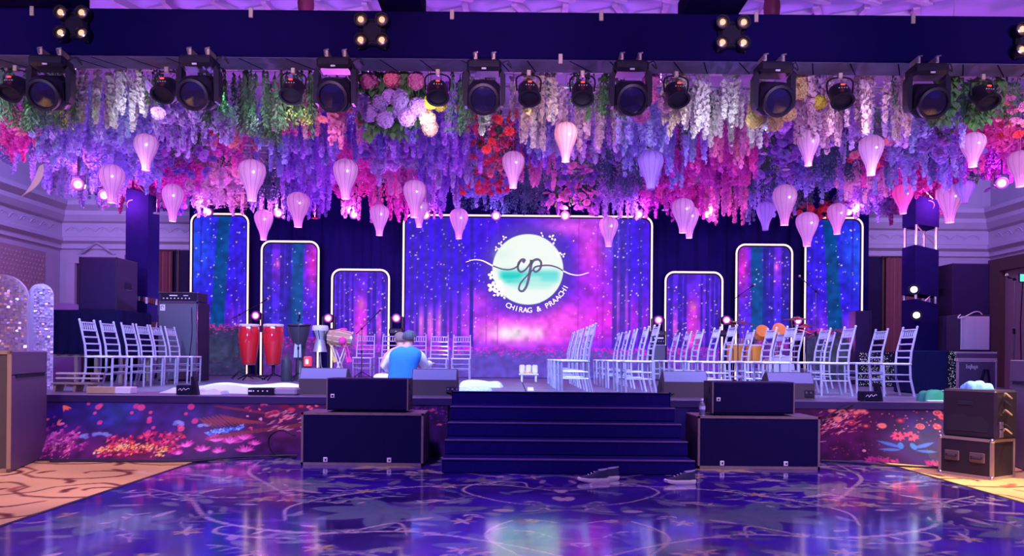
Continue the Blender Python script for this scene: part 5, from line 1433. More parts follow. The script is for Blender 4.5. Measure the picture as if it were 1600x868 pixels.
# ================================================================ stage wedges
def wedge(pxl, pxr, yf, label, side, sc=1.0, plug=False):
    x0, x1 = atx(pxl, yf), atx(pxr, yf)
    r = empty('monitor_wedge', ((x0 + x1) / 2, yf, STZ), 0, label, 'loudspeaker', 'grey monitor wedges along the stage edge')
    w2 = (x1 - x0) / 2
    prof_ = [(0, 0), (.02, .19), (.10, .315), (.16, .325), (.46, .10), (.46, 0)]     # y, z : rear, top, sloping front
    vs = [(-w2, y, z) for y, z in prof_] + [(w2, y, z) for y, z in prof_]; n_ = len(prof_)
    MB().add(vs, [tuple(range(n_)), tuple(range(2*n_-1, n_-1, -1))] + [(i, (i+1) % n_, n_+(i+1) % n_, n_+i) for i in range(n_)]).build('cabinet', mat('wedge_rear', (.065, .055, .065), .7, bump=.15, bscale=150), r, fix=True)
    # padded pale upper strip
    a, b_ = Vector((0, .02, .19)), Vector((0, .10, .315)); nrm = Vector((0, -.84, .54)) * .004
    MB().add([(-w2 + .01, *(a + nrm)[1:]), (w2 - .01, *(a + nrm)[1:]), (w2 - .01, *(b_ + nrm)[1:]), (-w2 + .01, *(b_ + nrm)[1:]),
              (-w2 + .01, *a[1:]), (w2 - .01, *a[1:]), (w2 - .01, *b_[1:]), (-w2 + .01, *b_[1:])], [(0,1,2,3), (0,4,5,1), (1,5,6,2), (2,6,7,3), (3,7,4,0)]).build('top_strip', mat('wedge_strip', (.20, .24, .42), .6), r, fix=True)
    xs_ = side * (w2 + .001)
    MB().prism([(-.10, .11), (0, .05), (.10, .11), (.06, .19), (-.06, .19)], -.004, .004, Matrix.Translation((xs_, .24, 0)) @ Matrix.Rotation(PI / 2, 4, 'Z')).build('side_handle', M_RUBBER, r, fix=True)
    MB().tube([(w2*.55*side, -.004, .05), (w2*.75*side, -.03, .04), (w2*.9*side, -.02, .012), (w2*1.1*side, .05, .012)], .007, 6).build('cable', M_RUBBER, r)
    if plug:
        q_ = MB().rbox((w2 * .55, -.006, .02), (w2 * .95, .006, .11), .004).build('connector_plate', M_RUBBER, r)
        for k_ in range(3): MB().cyl((w2*.62 + .055*k_, -.010, .08), (w2*.62 + .055*k_, .0, .08), .013).build('socket', M_STEEL, q_)
    return r
wedge(467, 541, 9.45, 'grey monitor wedge in front of the hand drums', 1)
wedge(643, 714, 9.45, 'grey monitor wedge beside the seated man', 1, plug=True)
wedge(1038, 1107, 9.5, 'grey monitor wedge behind the speaker with the water bottle', -1)
wedge(1202, 1274, 9.35, 'grey monitor wedge among the chair legs near the drum kit', -1, plug=True)

# small black floor boxes with a scribbled mark
m_mark = mat('pale_mark', (.75, .75, .82), .6)
def floorbox(px_, yf, label, sgn):
    p = at(px_, 612, yf)
    r = empty('floor_effect_box', (p.x, yf, STZ), 0, label, 'floor box', 'small black boxes at the stage edge')
    MB().rbox((-.115, 0, 0), (.075, .16, .115), .01).build('box_body', M_BLACK, r)
    MB().tube(curve([(-.085, -.003, .055), (-.06, -.003, .075), (-.045, -.003, .05), (-.02, -.003, .08), (.0, -.003, .058), (.03, -.003, .078), (.045, -.003, .07)], 4), .0035, 5).build('scribbled_mark', m_mark, r)
    MB().prism([(.06, 0), (.13, .0), (.115, .10), (.085, .215), (.05, .215)], .02, .10).build('raised_flap', M_BLACK, r, fix=True)
floorbox(290, 9.05, 'small black box with raised flap near the white mattress', 1); floorbox(1364, 9.0, 'small black box with raised flap under the chairs by the green bag', 1)

# mattress, pedal box and strewn sheets
heap('white_mattress', atx(375, 10.1), 10.2, STZ, .80, .72, .10, mat('pale_mint_sheet', (.66, .84, .80), .85), 'white sheeted floor mattress in front of the congas', 'mattress', folds=6)
heap('crumpled_sheet', atx(325, 9.35), 9.38, STZ, .22, .22, .06, mat('pale_mint_sheet', (.66, .84, .80), .85), 'crumpled pale sheet beside the small black flap box', 'cloth', folds=9)
p = at(425, 613, 9.15)
r = empty('pedal_unit', (p.x, 9.15, STZ), 0, 'black and silver pedal unit at the stage edge before the mattress', 'pedal box')
MB().rbox((-.29, 0, 0), (.02, .2, .085), .008).build('control_half', M_BLACK, r)
MB().rbox((.02, 0, 0), (.29, .2, .09), .02).build('silver_half', mat('brushed_silver', (.5, .5, .56), .35, .4), r)
for k_ in range(4): MB().cyl((-.22 + .055*k_, -.008, .05), (-.22 + .055*k_, .004, .05), .009).build('knob', m_mark, r)
MB().box((-.28, -.003, .04), (-.24, .001, .06)).build('name_strip', m_mark, r)
heap('folded_mattress', atx(752, 12.3), 12.3, STZ, .34, .3, .115, mat('pale_mint_sheet', (.66, .84, .80), .85), 'thick folded white mattress beside the top of the steps', 'mattress', folds=3)
heap('rolled_sheet', atx(742, 10.9), 10.9, STZ, .24, .16, .07, mat('patterned_sheet', (.50, .62, .78), .8, noise=.5, nscale=24), 'blue patterned folded sheet by the grey wedge and steps', 'cloth', folds=2)
# white low bench with flower shapes
p = at(826, 594, 14.8)
r = empty('low_white_bench', (p.x, 14.8, STZ), 0, 'tiny white low bench below the centre of the wide screen', 'bench')
for x in (-.15, .12): MB().rbox((x, 0, 0), (x + .04, .2, .13), .008).build('leg', M_WHITE, r)
MB().rbox((-.19, -.02, .13), (.19, .24, .165), .01).build('seat', M_WHITE, r)
for k_ in range(3): MB().rbox((-.18 + .125*k_, .20, .165), (-.07 + .125*k_, .24, .33), .02).build('back_board', M_WHITE, r)
for k_ in range(2): MB().ball((-.07 + .1*k_, .06, .19), .03, 8, 6).build('yellow_knob', mat('yellow_gold', (.85, .6, .12), .5), r)
# gaffer tape mark
o = MB().box((-.045, -.62, 0), (.045, .62, .003)).build('tape_mark', M_WHITE); o.location = at(829, 605, 11.6); o.location.z = STZ + .0005; o.rotation_euler = (0, 0, -.02)
tag(o, 'white tape line stuck on the deck beside the chairs', 'tape')

# ================================================================ chairs
def chair():
    r = empty('banquet_chair', (0, 0, 0), 0)
    W, D, SH, H = .195, .19, .43, .92
    s = MB().rbox((-W - .005, -D - .01, SH - .012), (W + .005, D + .005, SH + .018), .01).build('seat', M_CUSH, r)
    leg = MB().lathe([(.014, 0), (.016, .12), (.020, .14), (.016, .16), (.016, .30), (.020, .32), (.016, .34), (.016, SH - .012)], 8)
    lm = leg.mesh('leg', M_CHAIR)
    for sx in (-1, 1):
        o = link('leg', lm, r, (sx * W * .93, -D * .9, 0)); o.rotation_euler = (.03, 0, 0)
    for sx in (-1, 1):
        link('leg', MB().tube([(sx * W * .93, D * 1.25, 0), (sx * W * .93, D * .95, .25), (sx * W * .93, D * .92, SH + .02)], .016, 8).mesh('leg', M_CHAIR), r)
        MB().tube([(sx * W * .95, D * .92, SH), (sx * W * .95, D * 1.0, .6), (sx * W * .90, D * 1.42, H)], [.016, .015, .014], 8).build('back_post', M_CHAIR, r)
        MB().ball((sx * W * .90, D * 1.43, H + .008), .018, 8, 5).build('finial', M_CHAIR, r)
    by = lambda z: D * (1.0 + .42 * max(0, (z - .6) / .32))
    for z in (.52, .61, .70, .79, .895):
        MB().tube([(-W * .93, by(z), z), (W * .93, by(z), z)], .011, 8).build('back_rail', M_CHAIR, r)
    sp = None
    for k_ in range(6):
        x = -W * .93 + (k_ + 1) * (2 * W * .93) / 7
        MB().tube([(x, by(.79), .79), (x, by(.84), .84), (x, by(.895), .895)], [.006, .010, .006], 6).build('spindle', M_CHAIR, r)
    for z in (.20, .29):
        for sx in (-1, 1): MB().tube([(sx * W * .93, -D * .9, z), (sx * W * .93, D, z)], .009, 6).build('stretcher', M_CHAIR, r)
        MB().tube([(-W * .93, -D * .9, z + .03), (W * .93, -D * .9, z + .03)], .009, 6).build('stretcher', M_CHAIR, r)
        MB().tube([(-W * .93, D * .97, z), (W * .93, D * .97, z)], .009, 6).build('stretcher', M_CHAIR, r)
    return r
proto = chair(); first = [True]
def put_chair(x, y, rz, label, group):
    o = proto if first[0] else copy_tree(proto)
    first[0] = False
    o.location = (x, y, STZ); o.rotation_euler = (0, 0, rz + random.uniform(-.03, .03))
    tag(o, label, 'chair', group)
# block of chairs facing centre stage: files counted from the steps, rows from the stage edge
COLS = [.84, 1.69, 2.72, 3.52, 4.30, 5.12]
ROWD = [10.4, 11.2, 12.2, 13.0, 13.9]
HAVE = {0: range(6), 1: range(6), 2: range(5), 3: (0, 1, 2, 4, 5), 4: (0, 1, 2)}
rown = ['row nearest the stage edge', 'second row back', 'third row back', 'fourth row back', 'rearmost row']
for rw, cols in HAVE.items():
    for c_ in cols:
        put_chair(COLS[c_], ROWD[rw], -PI / 2, 'silver chair in the big block, %s file from the steps, %s' % (ORD[c_], rown[rw]), 'silver chairs in the block facing centre stage')
for i, y in enumerate((10.45, 10.97, 11.55, 12.0, 12.46, 12.98)):
    put_chair(-5.52, y, PI / 2, 'silver chair by the draped riser, %s from the stage edge in its file' % ORD[i], 'silver chairs beside the draped riser')
for i, px_ in enumerate((568, 608.5, 650, 685, 720.5)):
    put_chair(atx(px_, 16.1), 16.1, 0.0, 'silver chair in the back row, %s from the hand drums' % ORD[i], 'silver chairs in front of the wide screen')
# ================================================================ truss towers
m_tow = mat('tower_cloth', (.011, .007, .085), .8, noise=.2, bump=.15, bscale=9, spec=.05)
def tower(px0, px1, d, label, gaps):
    x0, x1 = atx(px0, d), atx(px1, d)
    r = empty('truss_tower', ((x0 + x1) / 2, d, STZ), 0, label, 'truss', 'black towers at the stage sides')
    w2 = (x1 - x0) / 2
    for sx in (-1, 1):
        for y in (0, 2 * w2): MB().tube([(sx * (w2 - .025), y, 0), (sx * (w2 - .025), y, 4.0 - STZ + .3)], .025, 8).build('chord', M_STEEL, r)
    for k_ in range(9):
        z = .2 + k_ * .4; s_ = 1 if k_ % 2 else -1
        MB().tube([(-s_ * (w2 - .03), 0, z), (s_ * (w2 - .03), 0, z + .38)], .012, 6).build('lattice_bar', M_STEEL, r)
    zz = 0.02
    for g0, g1 in gaps + [(4.2 - STZ, 4.3)]:
        MB().prism([(-w2 - .01, zz), (w2 + .01, zz - (.06 if zz > .1 else 0)), (w2 + .01, g0 - .10), (-w2 - .01, g0)], -.035, 2 * w2 + .035).build('cloth_sleeve', m_tow, r, fix=True)
        zz = g1
    return r
tower(197, 230, 14.2, 'black truss tower behind the draped riser speaker', [(1.0, 1.14), (1.5, 1.58)])
tower(1428, 1463, 14.2, 'black truss tower carrying two bright white lamps', [(1.62, 1.72), (2.62, 3.0)])
for i, (py_, lab) in enumerate(((452, 'upper of two on the tower beside the curtain'), (492, 'lower of two on the tower beside the curtain'))):
    p = at(1428 + 4 * i, py_, 13.95)
    wash(p, 'bright blue-white lamp, ' + lab, (p.x - 1.1, p.y - 2.2, p.z - .25), m_white, drop=None, s=.85, group='white lamps on the tower')
    q_ = bpy.data.objects[[o.name for o in bpy.data.objects if o.get('label') == 'bright blue-white lamp, ' + lab][0]]
    MB().tube([(.05, .08, 0), (.20, .235, 0)], .02, 6).build('bracket', m_head, q_)
    spot('tower_beam', (p.x - .12, p.y - .25, p.z), (p.x - 4, p.y - 3, STZ), 60, (.6, .7, 1.0), 42, .7, .08)

# ================================================================ speakers, risers and amps beside the towers
def speaker_box(name, x0, x1, yf, z0, z1, dp, label, grp=None, cat='loudspeaker', rz=0.0, pv='L'):
    r = empty(name, ((x0 + x1) / 2, yf, z0), rz, label, cat, grp)
    w2 = (x1 - x0) / 2; h = z1 - z0
    MB().rbox((-w2, .012, 0), (w2, dp, h), .012).build('cabinet', M_CAB, r)
    MB().rbox((-w2 + .02, 0, .02), (w2 - .02, .014, h - .02), .006).build('grille', mat('violet_grille', (.030, .018, .085), .75, bump=.3, bscale=200, spec=.1), r)
    for xx in (-w2, w2 - .018): MB().box((xx, -.003, 0), (xx + .018, .014, h)).build('edge_bar', M_CAB, r)
    for sx in (-1, 1):
        MB().rbox((sx * (w2 + .002) - .006, dp * .4, h * .42), (sx * (w2 + .002) + .006, dp * .7, h * .55), .004).build('handle', M_BLACK, r)
    return r
# left riser draped in black carrying a speaker
RX0, RX1, RY = atx(76, 12.6), atx(190, 12.6), 12.6
r = empty('draped_riser', ((RX0 + RX1) / 2, RY, STZ), 0, 'black draped riser under the tall speaker behind silver chairs', 'riser')
w2 = (RX1 - RX0) / 2; dp = 1.0; zb, zt = at(150, 553, RY).z - STZ, at(150, 484, RY).z - STZ
mb = MB(); mb.smooth = True
per = [(-w2 + 2 * w2 * i / 40, 0) for i in range(40)] + [(w2, dp * i / 16) for i in range(16)] + [(w2 - 2 * w2 * i / 40, dp) for i in range(40)] + [(-w2, dp - dp * i / 16) for i in range(16)]
vs = []
for j, z in enumerate((zt, zt - .04, zb)):
    for i, (x, y) in enumerate(per):
        k_ = .0 if j == 0 else (.01 if j == 1 else .03 + .02 * math.sin(i * 1.1))
        s_ = 1 + k_ / w2; vs.append((x * s_, (y - dp / 2) * (1 + k_ / dp * 2) + dp / 2, z))
n_ = len(per); fs = [(j*n_+i, (j+1)*n_+i, (j+1)*n_+(i+1) % n_, j*n_+(i+1) % n_) for j in range(2) for i in range(n_)] + [tuple(range(n_))]
mb.add(vs, fs).build('drape', M_CLOTHBLK, r, fix=True)
m_oldwood = mat('old_wood', (.34, .26, .22), .8, noise=.3, nscale=6)
for yy in (0, dp - .05): MB().box((-w2, yy, zb - .05), (w2, yy + .05, zb)).build('rail', m_oldwood, r)
for x in (-w2, -w2 + .42, w2 - .45, w2 - .05):
    for y in (0, dp - .05): MB().box((x, y, 0), (x + .05, y + .05, zb - .05)).build('leg', m_oldwood, r)
MB().box((-w2 - .0, dp, 0), (w2 + .0, dp + .02, zb - .05)).build('rear_cloth', M_CLOTHBLK, r)
speaker_box('tall_speaker', atx(122, 12.75), atx(181, 12.75), 12.75, STZ + zt, at(150, 401, 12.75).z, .72, 'violet-black square speaker standing on the draped riser', 'square speakers at the stage sides')
p = at(116, 440, 13.0)
def mic_stand(x, y, hz, boom=None, label='', base_z=None, mic=True, group='microphone stands', foot='tripod', straight=None):
    bz = STZ if base_z is None else base_z
    r = empty('microphone_stand', (x, y, bz), 0, label, 'mic stand', group)
    if foot == 'tripod':
        for k_ in range(3):
            a = k_ * 2 * PI / 3 + .4; MB().tube([(0, 0, .16), (.26 * math.cos(a), .26 * math.sin(a), .01)], .008, 6).build('leg', M_BLACK, r)
    else: MB().lathe([(.13, 0), (.13, .015), (.03, .03)], 20).build('base_disc', M_BLACK, r)
    MB().tube([(0, 0, .03), (0, 0, hz * .55)], .012, 8).tube([(0, 0, hz * .5), (0, 0, hz)], .008, 8).build('pole', mat('stand_metal', (.10, .10, .13), .35, .6), r)
    MB().cyl((0, 0, hz * .52), (0, 0, hz * .57), .018).build('clutch', M_BLACK, r)
    e = (0, 0, hz)
    if boom:
        dx, dz = boom
        MB().tube([(-dx * .35, 0, hz - dz * .35), (dx, 0, hz + dz)], .007, 6).build('boom', M_BLACK, r)
        MB().ball((0, 0, hz), .025, 8, 6).build('boom_joint', M_BLACK, r); e = (dx, 0, hz + dz)
    if mic:
        dv = Vector((boom[0], -.1, boom[1])).normalized() if boom else Vector((-.5, -.2, .6)).normalized()
        e = Vector(e)
        m_ = MB().tube([e - dv * .05, e + dv * .09], [.011, .016], 8).build('microphone', M_BLACK, r)
        MB().ball(e + dv * .11, .026, 10, 7).build('mic_grille', M_STEEL, m_)
    return r
mic_stand(atx(114, 13.2), 13.9, 1.92, (.22, .28), 'slim boom stand behind the draped riser by the doorway', mic=False)
# pale arched board behind the riser
p = at(100, 482, 14.6)
o = MB().prism([(-.55, 0), (.55, 0), (.55, 1.15)] + [(.55 * math.cos(a), 1.15 + .28 * math.sin(a)) for a in np.linspace(.2, PI - .2, 12)] + [(-.55, 1.15)], 0, .05).build('arched_board', mat('violet_board', (.34, .26, .60), .6), fix=True)
o.location = (atx(101, 14.6), 14.6, STZ); tag(o, 'pale violet arched board behind the draped riser', 'board')
# low stand of pale planks, timber block and white pad on the stage edge
r = empty('plank_stand', (atx(115, 9.5), 9.5, STZ), 0, 'low stand of pale planks before the draped riser', 'plank stand')
for k_, (z, x0, x1) in enumerate(((.215, -.26, .30), (.155, -.26, .28))): MB().rbox((x0, .06, z), (x1, .16, z + .022), .004).build('plank', mat('pale_plank', (.62, .56, .56), .7, noise=.15), r)
for x in (-.18, .12): MB().rbox((x, .16, .06), (x + .10, .19, .235), .005).build('upright', M_WHITE, r)
MB().rbox((-.28, 0, .09), (.24, .22, .115), .004).build('lower_board', m_oldwood, r)
for x in (-.27, -.02, .16): MB().prism([(x, 0), (x + .03, 0), (x + .05, .09), (x + .01, .09)], .02, .2).build('leg', m_oldwood, r, fix=True)
r = empty('timber_block', (atx(157, 9.15), 9.15, STZ), 0, 'yellowish timber block with white end at the stage edge', 'timber')
MB().rbox((-.17, 0, 0), (.17, .18, .08), .006).build('block', mat('yellow_timber', (.52, .42, .24), .8, noise=.3), r)
MB().rbox((.171, 0, 0), (.36, .17, .082), .008).build('white_end', M_WHITE, r)

# bass cabinet with amplifier head
xa, xb = atx(246, 13.6), atx(308, 13.6)
r = empty('bass_cabinet', ((xa + xb) / 2, 13.6, STZ), 0, 'tall bass speaker cabinet with silver edges by the outermost screen', 'loudspeaker')
w2 = (xb - xa) / 2; h = at(275, 471, 13.6).z - STZ
MB().rbox((-w2, .012, .0), (w2, .55, h), .012).build('cabinet', M_CAB, r)
MB().box((-w2 + .02, .0, .03), (w2 - .02, .014, h - .03)).build('grille', mat('bluegrey_grille', (.10, .11, .16), .8, bump=.3, bscale=220), r)
MB().box((-w2, -.008, 0), (-w2 + .018, .012, h)).box((w2 - .018, -.008, 0), (w2, .012, h)).box((-w2, -.008, h - .03), (w2, .012, h)).build('silver_edge', M_CHROME, r)
l = MB().rbox((-w2 + .04, -.01, h - .16), (-w2 + .13, .002, h - .05), .004).build('emblem_plate', m_mark, r)
MB().tube([(-w2 + .085 + .025 * math.cos(t * .6), -.012, h - .105 + .03 * math.sin(t * .6)) for t in range(8)], .005, 5).build('emblem_mark', M_BLACK, l)
MB().tube(curve([(w2 - .10, -.012, h - .1), (w2 - .09, -.012, h * .6), (w2 - .13, -.012, h * .3), (w2 - .12, -.012, .1)], 5), .006, 5).build('cable', M_BLACK, r)
r2 = empty('amplifier_head', ((xa + xb) / 2, 13.6, STZ + h), 0, 'silver-trimmed amplifier head on the tall bass cabinet', 'amplifier')
MB().rbox((-w2 + .0, .02, .0), (w2 - .0, .45, .17), .012).build('amp_body', M_CAB, r2)
MB().rbox((-w2 + .05, .006, .025), (w2 - .03, .024, .145), .004).build('panel', M_BLACK, r2)
MB().box((-w2, .0, .155), (w2, .03, .172)).box((-w2, 0, 0), (w2, .03, .014)).build('silver_trim', M_CHROME, r2)
for k_ in range(8): MB().cyl((-w2 + .10 + .065 * k_, -.006, .06), (-w2 + .10 + .065 * k_, .01, .06), .012, n=8).build('knob', m_mark, r2)
MB().cbox((-.08, .004, .11), (.14, .006, .02)).cbox((.14, .004, .11), (.08, .006, .014)).build('name_strip', m_mark, r2)

# sequin arches
m_seq = mat('sequin', (.74, .60, .92), .2, .35)
def sequin_arch(cx, y, w2, h, label, rz, z0=0.0, nn=900, top=None):
    r = empty('sequin_arch', (cx, y, z0), rz, label, 'backdrop panel', 'sequin panels')
    poly = [(-w2, 0), (w2, 0)] + [(w2 * math.cos(a), h - w2 + w2 * math.sin(a)) for a in np.linspace(0, PI, 17)]
    MB().prism(poly, 0, .05).build('board', mat('violet_white_board', (.62, .54, .78), .6), r, fix=True)
    mb = MB(); rg = random.Random(3)
    def inside(x, z): return abs(x) < w2 - .02 and (z < h - w2 or math.hypot(x, z - h + w2) < w2 - .02)
    st = .033
    z = .03
    while z < h - .02:
        x = -w2 + .02
        while x < w2 - .02:
            if inside(x, z) and rg.random() < .93:
                n_ = Vector((rg.gauss(0, .35), -1, rg.gauss(0, .35))).normalized(); u = n_.cross(Vector((0, 0, 1))).normalized() * .0155; v = n_.cross(u).normalized() * .0155
                p_ = Vector((x + rg.uniform(-.004, .004), -.012, z))
                mb.add([p_ - u - v, p_ + u - v, p_ + u + v, p_ - u + v], [(0, 1, 2, 3)])
            x += st
        z += st
    s = mb.build('sequins', m_seq, r); s['kind'] = 'stuff'
    return r
sequin_arch(atx(0, 9.6), 9.6, .32, at(10, 428, 9.6).z - STZ, 'large glittering sequin arch behind the gold-edged cabinet', .15, STZ)
sequin_arch(atx(65, 9.9), 9.9, .14, at(68, 443, 9.9).z - STZ, 'narrow turned sequin arch beside the draped riser', .95, STZ)
r = empty('red_flower_spray', (atx(50, 11.0), 11.0, STZ), 0, 'red flower spray on a stand between the sequin arches', 'flowers')
MB().tube([(0, 0, 0), (0, 0, .95)], .02, 8).lathe([(.14, 0), (.14, .02), (.03, .04)], 14).build('stand', M_BLACK, r)
for k_ in range(12):
    o = put(shape('small_rose', 'red'), r, (random.uniform(-.10, .10), random.uniform(-.08, .08), 1.0 + random.uniform(-.12, .12)), 1.2, tilt=1.2)

# right hand stack
speaker_box('tall_speaker', atx(1487, 14.0), atx(1546, 14.0), 14.0, at(1500, 492, 14.0).z, at(1500, 411, 14.0).z, .75, 'violet-black square speaker on top of the stack by the tower', 'square speakers at the stage sides')
speaker_box('stack_speaker', atx(1474, 14.0), atx(1548, 14.0), 14.0, STZ, at(1500, 493, 14.0).z - .002, .75, 'dark square speaker at the bottom of the stack behind the guitar amplifier', 'square speakers at the stage sides')
xa, xb = atx(1496, 12.6), atx(1558, 12.6)
zc = at(1530, 549, 12.6).z
r = empty('equipment_case', ((xa + xb) / 2, 12.6, STZ), .0, 'metal-edged road case with white stencil under the guitar amplifier', 'flight case')
w2 = (xb - xa) / 2; hh = zc - STZ
flightcase(r, w2, .6, 0, hh * .78, mat('violet_case', (.10, .07, .15), .5, noise=.2), mat('bright_case_edge', (.68, .62, .72), .35, .5))
lid = MB().box((-w2 + .004, .004, hh * .80), (w2 - .004, .596, hh)).build('lid', mat('violet_case', (.1, .07, .15), .5), r)
MB().box((-w2, 0, hh - .03), (w2, .6, hh)).box((-w2, 0, hh * .785), (w2, .6, hh * .785 + .03)).build('lid_edge', mat('bright_case_edge', (.68, .62, .72), .35, .5), lid)
st = MB()
for k_, (x, ww, z, tt) in enumerate(((-.18, .035, .36, .07), (-.135, .03, .36, .05), (-.10, .03, .36, .07), (-.06, .03, .355, .05), (-.02, .03, .36, .05))):
    st.box((x, -.004, z), (x + .010, .008, z + tt)).box((x, -.004, z + tt * .4), (x + ww, .008, z + tt * .4 + .012)).box((x + ww - .009, -.004, z - (.02 if k_ % 2 else 0)), (x + ww, .008, z + .045))
st.build('white_stencil', m_mark, r)
xs_ = w2 + .001
MB().rbox((xs_ - .004, .10, .28), (xs_ + .006, .30, .36), .004).build('side_handle', mat('dish_metal', (.26, .18, .15), .4, .6), r)
MB().box((xs_ - .004, .12, .14), (xs_ + .004, .32, .20)).build('paper_label', M_WHITE, r)
MB().tube([(.06, -.01, .14), (.11, -.015, .34), (.17, -.015, .34), (.20, -.01, .12)], .018, 6).build('strap', M_BLACK, r)
xa, xb = atx(1501, 12.7), atx(1546, 12.7)
z1 = at(1530, 491, 12.7).z
r = empty('guitar_amplifier', ((xa + xb) / 2, 12.7, zc), 0, 'guitar amplifier with pale grille cloth on the road case', 'amplifier')
w2 = (xb - xa) / 2; hh = z1 - zc
MB().rbox((-w2 - .02, .014, 0), (w2 + .02, .40, hh), .015).build('amp_body', M_CAB, r)
MB().rbox((-w2, 0, .03), (w2, .016, hh - .03), .006).build('grille_cloth', mat('pale_grille', (.52, .50, .66), .8, bump=.2, bscale=200), r)
MB().box((w2 + .018, .10, hh * .5), (w2 + .026, .24, hh * .62)).build('sticker', mat('yellow_sticker', (.85, .7, .4), .6), r)
MB().rbox((w2 + .018, .28, hh * .15), (w2 + .032, .32, hh * .85), .004).build('metal_plate', M_STEEL, r)
MB().tube(curve([(-w2, .02, hh), (-w2 - .05, 0, hh - .06), (-w2 + .05, -.02, hh - .04), (0, .05, hh + .04), (.12, .1, hh + .05), (.18, .1, hh)], 6), .008, 5).build('cable', M_WHITE, r)
# mic with glowing tablet at the far edge
r = mic_stand(atx(1584, 11.4), 11.4, at(1584, 436, 11.4).z - STZ, (-.09, .03), 'microphone on a tall stand before the brown doorway', foot='disc')
r = empty('tablet_holder', (atx(1597, 11.5), 11.5, STZ), 0, 'small stand with a glowing green tablet beside the microphone', 'tablet')
z = at(1597, 435, 11.5).z - STZ
MB().tube([(0, 0, .02), (-.03, 0, z * .6), (0, 0, z)], .008, 6).lathe([(.12, 0), (.12, .015), (.02, .03)], 16).build('stand', M_BLACK, r)
MB().rbox((-.07, -.02, z - .06), (.16, .0, z + .08), .01).build('tablet_body', M_BLACK, r)
MB().box((-.055, -.024, z - .045), (.145, -.02, z + .065)).build('screen', mat('green_screen', (.1, .8, .5), .4, emit=(.12, .80, .50), estr=1.0), r)
# black draped block and twinkling panels
xa, xb = atx(1428, 11.2), atx(1481, 11.2)
r = empty('draped_block', ((xa + xb) / 2, 11.2, STZ), 0, 'black draped block beside the end of the chairs', 'riser')
w2 = (xb - xa) / 2; hh = at(1450, 547, 11.2).z - STZ
MB().rbox((-w2, 0, 0), (w2, .6, hh), .015).build('block', M_CLOTHBLK, r)
for k_ in range(9): MB().tube([(-w2 + .01 + .02 * k_, -.004, 0), (-w2 + .012 + .02 * k_, -.004, hh - .03)], .006, 5).build('cloth_fold', M_CLOTHBLK, r)
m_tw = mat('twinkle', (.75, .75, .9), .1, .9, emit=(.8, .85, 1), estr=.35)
def twinkle(px0, px1, py0, d, label):
    x0, x1 = atx(px0, d), atx(px1, d); z1 = at((px0 + px1) / 2, py0, d).z - STZ
    r = empty('twinkling_panel', ((x0 + x1) / 2, d, STZ), 0, label, 'panel', 'sequin panels')
    w2 = (x1 - x0) / 2
    MB().rbox((-w2, 0, 0), (w2, .05, z1), .01).build('board', M_BLACK, r)
    mb = MB(); rg = random.Random(int(px0))
    for i in range(int(w2 * 2 * z1 * 1000)):
        x, z, s_ = rg.uniform(-w2 + .01, w2 - .01), rg.uniform(.02, z1 - .01), rg.uniform(.004, .010)
        mb.add([(x - s_, -.004, z), (x, -.008, z - s_), (x + s_, -.004, z), (x, -.008, z + s_)], [(0, 1, 2, 3)])
    o = mb.build('sequins', m_tw, r); o['kind'] = 'stuff'
twinkle(1342, 1402, 549, 14.0, 'glittering low panel between the chair backs and speaker on stand'); twinkle(1480, 1494, 547, 12.0, 'thin glittering strip between draped block and road case')
# PA speaker on stand
r = speaker_box('stand_speaker', atx(1336, 15.2), atx(1361, 15.2), 15.2, STZ, at(1350, 485, 15.2).z, .30, 'slim black column speaker beside the outermost screen and curtain', None)

# ================================================================ hand percussion
m_red_l = mat('red_lacquer', (.72, .02, .03), .12, coat=.8); m_skin = mat('drum_skin', (.80, .76, .68), .6)
def conga(px_, d, label):
    x = atx(px_, d); top = at(px_, 506, d).z - STZ; h = .76
    r = empty('conga_drum', (x, d, STZ), 0, label, 'drum', 'red conga drums')
    z0 = top - h
    b = MB().lathe([(.115, z0), (.120, z0 + .01), (.150, z0 + .18), (.185, z0 + .42), (.192, z0 + .54), (.178, z0 + .68), (.165, top - .02)], 28).build('shell', m_red_l, r)
    MB().lathe([(.18, top - .05), (.187, top - .035), (.187, top - .01), (.17, top), (.001, top + .002)], 28, cap=False).build('drum_head', m_skin, r)
    for k_ in range(6):
        a = k_ * PI / 3; MB().tube([(.187 * math.cos(a), .187 * math.sin(a), top - .03), (.197 * math.cos(a), .197 * math.sin(a), top - .16)], .007, 6).build('tuning_lug', M_CHROME, r)
    MB().lathe([(.12, z0 - .005), (.128, z0 + .012)], 24, cap=False).build('foot_ring', M_CHROME, r)
    for k_ in range(3):
        a = k_ * 2 * PI / 3 + .5; MB().tube([(.02 * math.cos(a), .02 * math.sin(a), z0), (.02 * math.cos(a), .02 * math.sin(a), .12), (.30 * math.cos(a), .30 * math.sin(a), .012)], .013, 6).build('stand_leg', M_BLACK, r)
conga(389, 14.4, 'glossy red conga drum nearest the bass cabinet'); conga(427, 14.4, 'glossy red conga drum beside the black goblet drum')
m_dk = mat('charcoal_drum', (.05, .05, .075), .35, noise=.15)
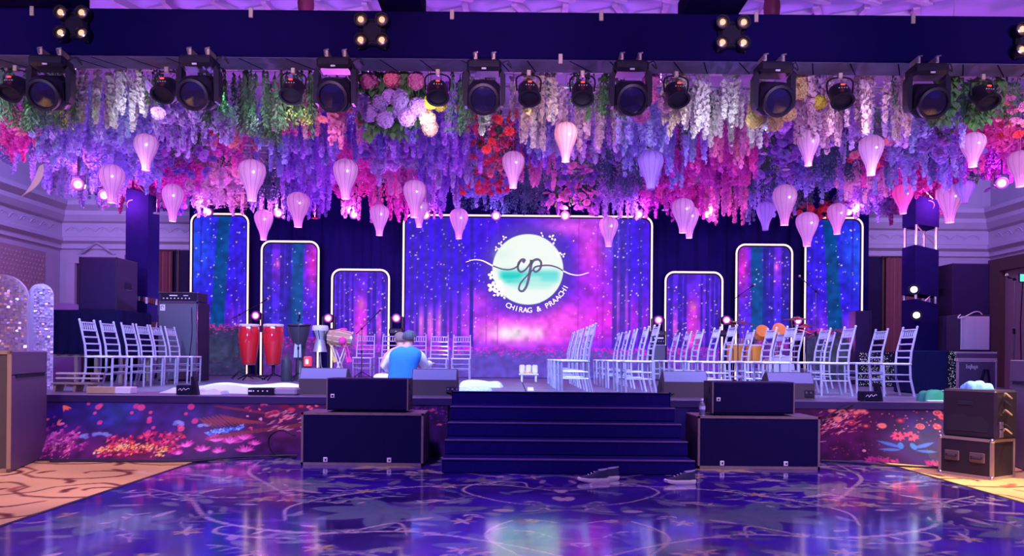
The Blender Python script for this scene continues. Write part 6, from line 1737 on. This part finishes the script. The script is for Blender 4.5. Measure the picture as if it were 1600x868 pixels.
# black goblet drum
x = atx(470, 14.3); top = at(470, 506, 14.3).z - STZ
r = empty('goblet_drum', (x, 14.3, STZ), 0, 'large black bowl drum on a stand with a pale cloth', 'drum')
MB().lathe([(.10, top - .40), (.15, top - .27), (.20, top - .10), (.21, top), (.19, top), (.18, top - .03), (.001, top - .03)], 26, Matrix.Rotation(.12, 4, 'X') , cap=False).build('bowl', m_dk, r)
MB().lathe([(.212, top - .03), (.218, top - .015), (.212, top)], 26, Matrix.Rotation(.12, 4, 'X'), cap=False).build('rim', M_BLACK, r)
MB().lathe([(.16, 0), (.10, .12), (.085, top - .5), (.10, top - .40)], 20).build('pedestal', m_dk, r)
MB().prism([(-.08, top - .62), (.06, top - .62), (.05, top - .30), (-.01, top - .22), (-.06, top - .32)], -.19, -.165).build('pale_cloth', mat('pale_blue_cloth', (.50, .58, .72), .8), r, fix=True)
mic_stand(atx(466, 13.9), 13.9, at(466, 500, 13.9).z - STZ, (.02, .06), 'upright mic stand in front of the black bowl drum', mic=True)
# dark cylinder drum standing on the floor
x = atx(448, 14.0)
r = empty('floor_drum', (x, 14.0, STZ), 0, 'slim dark standing drum beside the second conga', 'drum')
MB().lathe([(.09, 0), (.10, .02), (.095, .3), (.085, .38)], 20).build('shell', m_dk, r)
MB().lathe([(.09, .38), (.06, .46), (.02, .50)], 16).build('cone_top', m_dk, r)
# grey djembe on stand
x = atx(500, 14.0); top = at(500, 509, 14.0).z - STZ
m_gry = mat('silver_drum', (.42, .42, .50), .35, .4, noise=.25, nscale=12)
r = empty('djembe_drum', (x, 14.0, STZ), 0, 'silver grey waisted drum on a thin stand', 'drum')
MB().lathe([(.125, top - .47), (.118, top - .44), (.085, top - .27), (.09, top - .18), (.125, top - .10), (.135, top - .01), (.12, top), (.001, top - .005)], 24, cap=False).build('shell', m_gry, r)
MB().lathe([(.138, top - .09), (.145, top - .07), (.145, top - .01), (.13, top + .01)], 24, cap=False).build('head_ring', mat('pale_ring', (.62, .62, .68), .5), r)
for k_ in range(8):
    a = k_ * PI / 4; MB().tube([(.14 * math.cos(a), .14 * math.sin(a), top - .08), (.095 * math.cos(a + .2), .095 * math.sin(a + .2), top - .25)], .006, 5).build('rope', M_BLACK, r)
for k_ in range(3):
    a = k_ * 2.1 + .3; MB().tube([(0, 0, top - .46), (.02 * math.cos(a), .02 * math.sin(a), .28), (.18 * math.cos(a), .18 * math.sin(a), .01)], .012, 6).build('stand_leg', M_STEEL, r)
# dholak lying on a stand, with tassels
x = atx(531, 14.1); zc = at(531, 528, 14.1).z - STZ
r = empty('dholak_drum', (x, 14.1, STZ), 0, 'wooden barrel drum lying on a stand with pink tassels', 'drum')
T = Matrix.Translation((0, 0, zc)) @ Matrix.Rotation(.06, 4, 'Y') @ Matrix.Rotation(PI / 2, 4, 'Y')
MB().lathe([(.12, -.23), (.15, -.10), (.155, .02), (.14, .14), (.12, .23)], 26, T).build('barrel', mat('tan_wood', (.46, .25, .14), .5, noise=.3, nscale=10), r)
for zz in (-.23, .23): MB().lathe([(.115, zz - .015), (.128, zz - .015), (.128, zz + .015), (.115, zz + .015)], 24, T).build('hoop', (M_BLACK if zz < 0 else M_STEEL), r)
for k_ in range(10):
    a = k_ * 2 * PI / 10
    MB().tube([T @ Vector((.123 * math.cos(a), .123 * math.sin(a), -.22)), T @ Vector((.16 * math.cos(a + .15), .16 * math.sin(a + .15), 0)), T @ Vector((.123 * math.cos(a + .3), .123 * math.sin(a + .3), .22))], .006, 5).build('rope', m_skin, r)
MB().ball((.08, -.16, zc - .05), .07, 10, 7).build('pink_pompom', mat('hot_pink_yarn', (.85, .05, .35), .9, bump=.5, bscale=60), r)
MB().ball((.05, .02, zc + .16), .06, 10, 7, (1.4, 1, .5)).build('pink_cushion', mat('hot_pink_yarn', (.85, .05, .35), .9), r)
for k_, (dx, col_) in enumerate(((.14, 'hot_pink_yarn'), (.19, 'hot_pink_yarn'), (-.10, 'yarn_gold'))):
    MB().tube(curve([(dx - .06, -.15, zc - .10), (dx, -.17, zc - .22), (dx + .02, -.15, zc - .36), (dx + .05, -.15, zc - .44)], 4), [.01] * 4 + [.012] * 4 + [.03] * 3 + [.035] * 2, 7).build('tassel', mat(col_, (.85, .55, .15) if 'gold' in col_ else (.85, .05, .35), .9), r)
for s_ in (-1, 1):
    for q_ in (-1, 1): MB().tube([(s_ * .12, q_ * .10, zc - .13), (-s_ * .10, q_ * .15, .01)], .014, 6).build('stand_leg', mat('cream_leg', (.75, .66, .5), .5), r)
# red lantern box
x = atx(480, 13.6); z = at(480, 572, 13.6).z - STZ
r = empty('red_lantern_box', (x, 13.6, STZ), 0, 'little red box lamp beneath the black bowl drum', 'lamp')
MB().rbox((-.05, 0, 0), (.05, .1, max(.03, z)), .004).build('pedestal', M_BLACK, r)
MB().rbox((-.06, -.01, max(.03, z)), (.06, .11, max(.03, z) + .18), .012).build('box', mat('glow_red', (.8, .06, .07), .5, emit=(.9, .06, .08), estr=.45), r)
MB().rbox((-.025, -.014, max(.03, z) + .04), (.025, -.008, max(.03, z) + .13), .01).build('window', mat('glow_pale', (1, .6, .6), .5, emit=(1, .55, .55), estr=.8), r)
mic_stand(atx(333, 13.6), 14.9, at(333, 491, 14.9).z - STZ, (.46, .26), 'boom mic stand between the bass cabinet and first conga')
mic_stand(atx(565, 15.5), 15.5, at(565, 513, 15.5).z - STZ, (.32, .32), 'boom mic stand rising behind the barrel drum')

# ================================================================ drum kit behind the chair block
m_org = mat('amber_lacquer', (.85, .36, .04), .15, coat=.8); m_brz = mat('bronze', (.36, .16, .14), .3, .7)
r = empty('drum_kit', (atx(1205, 15.5), 15.5, STZ), 0, 'amber drum kit with cymbals half hidden behind the chairs', 'drum kit')
ox = atx(1205, 15.5)
def dk(px_, py_): p_ = at(px_, py_, 15.5); return p_.x - ox, p_.z - STZ
bx_, bz_ = dk(1218, 562)
T = Matrix.Translation((bx_, -.05, .29)) @ Matrix.Rotation(PI / 2, 4, 'X')
bd = MB().lathe([(.275, -.4), (.28, 0)], 32, T).build('bass_drum', m_org, r)
MB().lathe([(.001, .012), (.268, .008), (.288, .008), (.288, -.03)], 32, T, cap=False).build('bass_head', mat('pale_blue_head', (.66, .72, .86), .5), bd)
for px0, px1, py0 in ((1141, 1151, 537), (1166, 1184, 538)):
    x0, z1 = dk(px0, py0); x1, _ = dk(px1, py0); rr = .155
    xm = (x0 + x1) / 2
    f = MB().lathe([(rr, z1 - .36), (rr, z1 - .02)], 24, Matrix.Translation((xm, -.1, 0))).build('floor_tom', m_org, r)
    MB().lathe([(rr + .008, z1 - .03), (rr + .008, z1), (.001, z1 + .004)], 24, Matrix.Translation((xm, -.1, 0)), cap=False).build('tom_head', m_skin, f)
    for k_ in range(3):
        a = k_ * 2.1; MB().tube([(xm + (rr + .01) * math.cos(a), -.1 + (rr + .01) * math.sin(a), z1 - .1), (xm + (rr + .02) * math.cos(a), -.1 + (rr + .02) * math.sin(a), 0)], .01, 6).build('tom_leg', M_CHROME, f)
for px_, py_ in ((1190, 520), (1216, 517)):
    x_, z_ = dk(px_, py_)
    T = Matrix.Translation((x_, .02, z_)) @ Matrix.Rotation(1.1, 4, 'X')
    f = MB().lathe([(.13, -.09), (.13, .09)], 24, T).build('rack_tom', m_org, r)
    MB().lathe([(.136, .08), (.136, .10), (.001, .10)], 24, T, cap=False).build('tom_head', m_org, f)
    MB().tube([(x_, .06, z_), (bx_, .12, .55)], .014, 6).build('tom_mount', M_CHROME, r)
for px_, py_, rr, tl in ((1163, 503, .30, .12), (1246, 497, .24, -.05), (1148, 505, .18, .1), (1262, 517, .17, .25), (1262, 508, .17, -.2)):
    x_, z_ = dk(px_, py_)
    T = Matrix.Translation((x_, .1, z_)) @ Matrix.Rotation(tl, 4, 'Y') @ Matrix.Rotation(.12, 4, 'X')
    cy_ = MB().lathe([(.001, .035), (.05, .03), (.06, .012), (rr, -.012), (rr, -.016), (.06, .004), (.001, .01)], 28, T, cap=False).build('cymbal', m_brz, r)
    MB().tube([(x_, .1, z_ - .03), (x_ + (.06 if px_ < 1200 else -.02), .12, .25)], .010, 6).tube([(x_ + (.06 if px_ < 1200 else -.02), .12, .25), (x_ + .2, .0, .01)], .009, 6).tube([(x_ + (.06 if px_ < 1200 else -.02), .12, .25), (x_ - .15, .0, .01)], .009, 6).build('cymbal_stand', M_CHROME, r)
sx_, sz_ = dk(1172, 528)
MB().lathe([(.16, sz_ - .12), (.16, sz_)], 24, Matrix.Translation((sx_ + .02, .25, 0))).build('snare_drum', M_CHROME, r)
MB().tube([(sx_ + .02, .25, sz_ - .12), (sx_ + .02, .25, .2)], .012, 6).tube([(sx_ - .15, .2, .01), (sx_ + .02, .25, .2), (sx_ + .2, .25, .01)], .01, 6).build('snare_stand', M_CHROME, r)
mic_stand(atx(1153, 15.0), 15.0, at(1153, 462, 15.0).z - STZ, (.22, .16), 'tall boom stand beside the amber drum kit')
mic_stand(atx(1274, 14.8), 14.8, at(1274, 455, 14.8).z - STZ, (-.25, .22), 'tall boom stand between drum kit and outermost screen', mic=True)

# small guitar combo between wide screen and next panel
x = atx(1029, 16.4)
r = empty('combo_amplifier', (x, 16.4, STZ), 0, 'small combo amplifier in the gap beside the wide screen', 'amplifier')
z1 = at(1029, 538, 16.4).z - STZ
MB().rbox((-.16, 0, 0), (.16, .3, z1), .015).build('amp_body', M_CAB, r)
MB().rbox((-.14, -.006, .03), (.14, .01, z1 - .03), .005).build('grille_cloth', mat('bluegrey_grille', (.10, .11, .16), .8), r)
MB().box((-.16, -.01, z1 - .02), (.16, .01, z1)).build('silver_trim', M_CHROME, r)
r2 = empty('amplifier_head', (x, 16.4, STZ + z1), 0, 'small black amplifier head on the combo beside the wide screen', 'amplifier')
MB().rbox((-.15, 0, 0), (.15, .26, .20), .012).build('amp_body', M_BLACK, r2)
for k_ in range(5): MB().cyl((-.1 + .05 * k_, -.012, .07), (-.1 + .05 * k_, .002, .07), .012, n=8).build('knob', M_CHROME, r2)
MB().cbox((0, -.003, .14), (.2, .006, .03)).build('name_strip', m_mark, r2)

# moving lamps standing in the gaps between panels, magenta lens to the hall
for i, (px_, py_, lab) in enumerate(((401, 493, 'in the gap above the first conga'), (514, 497, 'in the gap above the waisted drum'), (620, 497, 'in the gap behind the seated man'), (1028, 500, 'over the small combo amplifier'), (1134, 500, 'in the gap beside the short far screen'), (1245, 501, 'in the gap behind the drum kit'))):
    p = at(px_, py_, 16.95)
    q_ = empty('floor_moving_head', (p.x, p.y, STZ), 0, 'magenta moving head on a pole ' + lab, 'stage light', 'moving heads between the LED panels')
    z = p.z - STZ
    MB().rbox((-.16, -.12, z - .36), (.16, .12, z - .22), .03).build('base', m_head, q_)
    for s_ in (-1, 1): MB().rbox((s_ * .13 - .02, -.05, z - .24), (s_ * .13 + .02, .05, z + .04), .01).build('yoke_arm', m_head, q_)
    T = Matrix.Translation((0, 0, z)) @ Matrix.Rotation(PI / 2, 4, 'X')
    hd = MB().lathe([(.07, -.12), (.10, -.10), (.105, .08), (.10, .10), (.085, .10), (.08, .07)], 20, T, cap=False).build('head', m_head, q_)
    MB().lathe([(.055, .08), (.001, .095)], 16, T, cap=False).build('lens', m_glow, hd)
    MB().lathe([(.08, .072), (.055, .08)], 16, T, cap=False).build('lens_ring', m_glow2, hd)
    MB().cbox((0, -.124, z - .29), (.03, .008, .012)).build('badge', m_btn, q_)
    MB().tube([(0, 0, .02), (0, 0, z - .36)], .03, 8).rbox((-.2, -.2, 0), (.2, .2, .03), .008).build('pole', m_head, q_)
    bulb('head_spill', (p.x, p.y - .3, p.z), 3, (1, .2, .8), .05)

# ================================================================ people
def skinned(name, joints, edges, m, parent, root_i=0, levels=2):
    me = bpy.data.meshes.new(name)
    me.from_pydata([j[0] for j in joints], edges, []); me.update()
    o = bpy.data.objects.new(name, me); COL.objects.link(o)
    md = o.modifiers.new('skin', 'SKIN'); md.use_smooth_shade = True
    sv = me.skin_vertices[0].data
    for i, j in enumerate(joints):
        rr = j[1]; sv[i].radius = rr if isinstance(rr, tuple) else (rr, rr); sv[i].use_root = (i == root_i)
    sb = o.modifiers.new('sub', 'SUBSURF'); sb.levels = levels; sb.render_levels = levels
    bpy.context.view_layer.update()
    m2 = bpy.data.meshes.new_from_object(o.evaluated_get(bpy.context.evaluated_depsgraph_get()))
    m2.name = name; m2.materials.clear(); m2.materials.append(m)
    m2.polygons.foreach_set('use_smooth', [True] * len(m2.polygons))
    bpy.data.objects.remove(o)
    return link(name, m2, parent)
def loft(name, rings, m, parent, cap=True, n=24):
    """rings: (centre, rx, ry, tilt about x)"""
    mb = MB(); mb.smooth = True; vs = []
    for c, rx, ry, tl in rings:
        R = Matrix.Rotation(tl, 3, 'X')
        for k_ in range(n):
            a = 2 * PI * k_ / n
            ca, sa = math.cos(a), math.sin(a)
            e = .85
            v = Vector((math.copysign(abs(ca) ** e, ca) * rx, math.copysign(abs(sa) ** e, sa) * ry, 0))
            vs.append(Vector(c) + R @ v)
    fs = [(i*n+k_, i*n+(k_+1) % n, (i+1)*n+(k_+1) % n, (i+1)*n+k_) for i in range(len(rings)-1) for k_ in range(n)]
    if cap: fs += [tuple(range(n))[::-1], tuple((len(rings)-1)*n+k_ for k_ in range(n))]
    o = mb.add(vs, fs).build(name, m, parent, fix=True)
    s = o.modifiers.new('sub', 'SUBSURF'); s.levels = 1; s.render_levels = 1
    return o
def person(loc, rz, label, skin, hair, vest, shirt, trouser, lean, turn):
    r = empty('person', loc, rz, label, 'person', 'people sitting on the stage')
    L = lean
    J = [((0, 0, .11), (.13, .10)), ((L*.2, .03, .27), (.12, .09)), ((L*.55, .06, .44), (.14, .095)), ((L*.8, .08, .54), (.10, .075)), ((L*.95, .10, .605), .052), ((L*1.1, .125, .66), .06),
         ((L*1.15, .135, .70), (.072, .085)), ((L*1.2, .14, .755), (.066, .08)), ((L*1.2, .135, .785), (.04, .05))]
    E = [(0, 1), (1, 2), (2, 3), (3, 4), (4, 5), (5, 6), (6, 7), (7, 8)]
    def chain(start, pts):
        p_ = start
        for q_ in pts: J.append(q_); E.append((p_, len(J) - 1)); p_ = len(J) - 1
        return p_
    arms = {}
    for s_ in (-1, 1):
        el = (L*.6 + s_ * .275, .13, .34) if s_ < 0 else (L*.6 + .26, .20, .35)
        wr = (L*.3 + s_ * .20, .34, .22) if s_ < 0 else (L*.6 + .30, .38, .37)
        sh = (L*.75 + s_ * .165, .07, .525)
        w_ = chain(3, [(sh, .058), (tuple((Vector(sh) + Vector(el)) / 2), .05), (el, .042), (tuple((Vector(el) + Vector(wr)) / 2), .036), (wr, .026)])
        arms[s_] = (sh, el, wr)
        d = (Vector(wr) - Vector(el)).normalized(); sd = d.cross(Vector((0, 0, 1))).normalized()
        palm = Vector(wr) + d * .05
        pi_ = chain(w_, [(tuple(palm), (.030, .016))])
        for k_, ln in enumerate((.066, .074, .070, .054)):
            b0 = palm + sd * (.027 - .018 * k_) + d * .03
            chain(pi_, [(tuple(b0), .0095), (tuple(b0 + d * ln * .5 - Vector((0, 0, .006))), .0085), (tuple(b0 + d * ln * .9 - Vector((0, 0, .025))), .0075)])
        t0 = Vector(wr) + d * .025 + sd * .028 * s_
        chain(w_, [(tuple(t0), .011), (tuple(t0 + (d * .6 + sd * s_ * .7).normalized() * .035), .0095), (tuple(t0 + d * .05 + sd * s_ * .04 - Vector((0, 0, .012))), .008)])
    legs = {}
    for s_ in (-1, 1):
        hp, kn, an = (s_ * .10, .04, .11), (s_ * .36, .32, .15), (-s_ * .02, .46 + .05 * s_, .07)
        legs[s_] = (hp, kn, an)
        chain(0, [(hp, .092), (tuple((Vector(hp) + Vector(kn)) / 2), .085), (kn, .06), (tuple((Vector(kn) + Vector(an)) / 2), .052), (an, .036), ((-s_ * .12, .50 + .05 * s_, .045), (.035, .028)), ((-s_ * .20, .52 + .05 * s_, .035), (.03, .018))])
    skinned('body', J, E, skin, r, 0)
    # clothes
    m_v = vest
    loft('vest' if shirt is not vest else 'shirt', [((0, .02, .03), .215, .155, 0), ((L*.1, .03, .16), .190, .140, -.05), ((L*.35, .05, .32), .182, .130, -.1), ((L*.6, .06, .45), .222, .135, -.1), ((L*.75, .075, .53), .228, .115, -.1), ((L*.82, .085, .578), .160, .090, -.15), ((L*.95, .10, .612), .068, .066, -.2)], m_v, r)
    for s_ in (-1, 1):
        sh, el, wr = [Vector(q_) for q_ in arms[s_]]
        MB().tube([sh, sh.lerp(el, .25), (sh + el) / 2, el, (el + wr) / 2, el.lerp(wr, .93)], [.045, .066, .068, .060, .052, .046], 14).build('sleeve', shirt, r)
        hp, kn, an = [Vector(q_) for q_ in legs[s_]]
        MB().tube([hp, (hp + kn) / 2, kn, (kn + an) / 2, kn.lerp(an, .94)], [.115, .108, .080, .072, .055], 14).build('trouser_leg', trouser, r)
    # collar, hair, ears, face
    hc = Vector((L*1.17, .135, .725))
    F_ = Vector((math.sin(turn), math.cos(turn), 0)); S_ = Vector((math.cos(turn), -math.sin(turn), 0))
    if hair:
        hb = MB(); hb.smooth = True; vs = []; fs = []; n_, m_ = 20, 9
        for j in range(m_ + 1):
            th = (PI * .62) * j / m_
            for k_ in range(n_):
                a = 2 * PI * k_ / n_; d = F_ * math.cos(a) + S_ * math.sin(a)
                front = max(0, math.cos(a)); t2 = th * (1 - .38 * front)
                rr = 1.0 + .02 * math.sin(k_ * 3 + j)
                vs.append(hc + Vector((0, 0, .01)) + d * math.sin(t2) * .092 * rr * (1.06 if abs(math.cos(a)) > .5 else .95) + Vector((0, 0, math.cos(t2) * .095)))
        for j in range(m_):
            for k_ in range(n_): fs.append((j*n_+k_, (j+1)*n_+k_, (j+1)*n_+(k_+1) % n_, j*n_+(k_+1) % n_))
        hb.add(vs, fs).build('hair', hair, r, fix=True)
    for s_ in (-1, 1):
        MB().ball(hc + S_ * s_ * .083 - F_ * .0 + Vector((0, 0, -.015)), .03, 8, 6, (.35, .7, 1)).build('ear', skin, r)
        MB().ball(hc + F_ * .078 + S_ * s_ * .03 + Vector((0, 0, .0)), .012, 8, 6).build('eye', m_mark, r)
    MB().prism([(-.016, -.03), (.016, -.03), (.006, .012), (-.006, .012)], 0, .03, Matrix.Translation(hc + F_ * .075) @ Matrix.Rotation(-turn, 4, 'Z')).build('nose', skin, r, fix=True)
    MB().prism([(-.024, -.056), (.024, -.056), (.02, -.046), (-.02, -.046)], .0, .012, Matrix.Translation(hc + F_ * .072) @ Matrix.Rotation(-turn, 4, 'Z')).build('mouth', mat('lip', (.45, .18, .16), .6), r, fix=True)
    return r
m_sk = mat('skin_tone', (.52, .30, .22), .55); m_hair = mat('grey_hair', (.07, .075, .10), .75, noise=.9, nscale=45)
person((atx(626, 10.35), 10.35, STZ + .005), 0.0, 'person in a blue vest and white sleeves sitting with back to camera', m_sk, m_hair, mat('blue_vest', (.02, .22, .62), .8, noise=.15, nscale=9, bump=.4, bscale=9), mat('white_shirt', (.82, .84, .84), .8), mat('white_shirt', (.82, .84, .84), .8), .085, .5)
person((atx(634, 11.15), 11.1, STZ + .005), .05, 'person in a pink top half hidden behind the blue vest', m_sk, mat('short_hair', (.22, .13, .12), .8), mat('pink_top', (.72, .30, .48), .8), mat('pink_top', (.72, .30, .48), .8), mat('grey_trousers', (.3, .3, .36), .8), -.075, -.4)

# ================================================================ cables along the foot of the stage
def cable(pts, rad, label):
    o = MB().tube(curve(pts, 8), rad, 6).build('cable_run', M_RUBBER)
    tag(o, label, 'cable', 'black cables on the floor')
g = lambda x, y: tuple(at(x, y, 1.15 * F / (y - PY - (x - PX) * ROLL)))
def gp(px_, d, z=.02): return (atx(px_, d), d, z)
cable([gp(60, 8.1), gp(150, 8.12), gp(260, 8.12, .02), gp(340, 8.3, .025), gp(420, 8.55, .025), gp(466, 8.62, .025)], .012, 'black cable running along the skirt with yellow glowing flowers')
cable([gp(80, 8.02), gp(190, 8.04), gp(300, 8.1), gp(380, 8.4, .03), gp(465, 8.55, .03)], .010, 'second black cable in front of the flower skirt, nearer the carpet')
cable([gp(462, 8.3, .28), gp(440, 8.35, .33), gp(422, 8.45, .24), gp(424, 8.5, .10), gp(440, 8.55, .02), gp(464, 8.6, .03)], .010, 'black cable loop hanging beside the subwoofer')
cable([gp(1285, 8.6), gp(1330, 8.5), gp(1380, 8.3), gp(1440, 8.15), gp(1480, 8.1)], .012, 'black cable along the skirt with the red twin flower')
cable([(atx(1283, 8.72), 8.72, .42), (atx(1300, 8.74), 8.735, .54), (atx(1330, 8.74), 8.735, .635), (atx(1352, 9.0), 9.0, STZ + .012)], .008, 'thin black cable rising over the skirt to the flap box')
